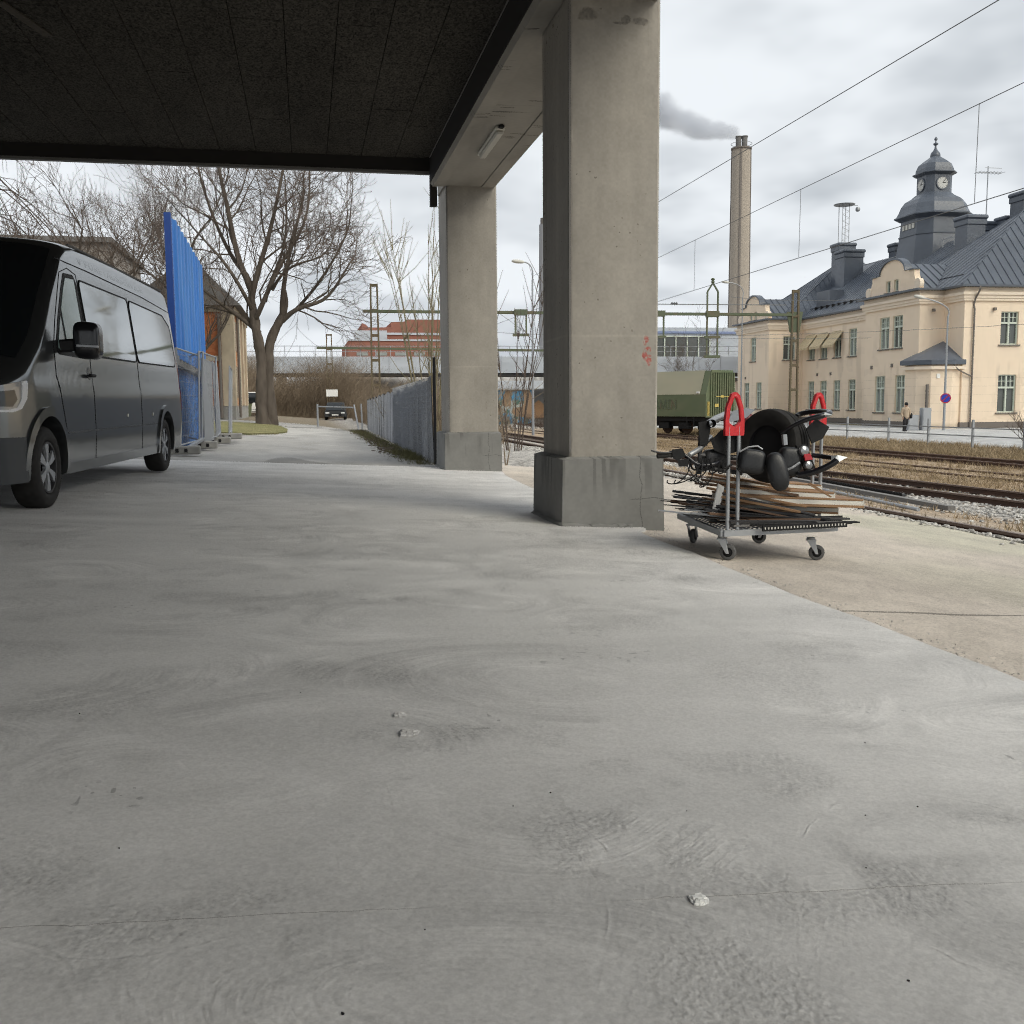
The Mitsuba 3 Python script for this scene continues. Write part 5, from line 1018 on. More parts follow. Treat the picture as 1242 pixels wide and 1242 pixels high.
slat('steel_rod', dke(-.20, .36, .14), dke(.5, .08, .10), .022, .010, 'm_zinc', 'second bright steel bar, just behind the flat one', 'bar')
slat('blue_white_bracket', dke(.03, .25, .10), dke(.10, .28, .33), .012, .085, 'm_white', 'pale bluish bracket standing up at the left of the load', 'bracket')
slat('dark_plank', dke(.05, .16, .20), dke(.78, .02, .055), .05, .014, 'm_wood_dark', 'dark brown plank sloping down across the strips', 'plank')
slat('dark_plank', dke(.10, .30, .27), dke(.84, .06, .10), .045, .016, 'm_darksteel', 'dark grey strip sloping down behind the brown plank', 'plank')
# wooden panels with pale faces
def door_panel(label, a, b, w, h, lift, twist=0):
    t = thing('timber_door', label, 'door', 'wooden doors stacked under the scooter'); a, b = np.array(a, float), np.array(b, float); d = unit(b - a); s = unit(np.cross(d, [0, 0, 1]))
    put('board', bar(a, b, w, h * .62, c=.002), 'm_offwhite', t)
    up = np.array([0, 0, h * .42])
    put('top_veneer', bar(a + up, b + up, w + .012, h * .22, c=.002), 'm_wood', t); put('edge_batten', bar(a + s * (w / 2 + .008) - up * .95, b + s * (w / 2 + .008) - up * .95, .012, h * .30), 'm_wood', t)
    put('end_strip', bar(b - s * (w / 2) + d * .006 - up * .2, b + s * (w / 2) + d * .006 - up * .2, .010, h * 1.0), 'm_offwhite', t)
    return t
door_panel('lowest wooden door, brown, reaching far out to the right', dke(.15, .55, .16), dke(1.20, .42, .10), .42, .055, 0)
door_panel('widest wooden door with a white edge jutting out to the right', dke(.20, .45, .215), dke(1.36, .30, .165), .42, .065, 0)
door_panel('wooden door with white face in the middle of the stack', dke(.25, .50, .275), dke(1.12, .34, .225), .40, .06, 0)
door_panel('topmost wooden door directly under the wheel', dke(.20, .58, .335), dke(1.10, .50, .275), .36, .05, 0)
for k, (u0, v0, z0, u1, v1, z1, mt, lb) in enumerate([(.02, .40, .30, .80, .12, .16, 'm_wood', 'light brown lath sloping down under the handlebar'), (.0, .48, .36, .78, .2, .24, 'm_wood_dark', 'dark lath above the light brown one'), (.08, .30, .245, .70, .05, .13, 'm_wood', 'lower light brown lath near the left handle'), (.1, .55, .40, .72, .22, .29, 'm_wood', 'brown lath just below the black cushions'), (-.05, .5, .33, .5, .3, .28, 'm_wood_dark', 'short dark lath behind the left handle')]):
    slat('wooden_lath', dke(u0, v0, z0), dke(u1, v1, z1), .04, .018, mt, lb, 'lath')
slat('wooden_splint', dke(.80, .10, .34), dke(.97, .04, .24), .016, .010, 'm_wood', 'first of two thin sticks leaning on the panels below the tail lamp', 'stick'); slat('wooden_splint', dke(.83, .12, .345), dke(1.0, .07, .235), .016, .010, 'm_wood', 'second of two thin sticks, to the right of the first', 'stick')

# the dismantled electric scooter on top
sc = thing('dismantled_scooter', 'dismantled black electric scooter piled on the trolley with its fat wheel upright', 'scooter')
TC = at(937, 541, 7.85); TA = unit(-0.75 * RIGHT - 0.62 * FWD + 0.03 * UP)
R0 = .286
w = put('wheel', lathe([(.15, -.085), (.20, -.105), (.245, -.105), (.275, -.09), (R0 - .002, -.06), (R0, -.045), (R0 - .012, -.042), (R0 - .012, -.034), (R0 + .001, -.032), (R0 + .002, -.012), (R0 - .012, -.009), (R0 - .012, -.001), (R0 + .002, .002), (R0 + .002, .022), (R0 - .012, .025), (R0 - .012, .033), (R0, .036), (R0 - .002, .06), (.275, .09), (.245, .105), (.20, .105), (.15, .085)], TC, TA, 56), 'm_rubber', sc, smooth=30)
put('rim', lathe([(.152, -.08), (.152, .09), (.145, .07), (.12, .055), (.06, .05), (.05, .065), (.001, .07)], TC, TA, 36), 'm_gloss_black', w, smooth=35)
put('wheel_cover', lathe([(.001, .078), (.10, .076), (.15, .070), (.16, .05)], TC, TA, 36), 'm_black', w, smooth=35)
def A_(x, y, d): return at(x, y, d + .47)
CX = [RIGHT, UP_(0), FWD]
def rotc(deg): a = math.radians(deg); return [RIGHT * math.cos(a) + UP_(0) * math.sin(a), -RIGHT * math.sin(a) + UP_(0) * math.cos(a), FWD]
put('cushion', blob(A_(911, 560, 7.0), .098, .092, .06, rotc(-8), 4.2), 'm_leather', sc, smooth=True)
put('cushion', blob(A_(943, 572, 6.95), .075, .145, .05, rotc(14), 2.6), 'm_leather', sc, smooth=True)
put('cushion', blob(A_(957, 560, 7.06), .085, .11, .06, rotc(-6), 4.0), 'm_leather', sc, smooth=True)
put('cushion_piping', tube([A_(897, 548, 6.94), A_(908, 542, 6.94), A_(919, 541, 6.94), A_(925, 545, 6.94)], .006, 6), 'm_zinc', sc); put('strap', tube([A_(952, 571, 6.98), A_(961, 567, 6.97), A_(970, 561, 6.98)], .009, 6), 'm_zinc', sc)
# rear rack loop and lower bar
put('rear_rack', tube(hose([A_(948, 526, 7.12), A_(966, 514, 7.05), A_(985, 507, 7.0), A_(1002, 503, 7.0), A_(1006, 500, 7.1), A_(992, 499, 7.25), A_(975, 501, 7.35), A_(966, 505, 7.35)], 30), np.concatenate([np.linspace(.012, .022, 12), np.full(18, .02)]), 10), 'm_gloss_black', sc, smooth=50)
put('rack_plate', hull([A_(990, 508, 7.1) + FWD * d for d in (0, .02)] + [A_(x, y, 7.1) + FWD * d for x, y in ((1006, 518), (998, 532), (985, 538), (978, 520)) for d in (0, .02)]), 'm_black', sc)
put('rack_tail', cat([tube([A_(1000, 503, 6.99), A_(1009, 503.5, 6.97)], [.02, .004], 8)]), 'm_steel', sc)
put('lower_bar', cat([tube(hose([A_(968, 576, 7.0), A_(985, 573, 6.95), A_(1003, 566, 6.9), A_(1015, 558, 6.88)], 16), np.linspace(.024, .024, 16), 10), tube(hose([A_(984, 552, 7.1), A_(1000, 554, 7.05), A_(1012, 556, 6.95)], 10), .018, 8)]), 'm_gloss_black', sc, smooth=50)
put('bar_tip', hull([A_(1008, 553, 6.92), A_(1016, 552, 6.9), A_(1028, 554.5, 6.9), A_(1018, 560, 6.88), A_(1008, 562, 6.88), A_(1012, 556, 6.95)]), 'm_steel', sc)
put('strut', cat([tube([A_(951, 527, 7.1), A_(952, 540, 7.1)], .022, 8)]), 'm_steel', sc, smooth=40)
lf = -FWD + .25 * RIGHT
tl = put('tail_lamp', lathe([(.001, -.03), (.034, -.03), (.038, -.01), (.034, .004)], A_(976, 546.5, 6.98), lf, 24), 'm_steel', sc, smooth=40)
put('lens', lathe([(.034, .003), (.022, .009), (.001, .011)], A_(976, 546.5, 6.98), lf, 24), 'm_lens', tl, smooth=40)
tl = put('tail_lamp', hull([A_(x, y, 6.97) + FWD * d for x, y in ((975, 551), (983, 550), (986, 557.5), (977, 558.5)) for d in (0, .03)]), 'm_red_lens', sc)
tl = put('tail_lamp', lathe([(.001, -.03), (.028, -.03), (.031, -.01), (.028, .004)], A_(981, 564, 6.97), lf, 24), 'm_steel', sc, smooth=40)
put('lens', lathe([(.028, .003), (.018, .008), (.001, .010)], A_(981, 564, 6.97), lf, 24), 'm_lens', tl, smooth=40)
put('lamp_plate', hull([A_(x, y, 7.02) + FWD * d for x, y in ((966, 540), (978, 538), (990, 570), (978, 574)) for d in (0, .04)]), 'm_black', sc)
# body shells, fork, handlebar
put('body_shell', hull([A_(x, y, d) for x, y in ((862, 534), (874, 522), (893, 514), (899, 520), (900, 546), (880, 552), (866, 546)) for d in (7.05, 7.35)]), 'm_black', sc)
put('fairing', blob(A_(904, 513, 7.55), .06, .085, .05, rotc(-35), 2.6), 'm_darkred', sc, smooth=True)
put('windshield', hull([A_(x, y, d) for x, y in ((880, 505), (890, 498), (907, 495), (916, 497), (905, 507), (886, 512)) for d in (7.45, 7.52)]), 'm_lens', sc)
fk = put('fork', cat([tube([A_(856, 516, 7.1), A_(868, 508, 7.25), A_(884, 501, 7.45)], .026, 10), tube([A_(836, 552, 7.0), A_(848, 545, 7.05), A_(862, 530, 7.2)], .020, 10)]), 'm_steel', sc, smooth=40)
put('fork_clamp', cat([hull([A_(x, y, d) for x, y in ((847, 512), (860, 510), (862, 520), (858, 541), (849, 540), (850, 524)) for d in (7.05, 7.15)]), lathe([(.03, -.03), (.03, .03)], A_(862, 514, 7.05), lf, 14)]), 'm_black', fk)
hb_ = put('handlebar', tube(hose([A_(812, 549, 6.95), A_(826, 550, 6.95), A_(836, 556, 6.95), A_(846, 563, 6.95), A_(860, 564, 6.95), A_(872, 560, 7.0)], 24), .014, 10), 'm_gloss_black', sc, smooth=50)
put('grip', tube([A_(797, 553.5, 6.9), A_(817, 552, 6.93)], .017, 10), 'm_rubber', hb_, smooth=40); put('brake_lever', tube(hose([A_(790, 546.5, 6.85), A_(803, 549, 6.88), A_(818, 548.5, 6.92)], 8), .007, 6), 'm_darksteel', hb_)
put('switch_block', cat([hull([A_(x, y, d) for x, y in ((815, 545), (828, 544), (832, 553), (822, 559), (816, 556)) for d in (6.9, 6.98)]), hull([A_(x, y, d) for x, y in ((822, 558), (836, 556), (834, 566), (823, 566)) for d in (6.9, 6.97)])]), 'm_black', hb_)
cab_ = []
for k in range(7):
    x0, y0 = 832 + 7 * rng.random() * 4, 555 + 6 * rng.random(); x1, y1 = 820 + 40 * rng.random(), 582 + 18 * rng.random()
    cab_.append(tube(hose([A_(x0, y0, 6.95), A_(x0 + 6 * rng.normal(), (y0 + y1) / 2 + 4, 6.9), A_(x1, y1, 6.9), A_(x1 - 12 * rng.random(), y1 - 6 * rng.random(), 6.95)], 14), .0045, 5))
for k in range(8): cab_.append(tube(hose([A_(838 + 6 * k, 556, 7.0), A_(842 + 5 * k, 566 + 8 * rng.random(), 6.97), A_(860 + 4 * k, 560 + 8 * rng.random(), 7.0)], 12), .005 + .004 * rng.random(), 5))
put('cable_bundle', cat(cab_), 'm_black', sc)
put('frame_tube', cat([tube([A_(848, 552, 7.1), A_(905, 556, 7.2)], .02, 8), tube([A_(846, 566, 7.05), A_(900, 574, 7.1)], .016, 8), tube([A_(850, 520, 7.1), A_(848, 575, 7.1)], .018, 8)]), 'm_darksteel', sc, smooth=40)
put('motor_block', blob(A_(868, 556, 7.15), .10, .06, .07, None, 4), 'm_darksteel', sc, smooth=True)

# ---------------------------------------------------------------- freight wagon
wg = thing('freight_wagon', 'green covered freight wagon with pale sloping roof standing on the tracks', 'freight wagon')
WA = np.array([25.95, 61.0]); wdv = unit([-.03, 1.0]); wn = np.array([wdv[1], -wdv[0]])
def wv(a): a = np.asarray(a, float); xy = WA + a[:, :1] * wn + a[:, 1:2] * wdv; return np.column_stack([xy, a[:, 2] - 1.15])
def wbx(*q): v, f = bx(*q); return wv(v), f
# end wall is corrugated and faces us; the side is turned so that its left flank shows
wdv = unit([-.42, .91]); wn = np.array([wdv[1], -wdv[0]])
hw, L = 1.32, 14.0
sect = [(-1.40, 1.15), (1.40, 1.15), (1.40, 2.55), (.95, 4.05), (-.95, 4.05), (-1.40, 2.55)]
v = wv([(x, y, z) for y in (.0, L) for x, z in sect]); 
put('body', (v, np.array([[0, 1, 7], [0, 7, 6], [1, 2, 8], [1, 8, 7], [4, 5, 11], [4, 11, 10], [5, 0, 6], [5, 6, 11], [2, 3, 9], [2, 9, 8], [3, 4, 10], [3, 10, 9], [0, 2, 1], [0, 5, 2], [5, 3, 2], [5, 4, 3], [6, 7, 8], [6, 8, 11], [11, 8, 9], [11, 9, 10]])), 'm_wagon', wg)
put('end_rib', cat([wbx(-1.05 + .21 * k, -.95 + .21 * k, -.10, .0, 1.2, 3.95) for k in range(11)] + [wbx(-1.42, 1.42, -.06, .02, 1.1, 1.22), wbx(-.98, .98, -.10, .0, 3.93, 4.08)]), 'm_wagon', wg)
put('roof_sheet', cat([(wv([(-1.42, .5, 2.56), (-1.42, L, 2.56), (-.96, L, 4.08), (-.96, .5, 4.08)]), np.array([[0, 1, 2], [0, 2, 3]])), (wv([(1.42, .5, 2.56), (.96, .5, 4.08), (.96, L, 4.08), (1.42, L, 2.56)]), np.array([[0, 1, 2], [0, 2, 3]]))]), 'm_wagon_roof', wg)
put('yellow_mark', cat([wbx(-.62, .62, -.125, -.115, 2.40, 2.44), wbx(-.14, .10, -.13, -.12, 2.34, 2.5), wbx(-1.30, -1.24, -.07, -.05, 1.2, 2.1), wbx(-1.20, -1.15, -.07, -.05, 1.2, 2.1), wbx(-.7, -.35, -.125, -.115, 1.75, 1.95)]), 'm_yellow', wg)
put('underframe', cat([wbx(-1.2, 1.2, 0.05, L, .85, 1.14), wbx(-.9, .9, 2.0, L - 2, .5, .85)]), 'm_black', wg)
for y0 in (2.2, 4.0, L - 4, L - 2.2):
    for s in (-1, 1): put('wheelset', (lambda m: (wv(m[0]), m[1]))(lathe([(.001, -.06), (.46, -.06), (.48, 0), (.44, .05), (.001, .05)], (s * .75, y0, .47), (s, 0, 0), 24)), 'm_rail', wg)
put('axle_box', cat([wbx(-1.12, -.86, y0 - .45, y0 + .45, .35, .75) for y0 in (2.2, 4.0, L - 4, L - 2.2)]), 'm_black', wg)
for s in (-1, 1): put('buffer', (lambda m: (wv(m[0]), m[1]))(lathe([(.10, .1), (.10, -.45), (.24, -.46), (.24, -.52), (.001, -.55)], (s * .87, 0, 1.0), (0, 1, 0), 18)), 'm_black', wg)
put('corner_lamp', wbx(-1.45, -1.30, .55, .8, 2.62, 2.74), 'm_white', wg)
lt = meshkit.text_mesh('LIAMIN', .62, .02); lv = np.array(lt.vertices)
put('lettering', (wv(np.column_stack([-1.405 - lv[:, 2], 5.4 - lv[:, 0] * .9, 1.62 + lv[:, 1]])), lt.faces), 'm_green_steel', wg, label='faint dark green lettering on the flank')
put('step', cat([wbx(-1.42, -1.36, 1.0, 1.06, .5, 1.15), wbx(-1.42, -1.36, 1.6, 1.66, .5, 1.15), wbx(-1.46, -1.32, .95, 1.7, .5, .54)]), 'm_black', wg)

# ---------------------------------------------------------------- catenary
def lattice_mast(t, x, y, z0, z1, w, d=(1, 0)):
    d = np.array([*unit(np.array(d, float)), 0]); P = np.array([x, y, 0.0]); e = np.array([-d[1], d[0], 0])
    for s in (-1, 1): put('mast_leg', bar(P + d * s * w / 2 + [0, 0, z0], P + d * s * w / 2 * .7 + [0, 0, z1], .085, .12), 'm_mast', t)
    n = int((z1 - z0) / 1.05); pl = [bar(P - d * w * .45 + [0, 0, z], P + d * w * .45 + [0, 0, z], .10, .14) for z in np.linspace(z0 + .4, z1 - .08, n)]
    for m_ in pl: put('batten', m_, 'm_mast', t)
pt = thing('catenary_portal', 'green lattice catenary portal spanning all the tracks, nearest one', 'catenary portal')
ML, MR = np.array([3.55, 53.2]), np.array([25.3, 49.9])
pd = unit(MR - ML)
lattice_mast(pt, *ML, -1.0, 7.1, .46, pd); lattice_mast(pt, *MR, -1.4, 6.75, .42, pd)
zb_ = 5.72
put('beam', cat([bar((*(ML - pd * .6), zb_), (*MR, zb_ - .26), .12, .14), bar((*(ML - pd * .6) + np.array([.05, .25]), zb_), (*MR + np.array([.05, .25]), zb_ - .26), .10, .12)]), 'm_green_steel', pt)
put('bracket', cat([hull([(*(p + pd * a), z) for a, z in ((-.42, zb_ - .1), (.42, zb_ - .1), (.25, zb_ - 1.15), (-.25, zb_ - 1.15))] + [(*(p + pd * a + np.array([.1, .3])), z) for a, z in ((-.42, zb_ - .1), (.42, zb_ - .1), (.25, zb_ - 1.15), (-.25, zb_ - 1.15))]) for p in (MR,)]), 'm_green_steel', pt)
def hanger(u, top, bot, loop=False):
    c = ML + pd * u; zc = zb_ - .26 * u / 22
    m = []
    for s in (-1, 1): m += [bar((*(c + pd * s * .28), zc + top), (*(c + pd * s * .28), zc - bot), .075)]
    m += [bar((*(c - pd * .42), zc - bot), (*(c + pd * .42), zc - bot), .14), bar((*(c - pd * .34), zc), (*(c + pd * .34), zc), .30)]
    if loop: m += [bar((*(c + pd * .28), zc + top), (*c, zc + top + .45), .08), bar((*(c - pd * .28), zc + top), (*c, zc + top + .45), .08), lathe([(.06, 0), (.11, .05), (.06, .12), (.11, .18), (.06, .25)], (*c, zc + top + .45), (0, 0, 1), 10)]
    put('hanger', cat(m), 'm_green_steel', pt)
hanger(17.6, 1.15, 1.2, True); hanger(14.75, .05, 1.2); hanger(7.55, .05, 1.15); hanger(17.6, .0, 2.2)
put('strain_wire', cat([bar((*(ML + pd * 13.5), zb_ + .32), (*(ML + pd * 21.5), zb_ + .25), .04), lathe([(.03, 0), (.09, .06), (.03, .12), (.09, .18), (.03, .24), (.09, .3), (.03, .36)], (*(ML + pd * 15.4), zb_ + .34), (*pd, 0), 8)]), 'm_wire', pt)
p2_ = thing('catenary_portal', 'smaller green catenary portal farther down the line', 'catenary portal')
lattice_mast(p2_, 2.1, 92.0, -1.0, 7.1, .6, (1, -.1)); put('beam', bar((1.0, 92.2, 5.9), (26, 90.5, 5.6), .16, .2), 'm_green_steel', p2_); lattice_mast(p2_, 26.5, 90.5, -1.3, 7.0, .6, (1, -.1))
put('hanger', cat([bar((13.2, 91.3, 5.8), (13.2, 91.3, 4.9), .1), bar((12.6, 91.3, 4.9), (14.2, 91.3, 4.9), .1), bar((17, 91.1, 5.8), (17, 91.1, 4.9), .1)]), 'm_green_steel', p2_)
def wire(label, pts, r=.011, sag=None):
    k = thing('overhead_wire', label, 'overhead wire'); fill(k, tube(pts if sag is None else sag, r, 5), 'm_wire'); return k
def span(a, b, sag, n=24):
    u = np.linspace(0, 1, n)[:, None]; p = np.array(a) * (1 - u) + np.array(b) * u; p[:, 2] -= sag * 4 * (u * (1 - u))[:, 0]; return p
def ext(a, b, k0, k1): a, b = np.array(a, float), np.array(b, float); return a - (b - a) * k0, b + (b - a) * k1
a, b = ext((10.23, 13.99, 6.9), (10.84, 30.31, 7.14), 1.2, 1.3); wire('topmost overhead wire, crossing the sky nearest to the platform', span(a, b, .0), .009)
a, b = ext((14.1, 18.38, 7.24), (15.24, 42.77, 7.24), .8, .35); wire('overhead messenger wire carrying droppers, middle of the three', span(a, b, .0), .010)
a, b = ext((14.04, 18.16, 5.16), (15.19, 42.57, 5.34), .8, .35); wire('overhead contact wire below the messenger wire', span(a, b, 0), .011)
for k, (x, y) in enumerate([(14.12, 19.8), (14.52, 28.5), (14.97, 38.0)]):
    wire(['dropper wire at the right between the two overhead wires', 'dropper wire in the middle between the two overhead wires', 'short dropper wire near the pillar between the two overhead wires'][k], [(x, y, 5.18 + .0074 * (y - 18)), (x + .02, y, 7.24)], .008)
wire('thin feeder wire running low across the station roof', span((17.5, 30, 4.2), (21.5, 49.5, 6.3), .1), .010); wire('thin lower feeder wire crossing the station windows', span((29, 36, 4.0), (20, 51, 4.4), .1), .009)
wire('lower wire between pillar and insulated hanger', span((8.9, 51.8, 4.6), (28, 47, 4.1), .15), .010); wire('slanting wire in the gap between the pillars', span((8.0, 49, 6.2), (14.0, 62, 4.9), 0), .012); wire('second slanting wire in the gap between the pillars', span((9.0, 60, 4.8), (15.0, 55, 7.0), 0), .012)
# ---------------------------------------------------------------- far buildings
def fbx(x0, x1, y0, y1, z0, z1): return bx(x0, x1, y0, y1, z0, z1)
br = thing('road_bridge', 'long pale blue-grey road bridge crossing behind the tracks', 'bridge')
b0, b1 = np.array([-16.0, 113.0]), np.array([75.0, 101.0]); bdv = unit(b1 - b0)
put('parapet', bar((*b0, 5.15), (*b1, 4.75), .5, 1.75), 'm_bridge', br)
put('parapet_joint', cat([bar((*(b0 + bdv * u + np.array([-.03, -.27])), 4.32), (*(b0 + bdv * u + np.array([-.03, -.27])), 5.95), .06, .04) for u in np.arange(1, 90, 2.4)]), 'm_zinc', br)
put('deck', bar((*(b0 + [.8, 4.2]), 4.3), (*(b1 + [.8, 4.2]), 3.9), 8.0, .5), 'm_shade_grey', br)
for u in (13, 30, 47, 66, 84): c = b0 + bdv * u; put('pier', bar((c[0] + .5, c[1] + 3, -2), (c[0] + .5, c[1] + 3, 4.1), 1.0, 5.0, up=(0, 1, 0)), 'm_concrete', br)
put('railing', cat([bar((*(b0 + [0, .2]), 7.15 - .4 * 0), (*(b1 + [0, .2]), 6.75), .06), bar((*(b0 + [0, .2]), 6.6), (*(b1 + [0, .2]), 6.2), .05)] + [bar((*(b0 + bdv * u + [0, .2]), 5.9), (*(b0 + bdv * u + [0, .2]), 7.15 - .0044 * u), .07) for u in np.arange(14, 90, 1.6)]), 'm_zinc', br)
put('embankment', hull([(x, y, z) for x in (3.5, 36) for y, z in ((117, -2), (117, 1.0), (119, 4.0), (124, 4.0), (124, -2))]), 'm_ground', label='shaded rubble embankment under the road bridge', kind='structure')
# under the bridge: mural wall
mw = thing('painted_wall', 'wall with blue and orange graffiti under the bridge', 'wall')
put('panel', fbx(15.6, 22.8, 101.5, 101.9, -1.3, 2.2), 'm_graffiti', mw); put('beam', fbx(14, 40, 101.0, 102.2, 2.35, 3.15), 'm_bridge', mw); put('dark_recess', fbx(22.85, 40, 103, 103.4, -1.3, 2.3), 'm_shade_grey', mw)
put('red_mark', cat([lathe([(.001, 0), (.55, .02), (.5, .06)], (18.3, 101.42, 1.35), (0, -1, 0), 14)]), 'm_red_plastic', mw); put('orange_mark', extrude(Polygon([(-.9, -.9), (.9, -.9), (.6, .5), (0, 1.0), (-.6, .5)]), .05, (23.6, 102.9, .2), (1, 0, 0), (0, 0, 1)), 'm_wood', mw)
bk = thing('brick_office', 'low red brick building with stepped storeys beyond the bridge', 'building')
put('wall', cat([fbx(7.5, 33, 184, 215, -2, 12.0), fbx(3.4, 7.5, 186, 210, -2, 8.6)]), 'm_redbrick', bk); put('upper_storey', cat([fbx(10.2, 33, 186, 212, 12.3, 14.3), extrude(Polygon([(10.2, 12), (10.2, 15.3), (10.9, 15.0), (11.3, 14.5), (15.4, 14.6), (15.4, 15.5), (18.2, 15.6), (18.2, 16.0), (33, 16.0), (33, 12)]), 20, (0, 206, 0), (1, 0, 0), (0, 0, 1))]), 'm_redbrick', bk)
put('roof_edge', cat([fbx(7.3, 33.2, 183.8, 184, 12.0, 12.3), fbx(12, 33.2, 185.8, 185.98, 13.2, 13.6)]), 'm_bridge', bk); put('glass_storey', fbx(8.8, 14.5, 184.6, 186, 12.3, 13.9), 'm_bridge', bk); [put('window_band', fbx(9 + 3.4 * k, 11 + 3.4 * k, 183.9, 184.05, 9.4, 10.0), 'm_pane', bk) for k in range(8)]
for k in range(7): put('window', fbx(10.5 + 3.6 * k, 12.2 + 3.6 * k, 183.9, 184.05, 6.3, 8.0), 'm_pane_dark', bk)
wb = thing('works_building', 'long blue-grey works building with a greenhouse-like glazed front behind the wagon', 'building')
put('wall', cat([fbx(36, 62, 128, 140, -2, 10.6)]), 'm_bridge', wb); put('roof_edge', fbx(35.8, 62.2, 127.8, 128, 9.8, 10.1), 'm_trimblue', wb)
put('glazing', fbx(41.5, 52.5, 127.6, 127.8, 4.2, 9.4), 'm_pane_dark', wb); put('glazing_bar', cat([bar((x, 127.5, 4.1), (x, 127.5, 9.5), .14) for x in np.linspace(41.5, 52.5, 8)] + [bar((41.5, 127.5, z), (52.5, 127.5, z), .14) for z in (4.2, 6.0, 9.4)]), 'm_frame', wb)
put('lean_roof', hull([(37, 127.9, 3.9), (62, 127.9, 3.9), (37, 120, 2.6), (62, 120, 2.6), (37, 127.9, 3.6), (62, 127.9, 3.6)]), 'm_sill', wb); put('low_wall', fbx(37.5, 61, 120.5, 127.5, -1.5, 2.6), 'm_stone', wb)
put('far_block', fbx(38, 47, 141, 150, -2, 13.2), 'm_stone', wb)
gh = thing('grey_block', 'drab grey-brown block behind the trees above the van', 'building')
put('wall', fbx(-25.0, -13.2, 76, 90, 0, 12.2), 'm_grey_house', gh); [put('window', fbx(-24 + 1.5 * k, -23 + 1.5 * k, 75.9, 76.05, z, z + 1.3), 'm_pane_dark', gh) for k in range(7) for z in (3.5, 6.6, 9.6)]; put('roof', fbx(-25.4, -12.9, 75.6, 90.3, 12.2, 12.55), 'm_shade_grey', gh)
# old brick house on the left, gable towards us
hs = thing('brick_house', 'old brick house with pale stone pilasters and a steep dark roof behind the site fence', 'house')
HX0, HX1, HY0, HY1 = -9.6, -4.2, 62.5, 75.5
put('wall', cat([fbx(HX0, HX1 - .62, HY0, HY0 + .5, .9, 6.4), fbx(HX1 - .4, HX1, HY0 + .5, HY1, .9, 6.4), fbx(HX0, HX0 + .4, HY0 + .5, HY1, 0, 6.4), fbx(HX0, HX1, HY1 - .4, HY1, 0, 6.4)]), 'm_brick', hs)
put('gable', extrude(Polygon([(HX0, 6.8), (HX1, 6.8), (HX1 - 2.0, 8.9), (HX0 + 3.2, 8.9), (HX0, 6.8)]), -.5, (0, HY0, 0), (1, 0, 0), (0, 0, 1)), 'm_stone', hs)
put('plinth_course', fbx(HX0 - .08, HX1 + .08, HY0 - .08, HY1, 0, .9), 'm_concrete', hs); put('band', cat([fbx(HX0, HX1 + .05, HY0 - .10, HY0 + .52, 3.55, 3.85), fbx(HX0, HX1 + .2, HY0 - .14, HY1, 6.4, 6.8)]), 'm_stone', hs)
put('corner_pilaster', fbx(HX1 - .62, HX1 + .12, HY0 - .13, HY0 + 1.0, .9, 6.4), 'm_stone', hs)
for k, y in enumerate((66.0, 69.4, 72.8)): put('pilaster', fbx(HX1, HX1 + .2, y, y + 1.1, .9, 6.4), 'm_stone', hs)
put('downpipe', tube([(HX1 - .72, HY0 - .2, .2), (HX1 - .72, HY0 - .2, 6.3)], .09), 'm_sill', hs); put('downpipe', tube([(HX1 + .25, HY0 + 1.4, .2), (HX1 + .25, HY0 + 1.4, 6.3)], .08), 'm_sill', hs)
for y in (64.5, 67.8, 71.2):
    w_ = put('window', fbx(HX1, HX1 + .06, y, y + 1.1, 1.4, 3.3), 'm_pane_dark', hs); put('window', fbx(HX1, HX1 + .06, y, y + 1.1, 4.2, 6.0), 'm_pane_dark', hs)
for x in (-9.8,): put('window', fbx(x, x + 1.2, HY0 - .06, HY0, 1.5, 3.4), 'm_pane_dark', hs)
put('roof', hull([(HX0 - .5, HY0 - .5, 6.75), (HX1 + .6, HY0 - .5, 6.75), (HX0 + 3.0, HY0 - .5, 9.4), (HX1 - 1.9, HY0 - .5, 9.2), (HX0 - .5, HY1 + .3, 6.75), (HX1 + .6, HY1 + .3, 6.75), (HX0 + 3.0, HY1 - 3, 9.4), (HX1 - 1.9, HY1 - 3, 9.2)]), 'm_shade_grey', hs)
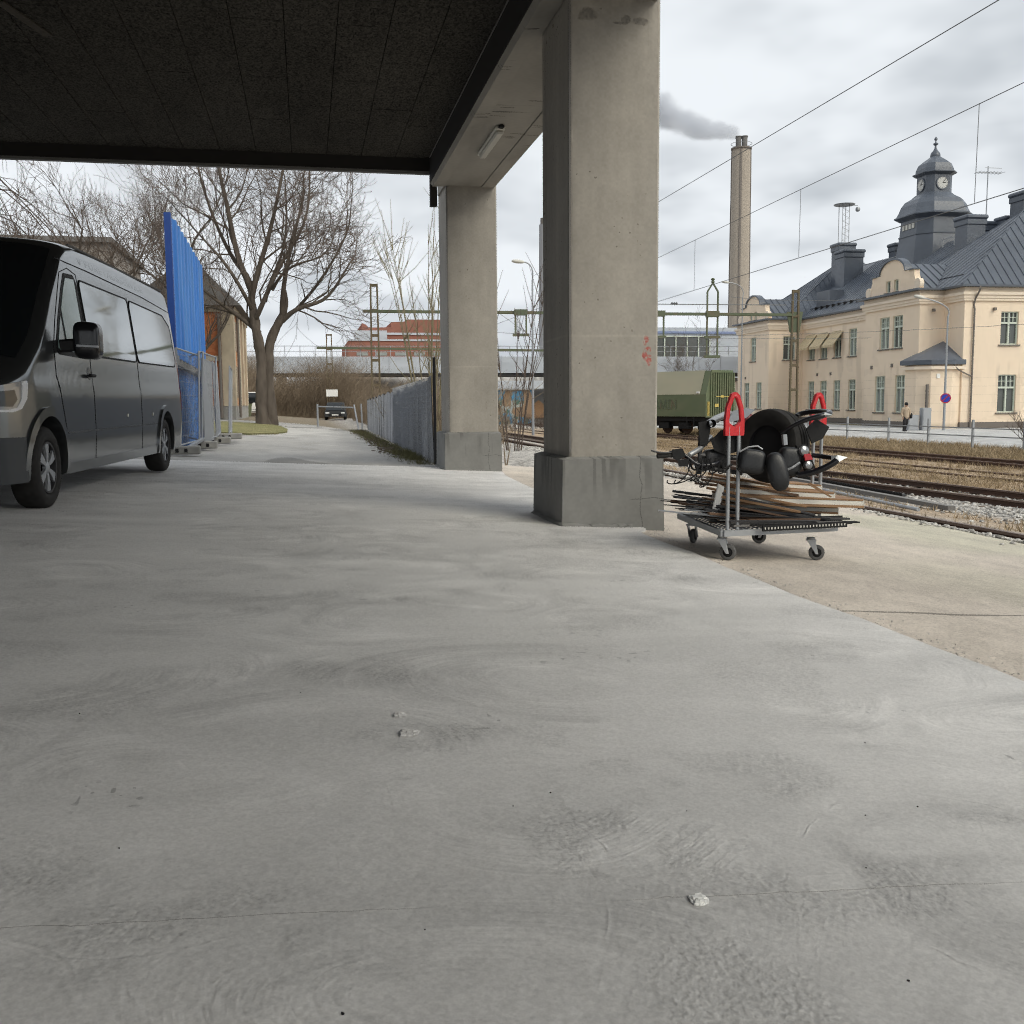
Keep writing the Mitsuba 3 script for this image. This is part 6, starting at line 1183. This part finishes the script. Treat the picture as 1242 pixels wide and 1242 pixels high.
# vehicles far down the path
def far_car(label, x, y, L, Wd, H, mat, catg, rot=0.0, truck=False):
    t = thing('parked_truck' if truck else 'parked_car', label, catg); z0 = float(zt(x, y)) + .02
    c_, s_ = math.cos(rot), math.sin(rot)
    def cv(a): a = np.asarray(a, float); return np.column_stack([x + a[:, 0] * c_ - a[:, 1] * s_, y + a[:, 0] * s_ + a[:, 1] * c_, z0 + a[:, 2]])
    w2 = Wd / 2
    lo = [(s * (w2 - (.06 if yy in (0, L) else 0)), yy, z) for s in (-1, 1) for yy in (0, .3, L) for z in (.28, H * .52)]
    v, f = hull(lo + [(s * (w2 - .1), .15, .5) for s in (-1, 1)]); put('body', (cv(v), f), mat, t)
    up = [(s * w2 * .93, yy, H * .52) for s in (-1, 1) for yy in ((.35 if truck else 1.0), L - .1)] + [(s * w2 * .78, yy, H) for s in (-1, 1) for yy in ((.75 if truck else 1.7), L - .5)]
    v, f = hull(up); put('cabin', (cv(v), f), mat, t)
    a, b = ((.30, .66) if truck else (.95, 1.62)); ws = [(s * w2 * k, yy - .02, H * z) for s in (-1, 1) for k, yy, z in ((.86, a + .04, .56), (.72, b, .95))]; v, f = hull([*ws, *[(p[0], p[1] + .03, p[2] + .02) for p in ws]]); put('windscreen', (cv(v), f), 'm_glass', t)
    for s in (-1, 1):
        v, f = chbox(s * w2 * .72 - .16, s * w2 * .72 + .16, -.03, .08, H * .36, H * .45, .02); put('headlight', (cv(v), f), 'm_clear_lamp', t)
        for yy in (.75, L - .8): v, f = lathe([(.001, .1), (.2, .1), (.31, .06), (.32, -.1), (.001, -.1)], (s * (w2 - .1), yy, .32), (s, 0, 0), 18); put('wheel', (cv(v), f), 'm_rubber', t)
    v, f = bx(-w2 * .6, w2 * .6, -.04, .03, .34, .52); put('grille', (cv(v), f), 'm_black', t); v, f = bx(-.26, .26, -.055, -.04, .38, .48); put('number_plate', (cv(v), f), 'm_white', t)
    return t
far_car('small white truck parked facing us left of the tree trunk', -4.0, 80, 4.6, 1.85, 1.85, 'm_white', 'truck', .03, True)
far_car('dark car parked at the end of the path in front of the bushes', 2.25, 84, 4.3, 1.75, 1.45, 'm_bumper', 'car', -.06)
put('white_board', fbx(1.7, 2.7, 90, 90.06, 1.6, 2.2), 'm_white', label='small white board above the dark car', category='board')
bn_ = thing('refuse_bin', 'dark green wheeled bin at the corner of the brick house', 'bin'); put('tub', hull([(x, y, z) for x, y, z in [(-4.65, 76.7, .1), (-4.05, 76.7, .1), (-4.65, 77.3, .1), (-4.05, 77.3, .1), (-4.75, 76.6, 1.05), (-3.95, 76.6, 1.05), (-4.75, 77.4, 1.05), (-3.95, 77.4, 1.05)]]), 'm_wagon', bn_); put('lid', fbx(-4.8, -3.9, 76.55, 77.45, 1.05, 1.15), 'm_black', bn_)
# chimneys
tc = thing('tall_chimney', 'very tall beige power-station chimney with dark seams, smoke at its top', 'chimney')
cx, cy = 180.0, 406.0
put('shaft', lathe([(4.2 - .5 * k / 60, 105 * k / 60) for k in range(61)] + [(.01, 105)], (cx, cy, 0), (0, 0, 1), 40), 'm_chimney', tc, smooth=40)
for k in range(4):
    a = -2.02 + k * np.pi / 2
    put('seam', bar((cx + 4.12 * math.cos(a), cy + 4.12 * math.sin(a), 0), (cx + 3.62 * math.cos(a), cy + 3.62 * math.sin(a), 104.2), .8, .7), 'm_sill', tc)
put('gallery', lathe([(3.2, 104.2), (4.3, 104.4), (4.3, 105), (3.2, 105)], (cx, cy, 0), (0, 0, 1), 20), 'm_sill', tc)
for k, a in enumerate((.4, 1.97, 3.54, 5.1)): put('flue', lathe([(1.1, 104), (1.1, 109.0), (1.35, 109.2), (1.35, 109.5), (.9, 109.5)], (cx + 1.75 * math.cos(a), cy + 1.75 * math.sin(a), 0), (0, 0, 1), 14), 'm_shade_grey', tc)
put('railing', lathe([(4.25, 106.6), (4.35, 106.6), (4.35, 106.75), (4.25, 106.75)], (cx, cy, 0), (0, 0, 1), 20), 'm_wire', tc)
gc = thing('grey_chimney', 'grey concrete chimney half hidden behind the nearer pillar', 'chimney')
put('shaft', lathe([(3.6 - .5 * k / 40, 70.3 * k / 40) for k in range(41)] + [(.01, 70.3)], (95.0, 398, 0), (0, 0, 1), 24), 'm_chimney_grey', gc, smooth=40); put('top_band', lathe([(2.6, 70.3), (2.6, 72.8), (.01, 72.8)], (95.0, 398, 0), (0, 0, 1), 24), 'm_sill', gc, smooth=40)
# smoke drifting left from the chimney
nx, ny, nz = 120, 28, 64
SX0, SX1, SZ0, SZ1, SYD = 118.0, 184.0, 104.0, 142.0, 20.0
gxs = np.linspace(SX0, SX1, nx); gzs = np.linspace(SZ0, SZ1, nz); gys = np.linspace(-SYD / 2, SYD / 2, ny)
ZZ3, YY3, XX3 = np.meshgrid(gzs, gys, gxs, indexing='ij')
u = np.clip((179 - XX3) / 46, 0, 1.5)
wobble = 1.0 * (meshkit.fbm(np.stack([XX3 * .08, YY3 * .09, ZZ3 * .08], -1), 3, 5) - .5)
zc = 110.8 + 3.0 * u ** .6 + 16 * np.clip(u - .40, 0, 2) ** 1.1
rr = 1.9 + 5.2 * u ** .75 + 3.2 * np.clip(u - .5, 0, 2)
dist = np.sqrt(((ZZ3 - zc) / rr) ** 2 + (YY3 / (rr * .9)) ** 2)
nz3 = meshkit.fbm(np.stack([XX3 * .21, YY3 * .21, ZZ3 * .21], -1), 4, 3)
den = np.clip((1.18 - dist + 1.5 * (nz3 - .5)) * 2.2, 0, 1) * np.clip((179.3 - XX3) / 1.5, 0, 1) * np.clip((XX3 - SX0) / 6, 0, 1) * np.clip((SZ1 - ZZ3) / 4, 0, 1) * np.clip((ZZ3 - SZ0) / 2, 0, 1)
den *= np.clip((YY3 + SYD / 2) / 2, 0, 1) * np.clip((SYD / 2 - YY3) / 2, 0, 1)
scene['smoke_medium'] = {'type': 'heterogeneous', 'albedo': {'type': 'rgb', 'value': [0.80, 0.82, 0.86]}, 'scale': 0.34,
    'sigma_t': {'type': 'gridvolume', 'grid': mi.VolumeGrid(den.astype(np.float32)[..., None]), 'use_grid_bbox': False, 'to_world': T().translate([SX0, cy - SYD / 2, SZ0]).scale([SX1 - SX0, SYD, SZ1 - SZ0])}}
scene['smoke_plume'] = {'type': 'cube', 'to_world': T().translate([(SX0 + SX1) / 2, cy, (SZ0 + SZ1) / 2]).scale([(SX1 - SX0) / 2, SYD / 2, (SZ1 - SZ0) / 2]), 'bsdf': {'type': 'null'}, 'interior': {'type': 'ref', 'id': 'smoke_medium'}}
labels['smoke_plume'] = {'label': 'grey smoke plume drifting left from the tall chimney', 'category': 'smoke', 'kind': 'stuff'}
lamp_pole('street lamp seen in the gap between the two pillars', 13.35, 59.7, -1.0, 10.2, np.array([-.65, 0, .05]))

def unit_rows(a): return a / (np.linalg.norm(a, axis=1, keepdims=True) + 1e-9)
# ---------------------------------------------------------------- bare trees
def grow(r, p, d, L, rad, level, out, maxlevel, wander=.16, up=.08, split=(3, 6), droop=0.0, spread=.75, thin=.62):
    n = 7 if level < 2 else 5
    pts, dirs = [np.array(p, float)], []; dd = unit(d)
    for k in range(n):
        dd = unit(dd + wander * r.normal(size=3) + [0, 0, up - droop * level]); dirs.append(dd); pts.append(pts[-1] + dd * L / n)
    rads = rad * (1 - (1 - thin * .55) * np.linspace(0, 1, n + 1)); out[min(level, 4)].append((np.array(pts), rads))
    if level >= maxlevel: return
    kids = r.integers(*split) + (1 if level < 2 else 0)
    for q in range(kids):
        t = .28 + .72 * (q + r.random()) / kids; i = min(int(t * n), n - 1); base = pts[i] + (pts[i + 1] - pts[i]) * (t * n - i)
        side = unit(np.cross(dirs[i], r.normal(size=3))); ang = spread * (.55 + .6 * r.random())
        nd = unit(dirs[i] * math.cos(ang) + side * math.sin(ang))
        grow(r, base, nd, L * (.52 + .28 * r.random()) * (1.0 - .25 * t), max(rads[i] * (.42 + .22 * r.random()), .007), level + 1, out, maxlevel, wander, up, split, droop, spread, thin)
    # leader carries on
    grow(r, pts[-1], dirs[-1], L * .62, rads[-1] * .9, level + 1, out, maxlevel, wander, up, split, droop, spread, thin)
def tube3(p, rads, sides):
    return tube(p, rads, sides, cap=False)
def tree(label, seed, stems, maxlevel=4, group=None, name='bare_tree', twig='m_twig', **kw):
    r = np.random.default_rng(seed); out = {k: [] for k in range(5)}; t = thing(name, label, 'tree', group)
    for p, d, L, rad in stems: grow(r, p, d, L, rad, 0, out, maxlevel, **kw)
    put('trunk', cat([tube3(a, b, 10) for a, b in out[0]]), 'm_bark', t, smooth=True)
    big = [tube3(a, b, 6) for a, b in out[1] + out[2]]
    if big: put('limbs', cat(big), 'm_bark' if name == 'bare_tree' else twig, t, smooth=True)
    tw_ = [tube3(a, np.maximum(b, .008), 3) for a, b in out[3] + out[4]]
    if tw_: put('crown', cat(tw_), twig, t, kind='stuff')
    return t
tb = np.array([-2.05, 51.3])
# the big twin-stemmed tree: stems, then limbs grown from measured forks
r = np.random.default_rng(41); out = {k: [] for k in range(5)}
bt = thing('bare_tree', 'big bare twin-trunked tree standing on the grass verge', 'tree')
def limb(pts, r0, r1, kids, seed, L=3.2):
    rr_ = np.random.default_rng(seed); P = hose(np.array(pts, float) + [[0, 0, 0]] + 0.0, 14); rad = np.linspace(r0, r1, 14) * .66; out[1].append((P, rad))
    for k in range(kids):
        t = .18 + .80 * (k + rr_.random()) / kids; i = min(int(t * 13), 12); d0 = unit(P[i + 1] - P[i]); s = unit(np.cross(d0, rr_.normal(size=3))); a = .5 + .55 * rr_.random()
        grow(rr_, P[i], unit(d0 * math.cos(a) + s * math.sin(a)), L * (1.25 - .55 * t) * (.75 + .5 * rr_.random()), max(rad[i] * .42, .026), 2, out, 4, wander=.17, up=.03, split=(4, 7), spread=.72)
    grow(rr_, P[-1], P[-1] - P[-2], L * .8, r1 * .72, 2, out, 4, wander=.15, up=.06, split=(4, 7), spread=.7)
def tp(dx, dz, dy=0.0): return (tb[0] + dx, tb[1] + dy, .05 + dz)
out[0].append((hose([tp(-.05, -.2), tp(-.12, 1.5), tp(-.10, 3.4), tp(-.28, 4.6), tp(-.42, 6.0), tp(-.75, 7.3)], 16), np.array([.44, .33, .28, .26, .25, .25, .24, .24, .23, .22, .21, .20, .19, .18, .16, .15])))
out[0].append((hose([tp(.24, -.2, .3), tp(.24, 1.5, .3), tp(.28, 3.4, .3), tp(.60, 4.5, .4), tp(1.02, 5.4, .4), tp(1.1, 6.6, .3)], 18), np.concatenate([np.linspace(.34, .21, 12), np.linspace(.20, .08, 6)])))
limb([tp(-.75, 7.3), tp(-1.15, 8.8), tp(-1.4, 10.4, -.3), tp(-1.7, 12.0), tp(-1.75, 14.0)], .22, .09, 9, 1)
limb([tp(-.42, 6.0), tp(-.05, 7.4), tp(.45, 9.0, .3), tp(.9, 10.6), tp(1.35, 12.6)], .24, .08, 9, 2)
limb([tp(-.30, 5.0), tp(.35, 6.3, -.4), tp(1.2, 8.0), tp(2.1, 9.5), tp(2.5, 12.0)], .20, .07, 9, 3)
limb([tp(-.75, 7.3), tp(-1.6, 8.7, .6), tp(-2.3, 10.6), tp(-2.7, 12.5)], .17, .06, 8, 4)
limb([tp(1.0, 5.2, .4), tp(1.15, 6.8), tp(1.55, 8.6), tp(2.0, 10.2), tp(2.2, 11.4)], .20, .06, 9, 5)
limb([tp(1.0, 5.0, .4), tp(2.1, 5.7), tp(3.1, 6.1), tp(3.9, 7.1, -.3), tp(4.5, 8.0)], .19, .05, 9, 6, 2.5)
limb([tp(.9, 4.9, .4), tp(1.9, 5.9, 1.2), tp(2.9, 7.0), tp(3.9, 8.6), tp(4.4, 10.0)], .15, .05, 8, 7, 2.6)
limb([tp(-.1, 4.4), tp(-1.2, 5.3), tp(-2.4, 6.2, -.6), tp(-3.4, 7.3)], .20, .06, 9, 8, 2.6)
limb([tp(-.35, 5.4), tp(-1.3, 7.2, -.8), tp(-2.2, 8.4), tp(-3.4, 9.8)], .15, .05, 8, 9, 2.6)
limb([tp(.2, 6.0, .8), tp(.7, 7.6, 1.8), tp(1.2, 9.2, 2.3), tp(1.3, 12.3, 2.2)], .15, .05, 8, 10, 2.8)
limb([tp(.6, 6.4, -.6), tp(1.6, 7.4, -1.6), tp(2.6, 7.7, -2.0), tp(3.4, 8.4, -2.2)], .12, .04, 7, 11, 2.4)
tv_, tf_ = cat([tube(hose(a, 60), np.interp(np.linspace(0, 1, 60), np.linspace(0, 1, len(b)), b), 28) for a, b in out[0]])
ax_ = np.stack([tv_[:, 0] - tb[0] - .25, tv_[:, 1] - tb[1] - .2, 0 * tv_[:, 2]], -1)
tv_ = tv_ + unit_rows(ax_) * (.20 * (meshkit.fbm(tv_ * [2.6, 2.6, 1.0], 4, 3) - .5) + .14 * (meshkit.fbm(tv_ * [7, 7, 1.6], 3, 8) - .5))[:, None]
put('trunk', (tv_, tf_), 'm_bark', bt, smooth=True)
put('limbs', cat([tube3(a, b, 7) for a, b in out[1]] + [tube3(a, b, 5) for a, b in out[2]]), 'm_bark', bt, smooth=True)
put('crown', cat([tube3(a, np.maximum(b, .009), 3) for a, b in out[3] + out[4]]), 'm_twig_red', bt, kind='stuff')
GL = 'bare trees above the van'
tree('bare tree behind the top of the blue hoarding', 51, [((-8.6, 57, 0), (.02, 0, 1), 8.0, .30)], 4, GL, spread=.62, split=(4, 6))
tree('bare tree with reddish crown left of the big tree', 52, [((-6.2, 60, 0), (-.02, 0, 1), 8.2, .28)], 4, GL, twig='m_twig_red', spread=.6, split=(4, 6))
tree('spreading bare tree directly above the rear of the van', 53, [((-10.8, 50, 0), (-.12, 0, 1), 6.0, .30), ((-10.4, 50.2, 0), (.30, 0, 1), 5.4, .24)], 4, GL, spread=.8, wander=.24, split=(4, 6))
tree('crooked bare tree above the middle of the van', 54, [((-14.2, 48, 0), (.10, 0, 1), 6.0, .30)], 4, GL, spread=.85, wander=.26, split=(3, 6))
tree('dense bare tree at the left edge above the windscreen', 55, [((-13.6, 37, 0), (.02, -.05, 1), 5.6, .28), ((-12.9, 38, 0), (.25, 0, 1), 5.2, .22)], 4, GL, spread=.85, wander=.22, split=(4, 6))
r = np.random.default_rng(77); arcs = []
wt = thing('weeping_tree', 'bare weeping tree with long arching twigs at the upper left', 'tree', GL)
put('trunk', tube3(hose([(-9.6, 29, 0), (-9.5, 29, 3), (-9.7, 29.1, 6), (-9.5, 29, 7.6)], 10), np.linspace(.3, .14, 10), 10), 'm_bark', wt, smooth=True)
for k in range(90):
    a = r.random() * 2 * np.pi; R_ = 1.2 + 3.2 * r.random(); h0 = 4.6 + 3.6 * r.random(); px, py = -9.5, 29
    arcs.append((hose([(px, py, h0), (px + R_ * .45 * math.cos(a), py + R_ * .45 * math.sin(a), h0 + .9 * r.random()), (px + R_ * math.cos(a), py + R_ * math.sin(a), h0 - .5 - 1.2 * r.random()), (px + R_ * 1.25 * math.cos(a), py + R_ * 1.25 * math.sin(a), h0 - 2.4 - 1.6 * r.random())], 10) + .05 * r.normal(size=(10, 3)), np.linspace(.03 if k < 24 else .014, .006, 10)))
    for q in range(5):
        i = r.integers(2, 9); b = arcs[-1][0][i]; arcs_d = r.normal(size=3) * [.5, .5, .25]; child = (hose([b, b + arcs_d * .7 + [0, 0, -.15], b + arcs_d * 1.1 + [0, 0, -.8]], 6), np.linspace(.011, .005, 6)); arcs.insert(0, child)
put('crown', cat([tube3(a, b, 3) for a, b in arcs]), 'm_twig', wt, kind='stuff')
def saplings(label, cx_, cy_, n, spread_, h, seed, mat='m_stem_pale', group=None):
    r = np.random.default_rng(seed); t = thing('sapling_clump', label, 'saplings', group); z0 = float(zt(cx_, cy_)); st, tw2 = [], []
    for k in range(n):
        a = r.random() * 2 * np.pi; R_ = spread_ * r.random(); b = np.array([cx_ + .25 * R_ * math.cos(a), cy_ + .25 * R_ * math.sin(a), z0]); hh = h * (.55 + .5 * r.random()); lean = np.array([R_ * math.cos(a), R_ * math.sin(a), hh])
        P = hose([b, b + lean * [.25, .25, .35], b + lean * [.6, .6, .7], b + lean], 10); st.append((P, np.linspace(.022, .006, 10)))
        for q in range(7):
            i = r.integers(3, 9); d = unit([r.normal() * .5, r.normal() * .5, 1.2]); tw2.append((np.array([P[i], P[i] + d * .5 * hh * .22, P[i] + d * hh * .22 + [.05 * r.normal(), 0, .1]]), np.array([.012, .009, .005])))
    put('stems', cat([tube3(a, b, 5) for a, b in st]), mat, t); put('twigs', cat([tube3(a, b, 3) for a, b in tw2]), mat, t, kind='stuff')
saplings('thin upright saplings behind the fence left of the farther pillar', 3.2, 27.0, 15, 1.3, 6.2, 61)
saplings('few thin bare saplings in the gap between the pillars', 5.9, 29.0, 7, 1.3, 5.2, 62, 'm_twig')
tree('small bare tree behind the freight wagon', 63, [((33.0, 86, -1.2), (0, 0, 1), 5.0, .14)], 4, None, spread=.7, split=(3, 5), up=.05)
saplings('leafless bush at the right edge by the wire fence', 30.4, 37.6, 40, 1.3, 2.0, 64, 'm_twig')
# scrub that reads as one mass
def scrub(name, label, seed, n, place, h, mat):
    r = np.random.default_rng(seed); P = place(r, n); z = zt(P[:, 0], P[:, 1]) - .1; hh = h(P) * (.45 + .65 * r.random(n)); V, F, o = [], [], 0
    b = np.column_stack([P, z]); lean = np.column_stack([.35 * r.normal(size=n), .35 * r.normal(size=n), np.ones(n)]) * hh[:, None]
    mid = b + lean * .5 + .12 * hh[:, None] * r.normal(size=(n, 3)) * [1, 1, .2]; tip = b + lean
    segs = [(b, mid, .022), (mid, tip, .014)]
    for q in range(4):
        t = .35 + .6 * r.random(n)[:, None]; s0 = b + (tip - b) * t; segs.append((s0, s0 + np.column_stack([.5 * r.normal(size=n), .5 * r.normal(size=n), .35 + .5 * r.random(n)]) * hh[:, None] * .32, .009))
    for a, c, w in segs:
        d = c - a; s1 = np.cross(d, [0, 1, .1]); s1 /= np.linalg.norm(s1, axis=1, keepdims=True) + 1e-9; s2 = np.cross(d, s1); s2 /= np.linalg.norm(s2, axis=1, keepdims=True) + 1e-9
        v = np.stack([a + s1 * w, a - s1 * w * .5 + s2 * w * .87, a - s1 * w * .5 - s2 * w * .87, c], 1); k = np.arange(n)[:, None] * 4 + o; V.append(v.reshape(-1, 3)); F.append(np.concatenate([k + [0, 1, 3], k + [1, 2, 3], k + [2, 0, 3]], 0)); o += 4 * n
    put(name, (np.vstack(V), np.vstack(F)), mat, label=label, category='scrub', kind='stuff')
scrub('brown_scrub', 'dense leafless brown scrub below the bridge at the end of the path', 71, 9000, lambda r, n: np.column_stack([-12 + 20 * r.random(n), 92 + 16 * r.random(n)]), lambda P: 4.6 + 1.2 * np.sin(P[:, 0] * .7) - .18 * np.maximum(P[:, 0] - 2, 0), 'm_scrub')
scrub('trackside_scrub', 'thin leafless scrub along the track side of the grey fence', 72, 3200, lambda r, n: np.column_stack([3.6 + 3.2 * r.random(n), 34 + 50 * r.random(n)]), lambda P: 2.3 + 0 * P[:, 0], 'm_scrub')
scrub('left_scrub', 'leafless bushes behind the brick house and tree trunk', 73, 2500, lambda r, n: np.column_stack([-40 + 36 * r.random(n), 84 + 12 * r.random(n)]), lambda P: 4.5 + 0 * P[:, 0], 'm_scrub')
scrub('fence_foot_scrub', 'thin dry stalks growing behind the grey fence', 74, 300, lambda r, n: np.column_stack([3.05 + .9 * r.random(n), 20 + 24 * r.random(n)]), lambda P: 1.6 + 0 * P[:, 0], 'm_scrub')
scrub('far_rubble_scrub', 'scattered stalks in front of the painted wall', 75, 900, lambda r, n: np.column_stack([9 + 16 * r.random(n), 80 + 18 * r.random(n)]), lambda P: 1.3 + 0 * P[:, 0], 'm_twig')
